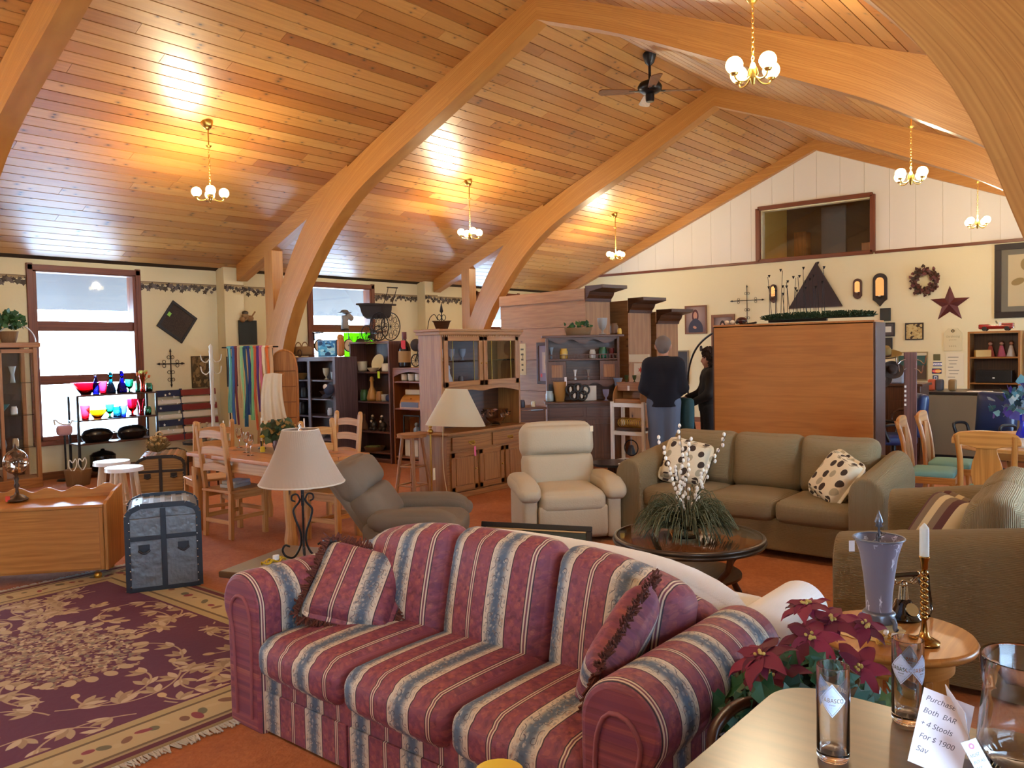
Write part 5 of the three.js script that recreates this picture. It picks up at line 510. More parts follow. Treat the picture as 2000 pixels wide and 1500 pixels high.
single('work_boot', [mv(soft(0.3, 0.1, 0.1, { r: 0.04, n: 8 }), 0, 0.05, 0), mv(soft(0.1, 0.14, 0.09, { r: 0.03, n: 8 }), -0.1, 0.12, 0)], flat(0x6a3c24, 0.7), 'brown leather moccasin on the floor before the black shelf', 'shoe', [4.78, 0, -10.7], 0.4);
// ---------- dining set ----------
{ const t = thing('dining_table', 'rustic pine dining table set with glasses and a centrepiece', 'table', [4.27, 0, -6.27]), w = 0.86, d = 1.54, h = 0.72; for (let i = 0; i < 5; i++) part(t, 'plank', B(w / 5 - 0.003, 0.035, d, (i - 2) * w / 5, h - 0.035, 0), mat('table_pine', 0xffe6d0, 0.3, { map: CHAIRP.map })); part(t, 'apron', B(w - 0.1, 0.1, 0.025, 0, h - 0.135, d / 2 - 0.07), CHAIRP); part(t, 'apron', B(w - 0.1, 0.1, 0.025, 0, h - 0.135, -d / 2 + 0.07), CHAIRP); for (const s of [-1, 1]) part(t, 'apron', B(0.025, 0.1, d - 0.14, s * (w / 2 - 0.05), h - 0.135, 0), CHAIRP);
  for (const [sx, sz] of [[-1, -1], [1, -1], [-1, 1], [1, 1]]) { const l = L([[0.05, 0], [0.055, 0.1], [0.045, 0.16], [0.04, 0.2], [0.052, 0.45], [0.055, 0.59]], 0, 0, 0, 4); l.rotateY(PI / 4); part(t, 'leg', mv(l, sx * (w / 2 - 0.07), 0, sz * (d / 2 - 0.07)), CHAIRP); } }
function ladderChair() {
  const t = thing('ladder_chair', 'x', 'chair', [0, 0, 0], 0, 'pine ladder-back chairs'), w = 0.36, d = 0.36, m = CHAIRP;
  for (const s of [-1, 1]) { part(t, 'back_post', [bar([s * w / 2, 0, -d / 2], [s * w / 2, 0.44, -d / 2 + 0.012], 0.042, 0.036), bar([s * w / 2, 0.42, -d / 2 + 0.012], [s * w / 2, 0.99, -d / 2 - 0.05], 0.042, 0.036), S(0.024, s * w / 2, 0.995, -d / 2 - 0.051, 10)], m); part(t, 'leg', B(0.042, 0.4, 0.042, s * w / 2, 0, d / 2), m); part(t, 'stretcher', B(0.02, 0.04, d, s * w / 2, 0.16, 0), m); part(t, 'seat_rail', B(0.022, 0.055, d, s * w / 2, 0.345, 0), m); }
  part(t, 'seat', B(w + 0.05, 0.025, d + 0.05, 0, 0.4, 0.01, 0.008), m); part(t, 'stretcher', B(w, 0.035, 0.02, 0, 0.2, d / 2), m); part(t, 'stretcher', B(w, 0.035, 0.02, 0, 0.13, -d / 2), m);
  for (const y of [0.58, 0.73, 0.87]) { const s = new THREE.Shape(); s.moveTo(-w / 2 + 0.01, 0); s.quadraticCurveTo(0, 0.03, w / 2 - 0.01, 0); s.lineTo(w / 2 - 0.01, 0.06); s.quadraticCurveTo(0, 0.1, -w / 2 + 0.01, 0.06); s.closePath(); part(t, 'slat', mv(X(s, 0.012, 0.002), 0, y, -d / 2 - 0.006 - (y - 0.44) * 0.1), m); }
  return t; }
{ const c = ladderChair(); c.userData.label = 'pine ladder-back chair pulled up to the near side of the dining table'; put(c, 4.02, 0, -6.55, PI / 2 + 0.08); copy(c, 'pine ladder-back chair at the table end nearest the lamp shade', [4.46, 0, -5.66], PI - 0.1); copy(c, 'pine ladder-back chair on the far side, against the bookshelves', [5.0, 0, -6.43], -PI / 2); copy(c, 'pine ladder-back chair at the table end nearest the flag', [4.28, 0, -7.42], 0.25, 0.96); }
single('book_stack', [B(0.22, 0.03, 0.16, 0, 0, 0), B(0.2, 0.025, 0.15, 0.01, 0.031, 0)], flat(0xb9c2c9, 0.6), 'pale books lying on the near dining chair seat', 'book', [4.03, 0.427, -6.55], 0.3);
{ const w1 = [[0.001, 0], [0.032, 0], [0.032, 0.003], [0.004, 0.006], [0.0035, 0.075], [0.02, 0.095], [0.03, 0.13], [0.026, 0.185], [0.0245, 0.185], [0.028, 0.13], [0.018, 0.098], [0.001, 0.085]]; for (const [x, z, l] of [[4.12, -6.5, 'wine glass on the dining table beside the yellow flower'], [4.3, -6.9, 'wine glass on the dining table near the scarves'], [4.02, -6.28, 'wine glass at the near edge of the dining table']]) single('wine_glass', L(w1, 0, 0, 0, 20), GLASSS, l, 'glass', [x, 0.721, z], 0, 'wine glasses'); }
for (const [x, z, h, l] of [[4.36, -6.62, 0.29, 'tall white taper candle left of the centrepiece'], [4.42, -6.05, 0.3, 'white taper candle right of the centrepiece'], [4.2, -7.0, 0.26, 'white taper candle at the flag end of the table']]) { const t = thing('taper_candle', l, 'candle', [x, 0.721, z], 0, 'taper candles'); part(t, 'holder', L([[0.001, 0], [0.04, 0], [0.035, 0.012], [0.012, 0.02], [0.014, 0.06], [0.018, 0.075], [0.001, 0.07]], 0, 0, 0, 16), IRON); part(t, 'taper', C(0.006, 0.01, h - 0.07, 0, 0.07, 0, 10), flat(0xe8e4da, 0.5)); }
{ const t = thing('centrepiece', 'autumn greenery centrepiece in a brown pot on the dining table', 'plant', [4.36, 0.721, -6.32]); part(t, 'pot', L([[0.001, 0], [0.06, 0], [0.075, 0.05], [0.07, 0.1], [0.06, 0.1], [0.001, 0.09]], 0, 0, 0, 20), flat(0x5a2e24, 0.5)); const lf = [0x2f4a30, 0x4a5a32, 0x8a6a30, 0x3a3f28].map(c => new THREE.Mesh(IVY[0].geometry, flat(c, 0.7))); for (let i = 0; i < 150; i++) { const a = rr(0, 6.28), b = rr(0.1, 1.7), r = rr(0.06, 0.19), o = shared(t, 'leaf', pick(lf), [Math.cos(a) * Math.sin(b) * r * 1.1, 0.12 + Math.cos(b) * r * 0.9, Math.sin(a) * Math.sin(b) * r * 1.2]); o.rotation.set(rr(-1, 1), rr(-1, 1), rr(0, 6.28)); o.scale.setScalar(rr(0.7, 1.3)); } part(t, 'dried_flowers', Array.from({ length: 26 }, () => S(rr(0.01, 0.018), rr(-0.06, 0.12), rr(0.16, 0.26), rr(-0.14, 0.1), 7, 0.8)), flat(0xb08a4a, 0.8)).userData.kind = 'stuff'; }
single('yellow_flower', [S(0.022, 0, 0.14, 0, 10, 0.6), C(0.003, 0.003, 0.14, 0, 0, 0), C(0.02, 0.022, 0.05, 0, 0, 0)], flat(0xd9b81c, 0.6), 'small yellow flower in a bud vase on the dining table', 'flower', [4.22, 0.721, -6.4]);
single('runner_cloth', B(0.3, 0.003, 1.0, 0, 0, 0, 0), fabric('runner', 0x8a6d45), 'tan table runner along the dining table', 'textile', [4.32, 0.7205, -6.3]);
// ---------- end table with bell-shade lamp ----------
{ const t = thing('end_table', 'small dark oak end table at the left arm of the striped sofa', 'table', [2.69, 0, -3.83], 0.32); const s = SH([[-0.3, -0.16], [-0.22, -0.24], [0.22, -0.24], [0.3, -0.16], [0.3, 0.24], [-0.3, 0.24]]); const g = X(s, 0.025, 0.005); g.rotateX(-PI / 2); part(t, 'table_top', mv(g, 0, 0.42, 0), BARW); part(t, 'drawer_case', B(0.5, 0.13, 0.38, 0, 0.28, 0), DARKW); part(t, 'shelf', B(0.46, 0.02, 0.34, 0, 0.1, 0), DARKW); for (const [x, z] of [[-1, -1], [1, -1], [-1, 1], [1, 1]]) part(t, 'leg', B(0.04, 0.42, 0.04, x * 0.24, 0, z * 0.18), DARKW); }
{ const t = thing('scroll_table_lamp', 'wrought iron scroll lamp with a pale pleated bell shade', 'lamp', [2.75, 0.451, -3.8]), sm = mat('pleated', 0xb39f8c, 0.9, { side: THREE.DoubleSide, transmission: 0.25, thickness: 0 });
  const n = 130, prof = [[0.232, 0.43], [0.205, 0.475], [0.17, 0.54], [0.138, 0.61], [0.112, 0.68], [0.098, 0.725]], pos = [], idx = []; prof.forEach(([r, y], j) => { for (let i = 0; i <= n; i++) { const a = i / n * 6.2832 + j * 0.05, q = r + (i % 2 ? 0.0045 : 0); pos.push(Math.cos(a) * q, y, Math.sin(a) * q); } }); for (let j = 0; j < prof.length - 1; j++) for (let i = 0; i < n; i++) { const k = j * (n + 1) + i; idx.push(k, k + 1, k + n + 2, k, k + n + 2, k + n + 1); } const g = new THREE.BufferGeometry(); g.setAttribute('position', new THREE.Float32BufferAttribute(pos, 3)); g.setIndex(idx); g.computeVertexNormals(); const sh = part(t, 'shade', g, sm); part(sh, 'shade_trim', [ro(TO(0.233, 0.005, 0, 0, 0, 60, 6), PI / 2).translate(0, 0.43, 0), ro(TO(0.098, 0.004, 0, 0, 0, 40, 6), PI / 2).translate(0, 0.725, 0)], flat(0xcabba8, 0.9));
  for (let k = 0; k < 4; k++) { const a = k * PI / 2 + 0.6, c = Math.cos(a), s = Math.sin(a), P = q => q.map(([r, y]) => [c * r, y, s * r]); part(t, 'scroll_rod', T(P([[0.075, 0.075], [0.1, 0.085], [0.115, 0.06], [0.1, 0.025], [0.06, 0.012], [0.02, 0.07], [0.014, 0.14], [0.045, 0.24], [0.05, 0.28], [0.02, 0.32], [0.012, 0.34]]), 0.006, 6, false, 60), IRON); part(t, 'top_curl', T(P([[0.012, 0.33], [0.03, 0.365], [0.055, 0.36], [0.058, 0.335], [0.04, 0.325]]), 0.005, 6), IRON); }
  part(t, 'stem', [C(0.009, 0.009, 0.42, 0, 0.3, 0), C(0.014, 0.014, 0.04, 0, 0.42, 0)], IRON); part(t, 'finial', L([[0.012, 0.72], [0.005, 0.735], [0.008, 0.745], [0.001, 0.76]], 0, 0, 0, 12), CHROME); }
{ const t = thing('coiled_cord', 'coiled yellow lamp cord with white plug on the dark end table', 'cord', [2.6, 0.452, -3.86]), pts = []; for (let i = 0; i < 30; i++) { const a = i * 0.6; pts.push([Math.cos(a) * 0.05 + i * 0.003 - 0.05, 0.006 + 0.008 * (i % 3), Math.sin(a) * 0.022]); } part(t, 'wire', T(pts, 0.0045, 5, false, 140), mat('yellow_wire', 0xc9a81c, 0.35)); part(t, 'plug', B(0.035, 0.03, 0.02, -0.0, 0.016, 0.01, 0.006), WHITEP); }
{ const t = thing('small_speaker', 'small dark rounded speaker on the end table', 'speaker', [2.9, 0.451, -3.76], -0.6); part(t, 'case', mv(soft(0.085, 0.095, 0.07, { r: 0.02, n: 8 }), 0, 0.048, 0), mat('speaker', 0x2c3440, 0.4)); part(t, 'grille', B(0.065, 0.07, 0.004, 0, 0.012, 0.035), BLACKP); }
// ---------- blue-grey display cabinet, bookcases ----------
function openCase(name, label, cat, pos, ry, w, h, d, m, shelves, { back = m, arch = false, stile = 0, mid = false, kick = 0.06 } = {}) {
  const t = thing(name, label, cat, pos, ry); const th = 0.025; for (const s of [-1, 1]) part(t, 'side_panel', B(th, h, d, s * (w / 2 - th / 2), 0, 0), m); part(t, 'top_panel', B(w - 0.002, th, d, 0, h - th, 0), m); part(t, 'back_panel', B(w - 2 * th, h - 0.05, 0.01, 0, 0.02, -d / 2 + 0.008), back); for (const y of shelves) part(t, 'shelf', B(w - 2 * th, 0.022, d - 0.02, 0, y - 0.022, 0.003), m); part(t, 'kick_board', B(w - 2 * th, kick, 0.02, 0, 0, d / 2 - 0.03), m);
  if (stile) { for (const s of [-1, 1]) part(t, 'face_stile', B(stile, h - th, 0.02, s * (w / 2 - stile / 2), 0, d / 2 + 0.008), m); part(t, 'face_rail', B(w, stile, 0.021, 0, h - stile, d / 2 + 0.008), m); if (mid) part(t, 'face_stile', B(stile, h - th, 0.02, 0, 0, d / 2 + 0.008), m); }
  if (arch) { const s = new THREE.Shape(); s.moveTo(-w / 2 + th, 0); s.quadraticCurveTo(0, 0.13, w / 2 - th, 0); s.lineTo(w / 2 - th, 0.1); s.lineTo(-w / 2 + th, 0.1); part(t, 'arched_rail', mv(X(s, 0.018, 0), 0, h - th - 0.1, d / 2 - 0.02), m); } return t; }
const BLUEW = mat('bluegrey_wood', 0xffffff, 0.35, { map: woodTex(81, 0x6d5a60, 0x46383e, { su: 1.2, sv: 0.4 }) });
openCase('display_cabinet', 'dark mauve display cabinet with white-edged shelves behind the lace throw', 'cabinet', [7.5, 0, -9.84], -PI / 2, 1.22, 1.54, 0.38, BLUEW, [1.21, 0.94, 0.69, 0.36, 0.1], { back: DARKW, stile: 0.06, mid: true });
openCase('tall_bookcase', 'tall dark bookcase with a wicker pram on top', 'bookcase', [8.0, 0, -9.135], -PI / 2, 0.87, 1.75, 0.3, MAUVEW, [1.31, 0.88, 0.445, 0.15, 0.05], { back: DARKW, stile: 0.03 });
openCase('arched_bookcase', 'lower oak bookcase with arched top rail beside the hutch', 'bookcase', [8.0, 0, -8.31], -PI / 2, 0.7, 1.37, 0.3, mat('bookcase_oak', 0xd8b9a0, 0.42, { map: OAK.map }), [1.18, 0.8, 0.39, 0.12], { arch: true });
const SHELFZ = (z, y, x = 7.95) => [x, y + 0.002, z];
const lat = (k, c, label, cat, p, sc = 1, r = 0.35, group) => { const o = single(cat.replace(' ', '_'), L(VESSEL[k](), 0, 0, 0, 18), flat(c, r), label, cat, p, 0, group); o.scale.setScalar(sc); return o; };
{ const mug = (c, l, p, nm = 'mug', sc = 1) => { const t = thing(nm, l, 'mug', p, rr(0, 1), 'mugs on the bookcases'); part(t, 'cup', L([[0.001, 0], [0.04, 0], [0.046, 0.02], [0.05, 0.1], [0.046, 0.1], [0.042, 0.02], [0.001, 0.012]], 0, 0, 0, 20), flat(c, 0.3)); part(t, 'handle', TO(0.025, 0.007, 0.06, 0.055, 0, 14, 6), flat(c, 0.3)); t.scale.setScalar(sc); return t; };
  mug(0xd9cfae, 'cream flowered mug on the top shelf of the tall bookcase', SHELFZ(-9.42, 1.31), 'mug', 1.5); mug(0xd8d8d4, 'white mug, first in the row under the arch', SHELFZ(-8.52, 1.18), 'mug', 1.0); mug(0xd8d8d4, 'white mug, second in the row under the arch', SHELFZ(-8.38, 1.18), 'mug', 1.0); mug(0xd8d8d4, 'white mug, third in the row under the arch', SHELFZ(-8.24, 1.18), 'mug', 1.0); mug(0x2a3350, 'navy mug at the right end of the row under the arch', SHELFZ(-8.1, 1.18), 'mug', 0.9); mug(0xa8a49a, 'stoneware mug on the middle shelf of the tall bookcase', SHELFZ(-8.95, 0.88)); }
{ const t = thing('display_plate', 'cream flowered plate standing with a bowl on the tall bookcase', 'plate', SHELFZ(-9.12, 1.31)); part(t, 'plate', ro(L([[0.001, 0], [0.07, 0.002], [0.125, 0.016], [0.125, 0.02], [0.07, 0.008], [0.001, 0.006]], 0, 0, 0, 32), 0, 0, 1.25).translate(0.05, 0.13, 0), flat(0xdcd2ac, 0.3)); part(t, 'bowl', L([[0.001, 0], [0.04, 0], [0.09, 0.06], [0.085, 0.06], [0.001, 0.012]], -0.06, 0, 0, 20), flat(0xd3c9a6, 0.3)); }
single('white_crock', L([[0.001, 0], [0.08, 0], [0.085, 0.02], [0.085, 0.11], [0.075, 0.12], [0.001, 0.11]], 0, 0, 0, 20), flat(0xe0ddd4, 0.35), 'white crock at the right of the cream plate', 'crock', SHELFZ(-8.87, 1.31));
single('green_tag', facing(0.05, 0.1), flat(0xb6d83a, 0.7), 'yellow-green price tag hanging from the tall bookcase shelf', 'tag', [7.83, 1.27, -8.93], -PI / 2);
lat('decanter', 0xa87a3c, 'tan gourd vase on the middle shelf of the tall bookcase', 'vase', SHELFZ(-9.22, 0.88), 1.5); lat('jar', 0x4a7a3a, 'round green gourd jar on the middle shelf', 'vase', SHELFZ(-9.4, 0.88), 1.6); lat('jar', 0x9a6a30, 'ochre gourd on the middle shelf of the tall bookcase', 'gourd', SHELFZ(-9.06, 0.88), 1.4); single('blue_cloth', mv(soft(0.12, 0.1, 0.2, { r: 0.04, n: 8 }), 0, 0.05, 0), fabric('bluecloth', 0x2a3558), 'folded navy cloth on the middle shelf', 'textile', SHELFZ(-8.8, 0.88, 7.96));
for (const [z, l] of [[-9.2, 'small rooster figurine, left one on the third shelf'], [-9.0, 'small rooster figurine, right one on the third shelf']]) { const t = thing('figurine', l, 'figurine', SHELFZ(z, 0.445), -PI / 2, 'rooster figurines'); part(t, 'body', [S(0.055, 0, 0.08, 0, 12, 1.2), S(0.032, 0, 0.18, 0.02), S(0.03, -0.04, 0.03, 0.02), S(0.03, 0.04, 0.03, 0.02)], flat(0x2e2620, 0.4)); part(t, 'head_crest', [S(0.02, 0, 0.215, 0.02), S(0.02, 0.0, 0.14, 0.045)], flat(0xcfc8bc, 0.5)); }
{ const t = thing('flat_basket', 'flat wicker basket on the low shelf of the tall bookcase', 'basket', SHELFZ(-9.2, 0.15)); part(t, 'weave', L([[0.001, 0], [0.13, 0], [0.16, 0.06], [0.155, 0.062], [0.12, 0.012], [0.001, 0.012]], 0, 0, 0, 24), MATS.wicker); part(t, 'greens', Array.from({ length: 18 }, () => S(0.03, rr(-0.09, 0.09), 0.06, rr(-0.09, 0.09), 7, 0.5)), flat(0x6a6a34, 0.8)).userData.kind = 'stuff'; }
{ const t = thing('bread_box', 'wooden roll-front bread box on the arched bookcase', 'box', SHELFZ(-8.3, 0.8), -PI / 2); const s = new THREE.Shape(); s.moveTo(-0.12, 0); s.lineTo(0.12, 0); s.lineTo(0.12, 0.05); s.quadraticCurveTo(0.1, 0.17, -0.02, 0.19); s.lineTo(-0.12, 0.19); s.closePath(); const g = X(s, 0.4, 0.004); g.rotateY(-PI / 2); part(t, 'box_body', mv(g, 0.2, 0, 0), OAKY); part(t, 'opening', B(0.34, 0.07, 0.004, 0, 0.02, 0.126), DARKW); part(t, 'knob', S(0.012, 0, 0.14, 0.1, 8), CHAIRP); }
for (const [z, y, c, w, h, l] of [[-8.3, 0.99, 0xb9b09e, 0.36, 0.07, 'pale wooden word sign on top of the bread box'], [-8.38, 0.122, 0xcfc9ba, 0.26, 0.3, 'cream picture panel leaning on the bottom shelf']]) single('sign_board', B(w, h, 0.03, 0, 0, 0), flat(c, 0.7), l, 'sign', [7.93, y + 0.002, z], -PI / 2);
{ const t = thing('glass_cloche', 'glass-doored lantern box with figurine on the arched bookcase', 'display case', SHELFZ(-8.3, 0.39), -PI / 2); part(t, 'case_frame', [B(0.34, 0.02, 0.2, 0, 0, 0), B(0.02, 0.3, 0.02, -0.16, 0.02, 0.09), B(0.02, 0.3, 0.02, 0.16, 0.02, 0.09), B(0.34, 0.02, 0.02, 0, 0.3, 0.09)], IRON); part(t, 'case_glass', B(0.3, 0.28, 0.003, 0, 0.02, 0.09, 0), GLASS); part(t, 'figurine_inside', [S(0.05, 0, 0.09, 0, 10, 1.3), S(0.03, 0, 0.18, 0)], flat(0x8fa2b8, 0.4)); }
// things on top of the cases
function spokeWheel(t, R, x, y, z, n = 12, nm = 'wheel') { const o = part(t, nm, [TO(R, 0.008, x, y, z, 32, 6), S(0.014, x, y, z, 8)], IRON); for (let k = 0; k < n; k++) { const a = k / n * 6.283; part(o, 'spoke', rod([x, y, z], [x + Math.cos(a) * R, y + Math.sin(a) * R, z], 0.0025, 0.0025, 5), IRON); } }
{ const t = thing('doll_pram', 'dark wicker doll pram with scrolled iron wheels on the tall bookcase', 'pram', [8.0, 1.752, -9.08], -PI / 2); const g = soft(0.56, 0.22, 0.24, { r: 0.05, n: 12, fn: (o, q) => [o[0] * (0.72 + 0.28 * (q[1] + 1) / 2) - 0.03 * q[1], o[1] + 0.02 * q[0] * (q[1] > 0 ? -1 : 0), o[2] * (0.75 + 0.25 * (q[1] + 1) / 2)] }); part(t, 'basket_body', mv(g, -0.06, 0.44, 0), mat('dark_wicker', 0x2e2420, 0.8, { bumpMap: weaveTex, bumpScale: 0.006 })); part(t, 'basket_rim', T([[-0.35, 0.55, -0.12], [-0.06, 0.54, -0.13], [0.23, 0.52, -0.12], [0.23, 0.52, 0.12], [-0.06, 0.54, 0.13], [-0.35, 0.55, 0.12]], 0.014, 6, true, 50), mat('dark_wicker', 0x2e2420, 0.8)); for (const z of [-0.11, 0.11]) { spokeWheel(t, 0.2, 0.12, 0.21, z, 14, 'rear_wheel'); spokeWheel(t, 0.11, -0.16, 0.12, z, 10, 'front_wheel'); const c = []; for (let k = 0; k < 8; k++) { const a = k * PI / 4; c.push(TO(0.04, 0.004, 0.12 + Math.cos(a) * 0.13, 0.21 + Math.sin(a) * 0.13, z, 14, 5)); } part(t, 'wheel_scroll', c, IRON).userData.kind = 'stuff'; } part(t, 'handle', [T([[0.18, 0.5, -0.08], [0.28, 0.7, -0.08], [0.3, 0.76, -0.08]], 0.005), T([[0.18, 0.5, 0.08], [0.28, 0.7, 0.08], [0.3, 0.76, 0.08]], 0.005), rod([0.3, 0.76, -0.1], [0.3, 0.76, 0.1], 0.009)], IRON); part(t, 'axle_frame', [bar([-0.2, 0.12, 0], [0.14, 0.21, 0], 0.015), bar([-0.16, 0.14, 0], [-0.16, 0.36, 0], 0.015), bar([0.12, 0.2, 0], [0.1, 0.36, 0], 0.015)], IRON); }
{ const t = thing('giant_wine_bottle', 'oversized dark wine bottle with tan label beside the doll pram', 'bottle', [8.0, 1.372, -8.56]); part(t, 'bottle', L([[0.001, 0], [0.085, 0], [0.09, 0.02], [0.09, 0.26], [0.07, 0.33], [0.03, 0.38], [0.026, 0.47], [0.032, 0.48], [0.03, 0.5], [0.001, 0.5]], 0, 0, 0, 28), mat('bottle_dark', 0x1c0f12, 0.12)); part(t, 'label_paper', C(0.0915, 0.0915, 0.16, 0, 0.07, 0, 28), flat(0xa98d66, 0.7)); part(t, 'foil_capsule', C(0.034, 0.034, 0.1, 0, 0.4, 0, 18), flat(0x5a1a1e, 0.4)); part(t, 'red_tag', mv(facing(0.09, 0.12), 0, 0, 0).rotateY(-PI / 2).translate(-0.08, 0.32, 0.06), flat(0xd02a34, 0.6)); }
{ const t = thing('doll_tricycle', 'small toy tricycle carriage with spoked wheels on the arched bookcase', 'toy', [7.98, 1.372, -8.2], -PI / 2); for (const z of [-0.07, 0.07]) spokeWheel(t, 0.12, 0.12, 0.13, z, 12, 'rear_wheel'); spokeWheel(t, 0.085, -0.12, 0.095, 0, 10, 'front_wheel'); part(t, 'seat_box', mv(soft(0.2, 0.12, 0.14, { r: 0.03, n: 8 }), 0.08, 0.28, 0), flat(0x4a352a, 0.7)); part(t, 'hood', ro(S(0.1, 0, 0, 0, 14, 0.9, 1, 0.7), 0, 0, 0).translate(-0.1, 0.31, 0), flat(0x2e2422, 0.7)); part(t, 'frame_bar', [bar([-0.12, 0.1, 0], [-0.06, 0.24, 0], 0.012), bar([-0.06, 0.22, 0], [0.12, 0.2, 0], 0.012)], IRON); part(t, 'green_tag', mv(facing(0.05, 0.12), 0.16, 0.36, 0.08), flat(0x8fdc6a, 0.6)); }
{ const t = thing('wooden_wagon_basket', 'wicker wagon basket with handles on the display cabinet', 'basket', [7.45, 1.542, -10.2], -PI / 2); part(t, 'basket_body', mv(soft(0.3, 0.14, 0.2, { r: 0.04, n: 8 }), 0, 0.09, 0), MATS.wicker); for (const x of [-0.08, 0.08]) part(t, 'handle', TO(0.07, 0.008, x, 0.15, 0, 18, 6, PI), MATS.wicker); for (const x of [-0.1, 0.1]) part(t, 'wheel', TO(0.05, 0.01, x, 0.06, 0.11, 18, 6), DARKW); }
{ const t = thing('blue_picture', 'glowing blue picture block on the display cabinet', 'picture', [7.42, 1.542, -9.55], -PI / 2 + 0.2); part(t, 'block', B(0.34, 0.24, 0.03, 0, 0, 0), flat(0x3a6a9a, 0.2)); part(t, 'artwork', mv(facing(0.3, 0.2, 0.004), 0, 0.12, 0.017), splat('#4aa8d8', ['#7cc8ea', '#2a78b8', '#16406a', '#a8e0f0'], 40, 8, 50)); }
{ const t = thing('wood_carving', 'brown carved wood statue beside the blue picture block', 'figurine', [7.46, 1.542, -9.3]); part(t, 'carving', [mv(soft(0.1, 0.26, 0.1, { r: 0.04, n: 8 }), 0, 0.13, 0), S(0.05, 0, 0.27, 0)], OAKY); }
{ const t = thing('window_shelf', 'narrow plank shelf across the second window with hanging tools', 'shelf', [9.34, 1.98, -11.36]); part(t, 'plank', B(1.5, 0.025, 0.2, 0, -0.03, 0), MIDW); for (const s of [-1, 1]) part(t, 'bracket', [B(0.02, 0.14, 0.02, s * 0.66, -0.17, -0.16), B(0.02, 0.02, 0.3, s * 0.66, -0.05, -0.06)], IRON); }
for (const [x, r, c, l] of [[8.62, 0.1, 0xd8d0c0, 'round white dial clock left of the second window'], [9.02, 0.1, 0x1c1a1c, 'black skillet hanging in the second window'], [9.24, 0.1, 0xcfc8bc, 'round scale dial hanging in the second window'], [9.5, 0.11, 0x2a1a18, 'dark ladle pan hanging in the second window']]) { const t = thing('hanging_dial', l, 'hanging pan', [x, 1.72, -11.3], 0, 'round things hanging in the window'); part(t, 'disc', ro(C(r, r, 0.03, 0, -0.015, 0, 24), PI / 2), flat(c, 0.5)); part(t, 'ring', TO(r, 0.014, 0, 0, 0, 28, 8), IRON); part(t, 'hanger', rod([0, r, 0], [0, 0.23, 0], 0.006), IRON); part(t, 'hub', ro(C(0.02, 0.02, 0.05, 0, -0.025, 0), PI / 2), IRON); }
{ const t = thing('barn_lantern', 'black barn lantern hanging in the second window', 'lantern', [9.74, 1.6, -11.3]); part(t, 'cage', [TO(0.1, 0.006, 0, 0.16, 0, 24, 6), rod([-0.1, 0.04, 0], [-0.1, 0.28, 0], 0.005), rod([0.1, 0.04, 0], [0.1, 0.28, 0], 0.005)], IRON); part(t, 'fuel_tank', C(0.07, 0.08, 0.07, 0, 0, 0, 18), IRON); part(t, 'globe', S(0.06, 0, 0.15, 0, 16, 1.2), glassOf(0xd8ffd0, 0.004)); part(t, 'chimney_cap', C(0.04, 0.06, 0.06, 0, 0.24, 0, 16), IRON); part(t, 'hanger', rod([0, 0.3, 0], [0, 0.36, 0], 0.005), IRON); }
{ const t = thing('horse_bust', 'grey horse head bust on the window shelf', 'sculpture', [9.2, 1.976, -11.34]); part(t, 'bust', [mv(soft(0.13, 0.26, 0.1, { r: 0.04, n: 8 }), 0, 0.14, 0), ro(mv(soft(0.2, 0.1, 0.09, { r: 0.04, n: 8 }), 0.1, 0.03, 0), 0, 0, -0.6).translate(0, 0.28, 0)], flat(0x8f8a86, 0.5)); part(t, 'hat', [S(0.075, 0, 0.33, 0, 14, 0.5), C(0.12, 0.12, 0.01, 0, 0.31, 0, 20)], flat(0x6c6660, 0.6)); part(t, 'socle', C(0.06, 0.08, 0.04, 0, 0, 0, 16), BLACKP); }
{ const m = mat('neon_paper', 0xb6e03a, 0.7, { map: canvasTex(256, 256, (g, w, h) => { g.fillStyle = '#c4f03c'; g.fillRect(0, 0, w, h); g.fillStyle = '#5a7a1a'; g.font = 'bold 60px sans-serif'; g.fillText('N  E', 40, 70); g.fillText('C O', 110, 240); }), transmission: 0.5, thickness: 0 }); m.userData.uvm = false; single('window_poster', facing(0.62, 0.66, 0.002), m, 'fluorescent yellow-green poster on the second window', 'poster', [9.62, 1.62, -11.52]); }
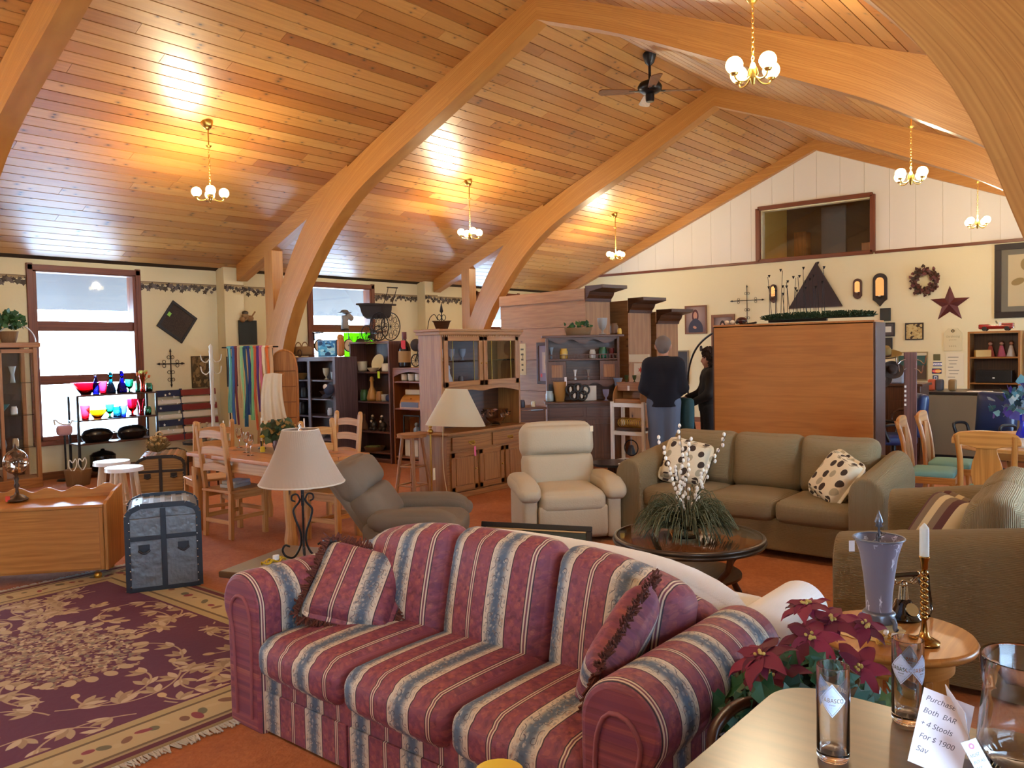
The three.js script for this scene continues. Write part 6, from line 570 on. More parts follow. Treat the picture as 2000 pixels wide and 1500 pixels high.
// ---------- oak hutch ----------
{ const t = thing('oak_hutch', 'large oak china hutch with two glass doors', 'hutch', [6.93, 0, -6.26]), W = 1.4, m = OAK, h0 = 0.72, d = 0.46; part(t, 'base_case', B(W, h0 - 0.09, d - 0.03, 0, 0.06, -0.01), m); part(t, 'plinth', B(W - 0.02, 0.06, d - 0.02, 0, 0, 0), m); part(t, 'counter_top', B(W + 0.05, 0.03, d + 0.03, 0, h0 - 0.03, 0.005, 0.008), m);
  for (let i = 0; i < 2; i++) { const x = -0.33 + i * 0.66, o = part(t, 'drawer', B(0.6, 0.14, 0.02, x, 0.525, d / 2 - 0.015), m); part(o, 'drawer_pull', [T([[x - 0.04, 0.59, d / 2], [x - 0.03, 0.575, d / 2 + 0.02], [x, 0.57, d / 2 + 0.025], [x + 0.03, 0.575, d / 2 + 0.02], [x + 0.04, 0.59, d / 2]], 0.005), B(0.1, 0.025, 0.004, x, 0.585, d / 2)], BRASS); }
  for (let i = 0; i < 3; i++) { const x = -0.45 + i * 0.45, o = part(t, 'cabinet_door', B(0.41, 0.42, 0.018, x, 0.08, d / 2 - 0.016), m); part(o, 'raised_panel', B(0.27, 0.3, 0.016, x, 0.14, d / 2 - 0.004, 0.008), m); part(o, 'door_rail', [B(0.41, 0.05, 0.006, x, 0.45, d / 2 - 0.002), B(0.41, 0.05, 0.006, x, 0.08, d / 2 - 0.002), B(0.05, 0.42, 0.006, x - 0.18, 0.08, d / 2 - 0.002), B(0.05, 0.42, 0.006, x + 0.18, 0.08, d / 2 - 0.002)], m).userData.kind = 'stuff'; part(o, 'door_knob', S(0.011, x + 0.17, 0.3, d / 2 + 0.012, 8), BRASS); }
  const y0 = h0, y1 = 1.8, dz = -0.05, ud = 0.34, uw = 1.34; for (const s of [-1, 1]) part(t, 'upper_side', B(0.03, y1 - y0, ud, s * (uw / 2 - 0.015), y0, dz), m); part(t, 'upper_back', B(uw - 0.06, y1 - y0, 0.015, 0, y0, dz - ud / 2 + 0.008), DARKW); part(t, 'upper_top', B(uw, 0.03, ud, 0, y1 - 0.03, dz), m); part(t, 'cornice', [B(uw + 0.08, 0.03, ud + 0.06, 0, y1, dz, 0.008), B(uw + 0.05, 0.04, ud + 0.03, 0, y1 - 0.035, dz, 0.008)], m); const dn = []; for (let i = 0; i < 44; i++) dn.push(B(0.014, 0.018, 0.012, -uw / 2 + (i + 0.5) * uw / 44, y1 - 0.055, dz + ud / 2 + 0.012, 0)); part(t, 'dentils', dn, m).userData.kind = 'stuff';
  part(t, 'cabinet_floor', B(uw - 0.06, 0.025, ud - 0.02, 0, 1.19, dz), m); part(t, 'glass_shelf', B(uw - 0.08, 0.015, ud - 0.06, 0, 1.47, dz), glassOf(0xd8e4e0, 0.004)); const vs = new THREE.Shape(); vs.moveTo(-uw / 2 + 0.03, 0); vs.quadraticCurveTo(-uw / 4, 0.07, -0.1, 0.04); vs.quadraticCurveTo(0, 0.02, 0.1, 0.04); vs.quadraticCurveTo(uw / 4, 0.07, uw / 2 - 0.03, 0); vs.lineTo(uw / 2 - 0.03, 0.09); vs.lineTo(-uw / 2 + 0.03, 0.09); part(t, 'valance', mv(X(vs, 0.018, 0), 0, 1.11, dz + ud / 2 - 0.02), m);
  for (const s of [-1, 1]) { const dw = 0.62, x = s * 0.32, f = 0.06, z = dz + ud / 2 + 0.004, o = part(t, 'glass_door', [B(dw, f, 0.022, x, 1.7, z), B(dw, f, 0.022, x, 1.2, z), B(f, 0.56, 0.022, x - dw / 2 + f / 2, 1.2, z), B(f, 0.56, 0.022, x + dw / 2 - f / 2, 1.2, z)], m); part(o, 'pane', B(dw - 2 * f, 0.45, 0.004, x, 1.255, z, 0), GLASS); part(o, 'leading', [x - 0.17, x + 0.17].map(q => B(0.004, 0.45, 0.006, q, 1.255, z + 0.002, 0)), BRASS).userData.kind = 'stuff'; part(o, 'door_knob', S(0.01, x - s * (dw / 2 - 0.03), 1.45, z + 0.02, 8), BRASS); } }
for (const [x, y, k, c, l] of [[6.6, 1.48, 'goblet', 0x8a9098, 'smoky goblet at the left inside the hutch'], [6.78, 1.48, 'goblet', 0x8a9098, 'smoky goblet beside the left glass door edge'], [6.45, 1.48, 'goblet', 0x9aa0a8, 'grey goblet in the hutch corner'], [6.55, 1.218, 'decanter', 0xa8b0b8, 'small silver decanter low in the hutch'], [6.75, 1.218, 'jar', 0x4a4440, 'dark jar low in the hutch'], [7.15, 1.218, 'goblet', 0xb0a8a0, 'pale goblet behind the right glass door']]) lat(k, c, l, 'hutch glass', [x, y, -6.31], 0.9, 0.15, 'glassware in the hutch');
{ const t = thing('punch_bowl', 'cut glass punch bowl with cups on the hutch counter', 'bowl', [7.2, 0.722, -6.2]); part(t, 'bowl', L([[0.001, 0.02], [0.06, 0.02], [0.1, 0.06], [0.14, 0.13], [0.15, 0.19], [0.142, 0.19], [0.13, 0.13], [0.09, 0.07], [0.05, 0.032], [0.001, 0.03]], 0, 0, 0, 28), glassOf(0xe8dcd8, 0.01)); part(t, 'foot', L([[0.001, 0], [0.06, 0], [0.05, 0.02], [0.001, 0.02]], 0, 0, 0, 20), GLASSS); for (let k = 0; k < 7; k++) { const a = k * 0.9; part(t, 'cup', L([[0.001, 0], [0.02, 0], [0.03, 0.03], [0.033, 0.05], [0.03, 0.05], [0.001, 0.01]], Math.cos(a) * 0.15, 0.1 + 0.012 * (k % 2), Math.sin(a) * 0.15, 14), GLASSS); } part(t, 'bow', [S(0.035, 0, 0.17, 0, 10, 0.6)], flat(0xb98a80, 0.5)); }
single('pink_tag', [facing(0.028, 0.07), mv(facing(0.028, 0.04), 0, -0.05, 0.001)], flat(0xe86a9a, 0.6), 'white and pink price tag on the hutch drawer pull', 'tag', [6.6, 0.515, -5.985]);
{ const t = thing('iron_finial_box', 'dark wooden box with iron finial and wire on top of the hutch', 'decor', [6.47, 1.832, -6.32]); part(t, 'box', L([[0.09, 0], [0.13, 0.08], [0.15, 0.09]], 0, 0, 0, 4), DARKW); part(t, 'finial', [C(0.001, 0.02, 0.1, 0, 0.2, 0, 6), S(0.02, 0, 0.2, 0), ...[-1, 1].map(s => TO(0.03, 0.004, s * 0.035, 0.13, 0, 16, 5)), rod([0, 0.08, 0], [0, 0.24, 0], 0.006)], IRON); part(t, 'wire_hoop', T([[-0.22, 0.0, 0], [-0.18, 0.12, 0], [-0.11, 0.16, 0], [-0.06, 0.1, 0]], 0.004), IRON); }
// ---------- floor lamp, bar stool ----------
{ const t = thing('brass_floor_lamp', 'brass floor lamp with a large cream empire shade', 'lamp', [5.8, 0, -5.86]), sm = mat('shade_cream', 0xcfc3a4, 0.85, { side: THREE.DoubleSide, transmission: 0.3, thickness: 0 }); part(t, 'base', L([[0.001, 0], [0.13, 0], [0.13, 0.012], [0.03, 0.03], [0.012, 0.05]], 0, 0, 0, 28), BRASS); part(t, 'pole', [C(0.009, 0.009, 0.8, 0, 0.03, 0), S(0.028, 0, 0.79, 0, 14), S(0.02, 0, 0.84, 0, 12), C(0.012, 0.012, 0.1, 0, 0.82, 0)], BRASS); part(t, 'swing_arm', T([[0, 0.86, 0], [0.08, 0.92, 0.07], [0.19, 0.93, 0.17], [0.19, 0.98, 0.17]], 0.007), BRASS); const g = L([[0.305, 0], [0.11, 0.37]], 0, 0, 0, 48); g.rotateZ(-0.07); part(t, 'shade', mv(g, 0.19, 0.84, 0.17), sm); part(t, 'bulb', S(0.03, 0.19, 1.02, 0.17), WHITEP); part(t, 'cord', T([[0.1, 0.86, 0.08], [0.07, 0.6, 0.1], [0.1, 0.35, 0.08], [0.12, 0.06, 0.12]], 0.004), flat(0xc9b98a)); part(t, 'paper_tag', mv(facing(0.03, 0.12), 0.01, 0.36, 0.03), flat(0xd9cfae, 0.7)); }
{ const t = thing('bar_stool', 'oak bar stool with round seat beside the hutch', 'stool', [6.0, 0, -6.34]); part(t, 'seat', C(0.16, 0.155, 0.035, 0, 0.69, 0, 32), OAK); for (let k = 0; k < 4; k++) { const a = k * PI / 2 + 0.7, c = Math.cos(a), s = Math.sin(a); part(t, 'leg', rod([c * 0.19, 0, s * 0.19], [c * 0.1, 0.69, s * 0.1], 0.02, 0.018), OAK); for (const y of [0.18, 0.38]) { const b = a + PI / 2, r = 0.19 - y * 0.13; part(t, 'rung', rod([c * r, y, s * r], [Math.cos(b) * r, y, Math.sin(b) * r], 0.01), OAK); } } }
{ const t = thing('leaning_frame', 'long black picture frame leaning behind the white loveseat', 'picture', [4.72, 0, -3.72], -1.2); t.rotation.order = 'YXZ'; t.rotation.x = -0.25; const w = 0.86, h = 0.3; part(t, 'frame', [B(w, 0.04, 0.03, 0, h - 0.04, 0), B(w, 0.04, 0.03, 0, 0, 0), B(0.04, h - 0.08, 0.03, -w / 2 + 0.02, 0.04, 0), B(0.04, h - 0.08, 0.03, w / 2 - 0.02, 0.04, 0)], BLACKP); part(t, 'inner_trim', B(w - 0.08, 0.012, 0.02, 0, h - 0.052, 0.008), metal(0xb9a98a, 0.4)); part(t, 'artwork', B(w - 0.08, h - 0.08, 0.01, 0, 0.04, 0), flat(0x2a3a34, 0.4)); }
{ const t = thing('lamp_side_table', 'small dark side table between the cream recliner and tan sofa', 'table', [6.62, 0, -4.22]); part(t, 'table_top', C(0.22, 0.22, 0.022, 0, 0.478, 0, 32), mat('dark_gloss2', 0x2a2a2c, 0.2)); part(t, 'pedestal', B(0.09, 0.46, 0.09, 0, 0.02, 0), DARKW); part(t, 'foot', B(0.26, 0.03, 0.26, 0, 0, 0), DARKW); part(t, 'white_strip', B(0.07, 0.006, 0.04, -0.05, 0.5, 0.12), WHITEP); }

// pieces inside the display cabinet
for (const [z, y, k, c, sc, l] of [[-10.2, 1.212, 'bowl', 0x9a7a4a, 0.7, 'wooden bowl on the top left shelf of the display cabinet'], [-10.15, 0.942, 'jar', 0x2a2c30, 1.5, 'black pot on the second left shelf of the display cabinet'], [-10.2, 0.692, 'jar', 0x1c1c20, 1.8, 'large black pot on the third left shelf of the display cabinet'], [-9.62, 1.212, 'goblet', 0xb0aa98, 1.1, 'pale globe ornament on the top right shelf of the display cabinet'], [-9.46, 1.212, 'tumbler', 0x9aa8b8, 0.8, 'silver cup on the top right shelf of the display cabinet'], [-9.6, 0.942, 'bowl', 0x3a2c28, 0.8, 'dark bowl on the second right shelf of the display cabinet'], [-9.55, 0.692, 'jar', 0xb9bcc8, 1.1, 'white jar on the third right shelf of the display cabinet'], [-9.75, 0.362, 'bowl', 0xc8ccd8, 0.7, 'pale bowl low in the display cabinet']]) lat(k, c, l, 'cabinet ware', [7.44, y, z], sc, 0.35, 'ware in the display cabinet');
{ const t = thing('navy_hat', 'navy and white cap hanging on the display cabinet', 'hat', [7.27, 1.08, -9.32], -PI / 2); part(t, 'crown', S(0.09, 0, 0, 0.02, 14, 0.9, 1, 0.7), flat(0x24304e, 0.8)); part(t, 'brim', ro(C(0.09, 0.09, 0.01, 0, 0, 0, 20), 0.5).translate(0, -0.08, 0.05), flat(0x1c2640, 0.8)); part(t, 'patch', S(0.05, -0.03, 0.04, 0.06, 10, 0.8, 1, 0.4), flat(0xd0d0d4, 0.7)); }
single('tan_pitcher', L(VESSEL.decanter(), 0, 0, 0, 18), flat(0x8a5a34, 0.4), 'brown pitcher on the third shelf of the tall bookcase', 'pitcher', [7.96, 0.447, -9.42]); single('glass_ornament', L(VESSEL.goblet(), 0, 0, 0, 18), GLASSS, 'clear goblet on the third shelf of the tall bookcase', 'glass', [7.95, 0.447, -8.82]);
// ---------- tall wardrobes with cornices, seen from behind ----------
function wardrobe(label, A, Bp, h, dep, corn) { const dx = Bp[0] - A[0], dz = Bp[1] - A[1], w = Math.hypot(dx, dz), nx = -dz / w, nz = dx / w, th = Math.atan2(nx, nz), t = thing('pine_wardrobe', label, 'wardrobe', [(A[0] + Bp[0]) / 2 - nx * dep / 2, 0, (A[1] + Bp[1]) / 2 - nz * dep / 2], th, 'tall wardrobes with dark cornices'), n = Math.max(2, Math.round(h / 0.45));
  for (let i = 0; i < n; i++) part(t, 'back_board', B(w, h / n - 0.004, 0.02, 0, i * h / n, dep / 2 - 0.01), WARDW); for (const s of [-1, 1]) part(t, 'side_panel', B(0.025, h, dep - 0.02, s * (w / 2 - 0.013), 0, -0.01), WARDW); part(t, 'front_panel', B(w - 0.05, h, 0.02, 0, 0, -dep / 2 + 0.01), DARKW); part(t, 'top_board', B(w, 0.02, dep, 0, h, 0), WARDW); part(t, 'header_board', B(w + 0.01, 0.16, 0.02, 0, h - 0.1, dep / 2 + 0.01), WARDW);
  const P = [[0, 0], [0.02, 0], [0.03, 0.04], [0.07, 0.08], [0.09, 0.13], [corn, 0.17], [corn, 0.21], [0, 0.21]], e = X(SH(P), dep, 0.003); part(t, 'cornice', mv(e, w / 2, h - 0.12, -dep / 2), DARKW); part(t, 'cornice', B(w, 0.06, 0.12, 0, h + 0.02, -dep / 2 - 0.04), DARKW); return t; }
wardrobe('tallest pine wardrobe back behind the oak hutch', [10.05, -8.5], [9.67, -6.6], 2.38, 0.5, 0.34); wardrobe('middle pine wardrobe stepping down beside the tallest one', [10.6, -7.3], [10.41, -6.35], 2.22, 0.5, 0.3); wardrobe('lowest pine wardrobe with carved lettering nearest the standing man', [11.15, -6.9], [11.01, -6.22], 2.06, 0.5, 0.3);
// ---------- dark secretary hutch with ornaments ----------
{ const t = thing('secretary_hutch', 'dark carved secretary hutch full of ornaments', 'hutch', [9.2, 0, -6.34], -0.88), w = 1.0, d = 0.42, m = SECW; part(t, 'base_case', B(w, 0.82, d, 0, 0.03, 0), m); part(t, 'counter', B(w + 0.06, 0.03, d + 0.06, 0, 0.85, 0.02), m); for (let i = 0; i < 2; i++) { part(t, 'drawer', B(0.44, 0.13, 0.016, -0.24 + i * 0.48, 0.68, d / 2), m); const o = part(t, 'cabinet_door', B(0.44, 0.52, 0.016, -0.24 + i * 0.48, 0.12, d / 2), m); part(o, 'raised_panel', B(0.32, 0.4, 0.014, -0.24 + i * 0.48, 0.18, d / 2 + 0.008), m); }
  for (const s of [-1, 1]) part(t, 'upper_side', B(0.03, 0.86, 0.26, s * 0.48, 0.88, -0.07), m); part(t, 'upper_back', B(0.94, 0.86, 0.015, 0, 0.88, -0.2), m); part(t, 'upper_top', B(1.1, 0.03, 0.34, 0, 1.74, -0.05), m); part(t, 'shelf', B(0.94, 0.02, 0.24, 0, 1.43, -0.07), m); part(t, 'shelf', B(0.94, 0.02, 0.24, 0, 1.14, -0.07), m);
  const v = new THREE.Shape(); v.moveTo(-0.47, 0.09); for (let i = 0; i <= 32; i++) { const u = -0.47 + 0.94 * i / 32; v.lineTo(u, 0.035 - 0.03 * Math.cos(u * 20)); } v.lineTo(0.47, 0.09); part(t, 'valance', mv(X(v, 0.015, 0), 0, 1.65, 0.04), m); part(t, 'valance', mv(X(v, 0.015, 0), 0, 1.06, 0.04), m); for (const s of [-1, 1]) { const o = part(t, 'cubby_door', B(0.24, 0.26, 0.016, s * 0.35, 1.16, 0.05), m); part(o, 'raised_panel', B(0.15, 0.17, 0.012, s * 0.35, 1.2, 0.06), OAK); } part(t, 'gallery_rail', [B(0.94, 0.012, 0.012, 0, 1.5, 0.045), B(0.44, 0.012, 0.012, 0, 1.2, 0.05)], m).userData.kind = 'stuff'; const sp = []; for (let i = 0; i < 22; i++) sp.push(B(0.008, 0.05, 0.008, -0.45 + i * 0.043, 1.45, 0.045, 0)); part(t, 'spindles', sp, m).userData.kind = 'stuff'; }
const onSec = (lx, y, lz) => { const c = Math.cos(-0.88), s = Math.sin(-0.88); return [9.2 + c * lx + s * lz, y, -6.34 - s * lx + c * lz]; };
{ const t = thing('silk_basket', 'oval wicker planter with greenery on top of the secretary hutch', 'basket', onSec(-0.05, 1.772, -0.02), -0.88); const g = L([[0.001, 0], [0.1, 0], [0.12, 0.1], [0.115, 0.1], [0.001, 0.08]], 0, 0, 0, 24); g.scale(1.6, 1, 0.8); part(t, 'weave', g, MATS.wicker); for (let i = 0; i < 40; i++) { const o = shared(t, 'leaf', pick(IVY), [rr(-0.18, 0.18), rr(0.09, 0.16), rr(-0.07, 0.07)]); o.rotation.set(rr(-1, 1), rr(-1, 1), rr(0, 6)); } }
lat('goblet', 0x8f8a84, 'carved grey urn on top of the secretary hutch', 'urn', onSec(0.28, 1.772, -0.02), 1.5, 0.5); lat('jar', 0x5a3a1c, 'brown crock on top of the secretary hutch', 'crock', onSec(0.44, 1.772, -0.04), 1.5, 0.5); lat('jar', 0xc9a23c, 'yellow pot beside the brown crock', 'flower pot', onSec(0.5, 1.772, 0.06), 0.8, 0.5);
for (const [lx, k, c, sc, l] of [[-0.42, 'vase', 0x8a9aa8, 0.8, 'pale vase at the left of the upper secretary shelf'], [-0.25, 'jar', 0xc9a040, 1.4, 'brass jug on the upper secretary shelf'], [0.14, 'jar', 0xb8b8b0, 1.2, 'white teapot on the upper secretary shelf'], [0.28, 'jar', 0x1f5a3c, 1.5, 'green pitcher on the upper secretary shelf'], [0.4, 'goblet', 0x6a2a26, 0.9, 'red cup on the upper secretary shelf']]) lat(k, c, l, 'ornament', onSec(lx, 1.452, -0.03), sc, 0.25, 'ornaments on the secretary'); for (const [lx, c, l] of [[-0.1, 0xd8d8d8, 'white rabbit ears figurine in the secretary niche'], [0.08, 0x8a8078, 'grey figurine in the secretary niche']]) lat('vase', c, l, 'ornament', onSec(lx, 1.162, -0.04), 0.7, 0.4, 'ornaments on the secretary');
lat('tumbler', 0xa87838, 'tall tan crock on the secretary counter', 'crock', onSec(-0.32, 0.882, 0.08), 1.9, 0.5); lat('jar', 0x9ab0b8, 'glass jar with white label left of the tan crock', 'jar', onSec(-0.46, 0.882, 0.1), 1.4, 0.2); single('photo_frame', B(0.16, 0.2, 0.02, 0, 0, 0), flat(0xd9d4c6, 0.5), 'small white framed print on the secretary counter', 'picture', onSec(0.1, 0.882, 0.02), -0.88); { const t = thing('black_wire_decor', 'black and white ring ornament on the secretary counter', 'ornament', onSec(-0.08, 0.882, 0.16), -0.88); for (const [x, y, r] of [[-0.1, 0.16, 0.06], [0.0, 0.18, 0.055], [0.09, 0.15, 0.06], [-0.05, 0.08, 0.06], [0.05, 0.08, 0.065]]) { part(t, 'ring', TO(r, 0.014, x, y, 0, 24, 8), BLACKP); part(t, 'ring_face', mv(S(r * 0.5, 0, 0, 0, 12, 1.3, 0.6, 0.3), x, y, 0.0), flat(0xd6d2c8, 0.5)); } } lat('goblet', 0x8c90b8, 'lavender glass basket on the secretary counter', 'glassware', onSec(0.3, 0.882, 0.1), 1.0, 0.2); lat('vase', 0x7f9ac0, 'tall pale blue vase at the right of the secretary counter', 'vase', onSec(0.47, 0.882, 0.04), 1.5, 0.2);
single('paper_tag', facing(0.03, 0.14), flat(0xe9dcd8, 0.7), 'long paper tag hanging from the secretary cubby', 'tag', onSec(-0.24, 1.14, 0.09), -0.88);
// sloping counter unit left of the secretary
{ const t = thing('corner_desk', 'brown corner desk between the oak hutch and the secretary', 'desk', [8.12, 0, -6.78], -0.55); part(t, 'desk_top', B(0.9, 0.03, 0.5, 0, 0.82, 0), SECW); part(t, 'front_panel', B(0.86, 0.76, 0.02, 0, 0.05, 0.22), SECW); for (const s of [-1, 1]) part(t, 'side_panel', B(0.03, 0.82, 0.46, s * 0.42, 0, 0), SECW); part(t, 'mirror_strip', B(0.3, 0.3, 0.01, -0.25, 0.45, 0.235), flat(0x9aa6b4, 0.2)); }
for (const [x, z, k, c, sc, l] of [[7.95, -6.68, 'jar', 0x3a4058, 1.0, 'dark blue jar in the row on the corner desk'], [8.05, -6.62, 'jar', 0x5a6070, 0.95, 'grey jar in the row on the corner desk'], [8.15, -6.56, 'jar', 0x30344a, 0.95, 'navy jar in the row on the corner desk'], [8.0, -6.8, 'tumbler', 0xc9b99a, 1.3, 'cream cup behind the jars on the corner desk'], [8.3, -6.5, 'jar', 0xd6cba8, 0.7, 'small cream pot at the end of the jar row'], [7.85, -6.85, 'vase', 0xa86a3c, 1.2, 'rust vase behind the jars on the corner desk']]) lat(k, c, l, 'jar', [x, 0.852, z], sc, 0.3, 'jars on the corner desk');
{ const t = thing('wire_plate_rack', 'black wire rack standing behind the jars on the corner desk', 'rack', [8.14, 0.851, -6.9], -0.55); for (const x of [-0.2, 0, 0.2]) part(t, 'upright', rod([x, 0, 0], [x, 0.36, 0], 0.005), IRON); for (const y of [0.12, 0.26]) part(t, 'wire_shelf', [rod([-0.22, y, 0.04], [0.22, y, 0.04], 0.004), rod([-0.22, y, -0.04], [0.22, y, -0.04], 0.004)], IRON).userData.kind = 'stuff'; }
{ const t = thing('quilt_print', 'framed quilt medallion print behind the secretary hutch', 'picture', [9.66, 1.38, -7.28], -1.77); part(t, 'frame', [B(0.46, 0.05, 0.03, 0, 0.26, 0), B(0.46, 0.05, 0.03, 0, -0.31, 0), B(0.05, 0.62, 0.03, -0.21, -0.31, 0), B(0.05, 0.62, 0.03, 0.21, -0.31, 0)], DARKW); part(t, 'artwork', mv(facing(0.38, 0.54, 0.01), 0, 0, 0), artM((g, w, h) => { g.fillStyle = '#8a86a8'; g.fillRect(0, 0, w, h); g.fillStyle = '#b9b0bc'; g.fillRect(50, 50, w - 100, h - 110); g.fillStyle = '#c9bdb4'; g.fillRect(74, 74, w - 148, h - 160); for (let i = 0; i < 12; i++) { const a = i / 12 * 6.28; g.fillStyle = i % 2 ? '#5a6a8a' : '#8a6a7a'; g.beginPath(); g.arc(128 + Math.cos(a) * 26, 120 + Math.sin(a) * 26, 9, 0, 7); g.fill(); } g.fillStyle = '#d05a6a'; g.beginPath(); g.arc(36, 214, 14, 0, 7); g.fill(); })); }
single('paper_scroll', facing(0.14, 0.48, 0.004), artM((g, w, h) => { g.fillStyle = '#cdbf98'; g.fillRect(0, 0, w, h); g.fillStyle = '#4a4434'; for (let i = 0; i < 5; i++) g.fillRect(40 + i * 8, 40 + i * 42, 130 - i * 14, 14); g.font = 'bold 70px serif'; g.fillText('M', 90, 130); }), 'hanging cream paper scroll beside the hutch glass door', 'picture', [9.79, 1.44, -7.85], -1.77);
// ---------- white corner shelf ----------
{ const t = thing('white_shelf_stand', 'small white painted shelf stand beside the standing man', 'shelf', [9.1, 0, -5.5], -PI / 2); for (const [x, z] of [[-1, -1], [1, -1], [-1, 1], [1, 1]]) part(t, 'post', B(0.04, 0.9, 0.04, x * 0.23, 0, z * 0.13), WHITEP); for (const y of [0.86, 0.5, 0.12]) { part(t, 'shelf', B(0.46, 0.02, 0.28, 0, y, 0), WHITEP); part(t, 'rail', B(0.46, 0.05, 0.015, 0, y - 0.03, 0.135), WHITEP); } }
{ const t = thing('toy_rolltop', 'miniature roll-top desk on the white shelf stand', 'box', [9.1, 0.881, -5.52], -PI / 2); const s = new THREE.Shape(); s.moveTo(-0.12, 0); s.lineTo(0.12, 0); s.lineTo(0.12, 0.06); s.quadraticCurveTo(0.1, 0.2, -0.02, 0.24); s.lineTo(-0.12, 0.24); s.closePath(); for (const x of [-1, 1]) { const g = X(s, 0.015, 0); g.rotateY(-PI / 2); part(t, 'side_panel', mv(g, x * 0.2 + 0.0075, 0, 0), OAK); } part(t, 'top_board', B(0.44, 0.02, 0.14, 0, 0.24, -0.06), OAK); part(t, 'back_board', B(0.38, 0.24, 0.01, 0, 0, -0.11), OAK); part(t, 'bottom_board', B(0.38, 0.05, 0.2, 0, 0, 0), OAK); part(t, 'roll_front', B(0.38, 0.1, 0.02, 0, 0.15, 0.02), OAK); part(t, 'paper_tag', mv(facing(0.03, 0.06), 0.02, 0.19, 0.1), WHITEP); }
{ const t = thing('spice_rack_brass', 'brass spring note holder on the white shelf stand', 'ornament', [9.08, 0.521, -5.5], -PI / 2); for (let i = 0; i < 12; i++) part(t, 'coil', ro(TO(0.06, 0.006, 0, 0, 0, 16, 6), 0, PI / 2 - 0.5).translate(-0.15 + i * 0.027, 0.1, 0), BRASS); part(t, 'tray', B(0.38, 0.04, 0.18, 0, 0, 0), DARKW); }
{ const t = thing('bell_stand', 'dark hanging bell on a scrolled stand under the white shelf', 'bell', [9.05, 0.142, -5.5], -PI / 2); part(t, 'stand_frame', [TO(0.1, 0.008, 0, 0.16, 0, 24, 6), B(0.16, 0.015, 0.08, 0, 0, 0)], IRON); part(t, 'bell', L([[0.001, 0.2], [0.03, 0.19], [0.05, 0.12], [0.065, 0.08]], 0, 0, 0, 20), mat('bell_blue', 0x1a2433, 0.3)); part(t, 'hanger', rod([0, 0.2, 0], [0, 0.3, 0], 0.006), STEEL); }
for (const [z, l] of [[-5.62, 'green glass dish on a foot, left one above the roll-top'], [-5.5, 'green glass dish on a foot, middle one above the roll-top'], [-5.38, 'green glass dish on a foot, right one above the roll-top']]) lat('goblet', 0x3a4a30, l, 'glass dish', [9.15, 1.142, z], 0.6, 0.2, 'small green dishes');
single('maple_sign', facing(0.2, 0.24, 0.02), artM((g, w, h) => { g.fillStyle = '#d8cfbc'; g.fillRect(0, 0, w, h); g.fillStyle = '#b8402c'; g.beginPath(); for (let k = 0; k < 14; k++) { const a = k / 14 * 6.28, r = k % 2 ? 26 : 62; g.lineTo(128 + Math.cos(a) * r, 90 + Math.sin(a) * r * 0.8); } g.fill(); }), 'cream sign with a red leaf behind the roll-top', 'sign', [9.24, 1.262, -5.45], -PI / 2);
single('plank_sign', B(0.3, 0.1, 0.015, 0, 0, 0), flat(0xd6ccb2, 0.7), 'small cream plank sign above the leaf sign', 'sign', [9.24, 1.4, -5.48], -PI / 2);
// ---------- plywood cabinet back with garland ----------
{ const t = thing('plywood_cabinet', 'large cabinet showing its plain plywood back behind the tan sofa', 'cabinet', [8.78, 0, -3.27], -1.53), w = 1.7, h = 1.8, d = 0.4; part(t, 'back_panel', B(w - 0.02, h - 0.02, 0.012, 0, 0.01, d / 2 - 0.006, 0.002), PLY); const pl = mat('pale_side', 0x9b8472, 0.4, { map: MATS.mid_wood.map }); for (const s of [-1, 1]) part(t, 'side_panel', B(0.025, h, d, s * (w / 2 - 0.0), 0, -0.012), pl); part(t, 'top_panel', B(w, 0.02, d, 0.0, h, -0.006), PLY); part(t, 'front_frame', B(w, h, 0.03, 0, 0, -d / 2), OAK); }
{ const t = thing('pine_garland', 'green pine garland lying along the top of the plywood cabinet', 'garland', [8.78, 1.83, -3.0], -1.53); const f = []; for (let i = 0; i < 900; i++) { const x = rr(-0.56, 0.56), a = rr(0, 6.28), k = Math.sqrt(1 - Math.pow(x / 0.62, 4)); f.push(bar([x, 0.035, 0.1], [x + rr(-0.04, 0.04), 0.035 + Math.abs(Math.sin(a)) * 0.07 * k, 0.1 + Math.cos(a) * 0.07], 0.006, 0.006, 0)); } part(t, 'needles', f, flat(0x1f3a22, 0.9)).userData.kind = 'stuff'; part(t, 'wire_core', rod([-0.56, 0.035, 0.1], [0.56, 0.035, 0.1], 0.012), flat(0x24301f)); }
{ const t = thing('metal_flower_spray', 'black metal rods with bud tips standing on the plywood cabinet', 'sculpture', [8.78, 1.832, -3.25], -1.53); part(t, 'trough', B(0.62, 0.03, 0.06, 0, 0, -0.02), IRON); seedv = 99; for (let i = 0; i < 22; i++) { const x = -0.3 + i * 0.028 + rr(-0.008, 0.008), h = rr(0.3, 0.62), o = part(t, 'rod_stem', rod([x, 0.02, -0.02], [x + rr(-0.05, 0.03), h, rr(-0.06, 0.04)], 0.0035, 0.003, 5), IRON); const q = new THREE.Vector3(); const hx = x - 0.01; o.geometry.computeBoundingBox(); const bb = o.geometry.boundingBox; part(o, 'bud', C(0.016, 0.004, 0.028, (bb.min.x + bb.max.x) / 2 + (hx < 0 ? -0.008 : 0.0), bb.max.y - 0.01, (bb.min.z + bb.max.z) / 2, 8), IRON); } }
{ const t = thing('toy_beetle', 'small dark toy car on the left end of the plywood cabinet', 'toy', [8.75, 1.832, -3.86], -1.53); part(t, 'shell', S(0.05, 0, 0.035, 0, 14, 0.8, 1.3), mat('dark_red', 0x3a1418, 0.2)); part(t, 'wheels', [S(0.018, -0.04, 0.016, 0.04), S(0.018, 0.04, 0.016, 0.04)], BLACKP); }
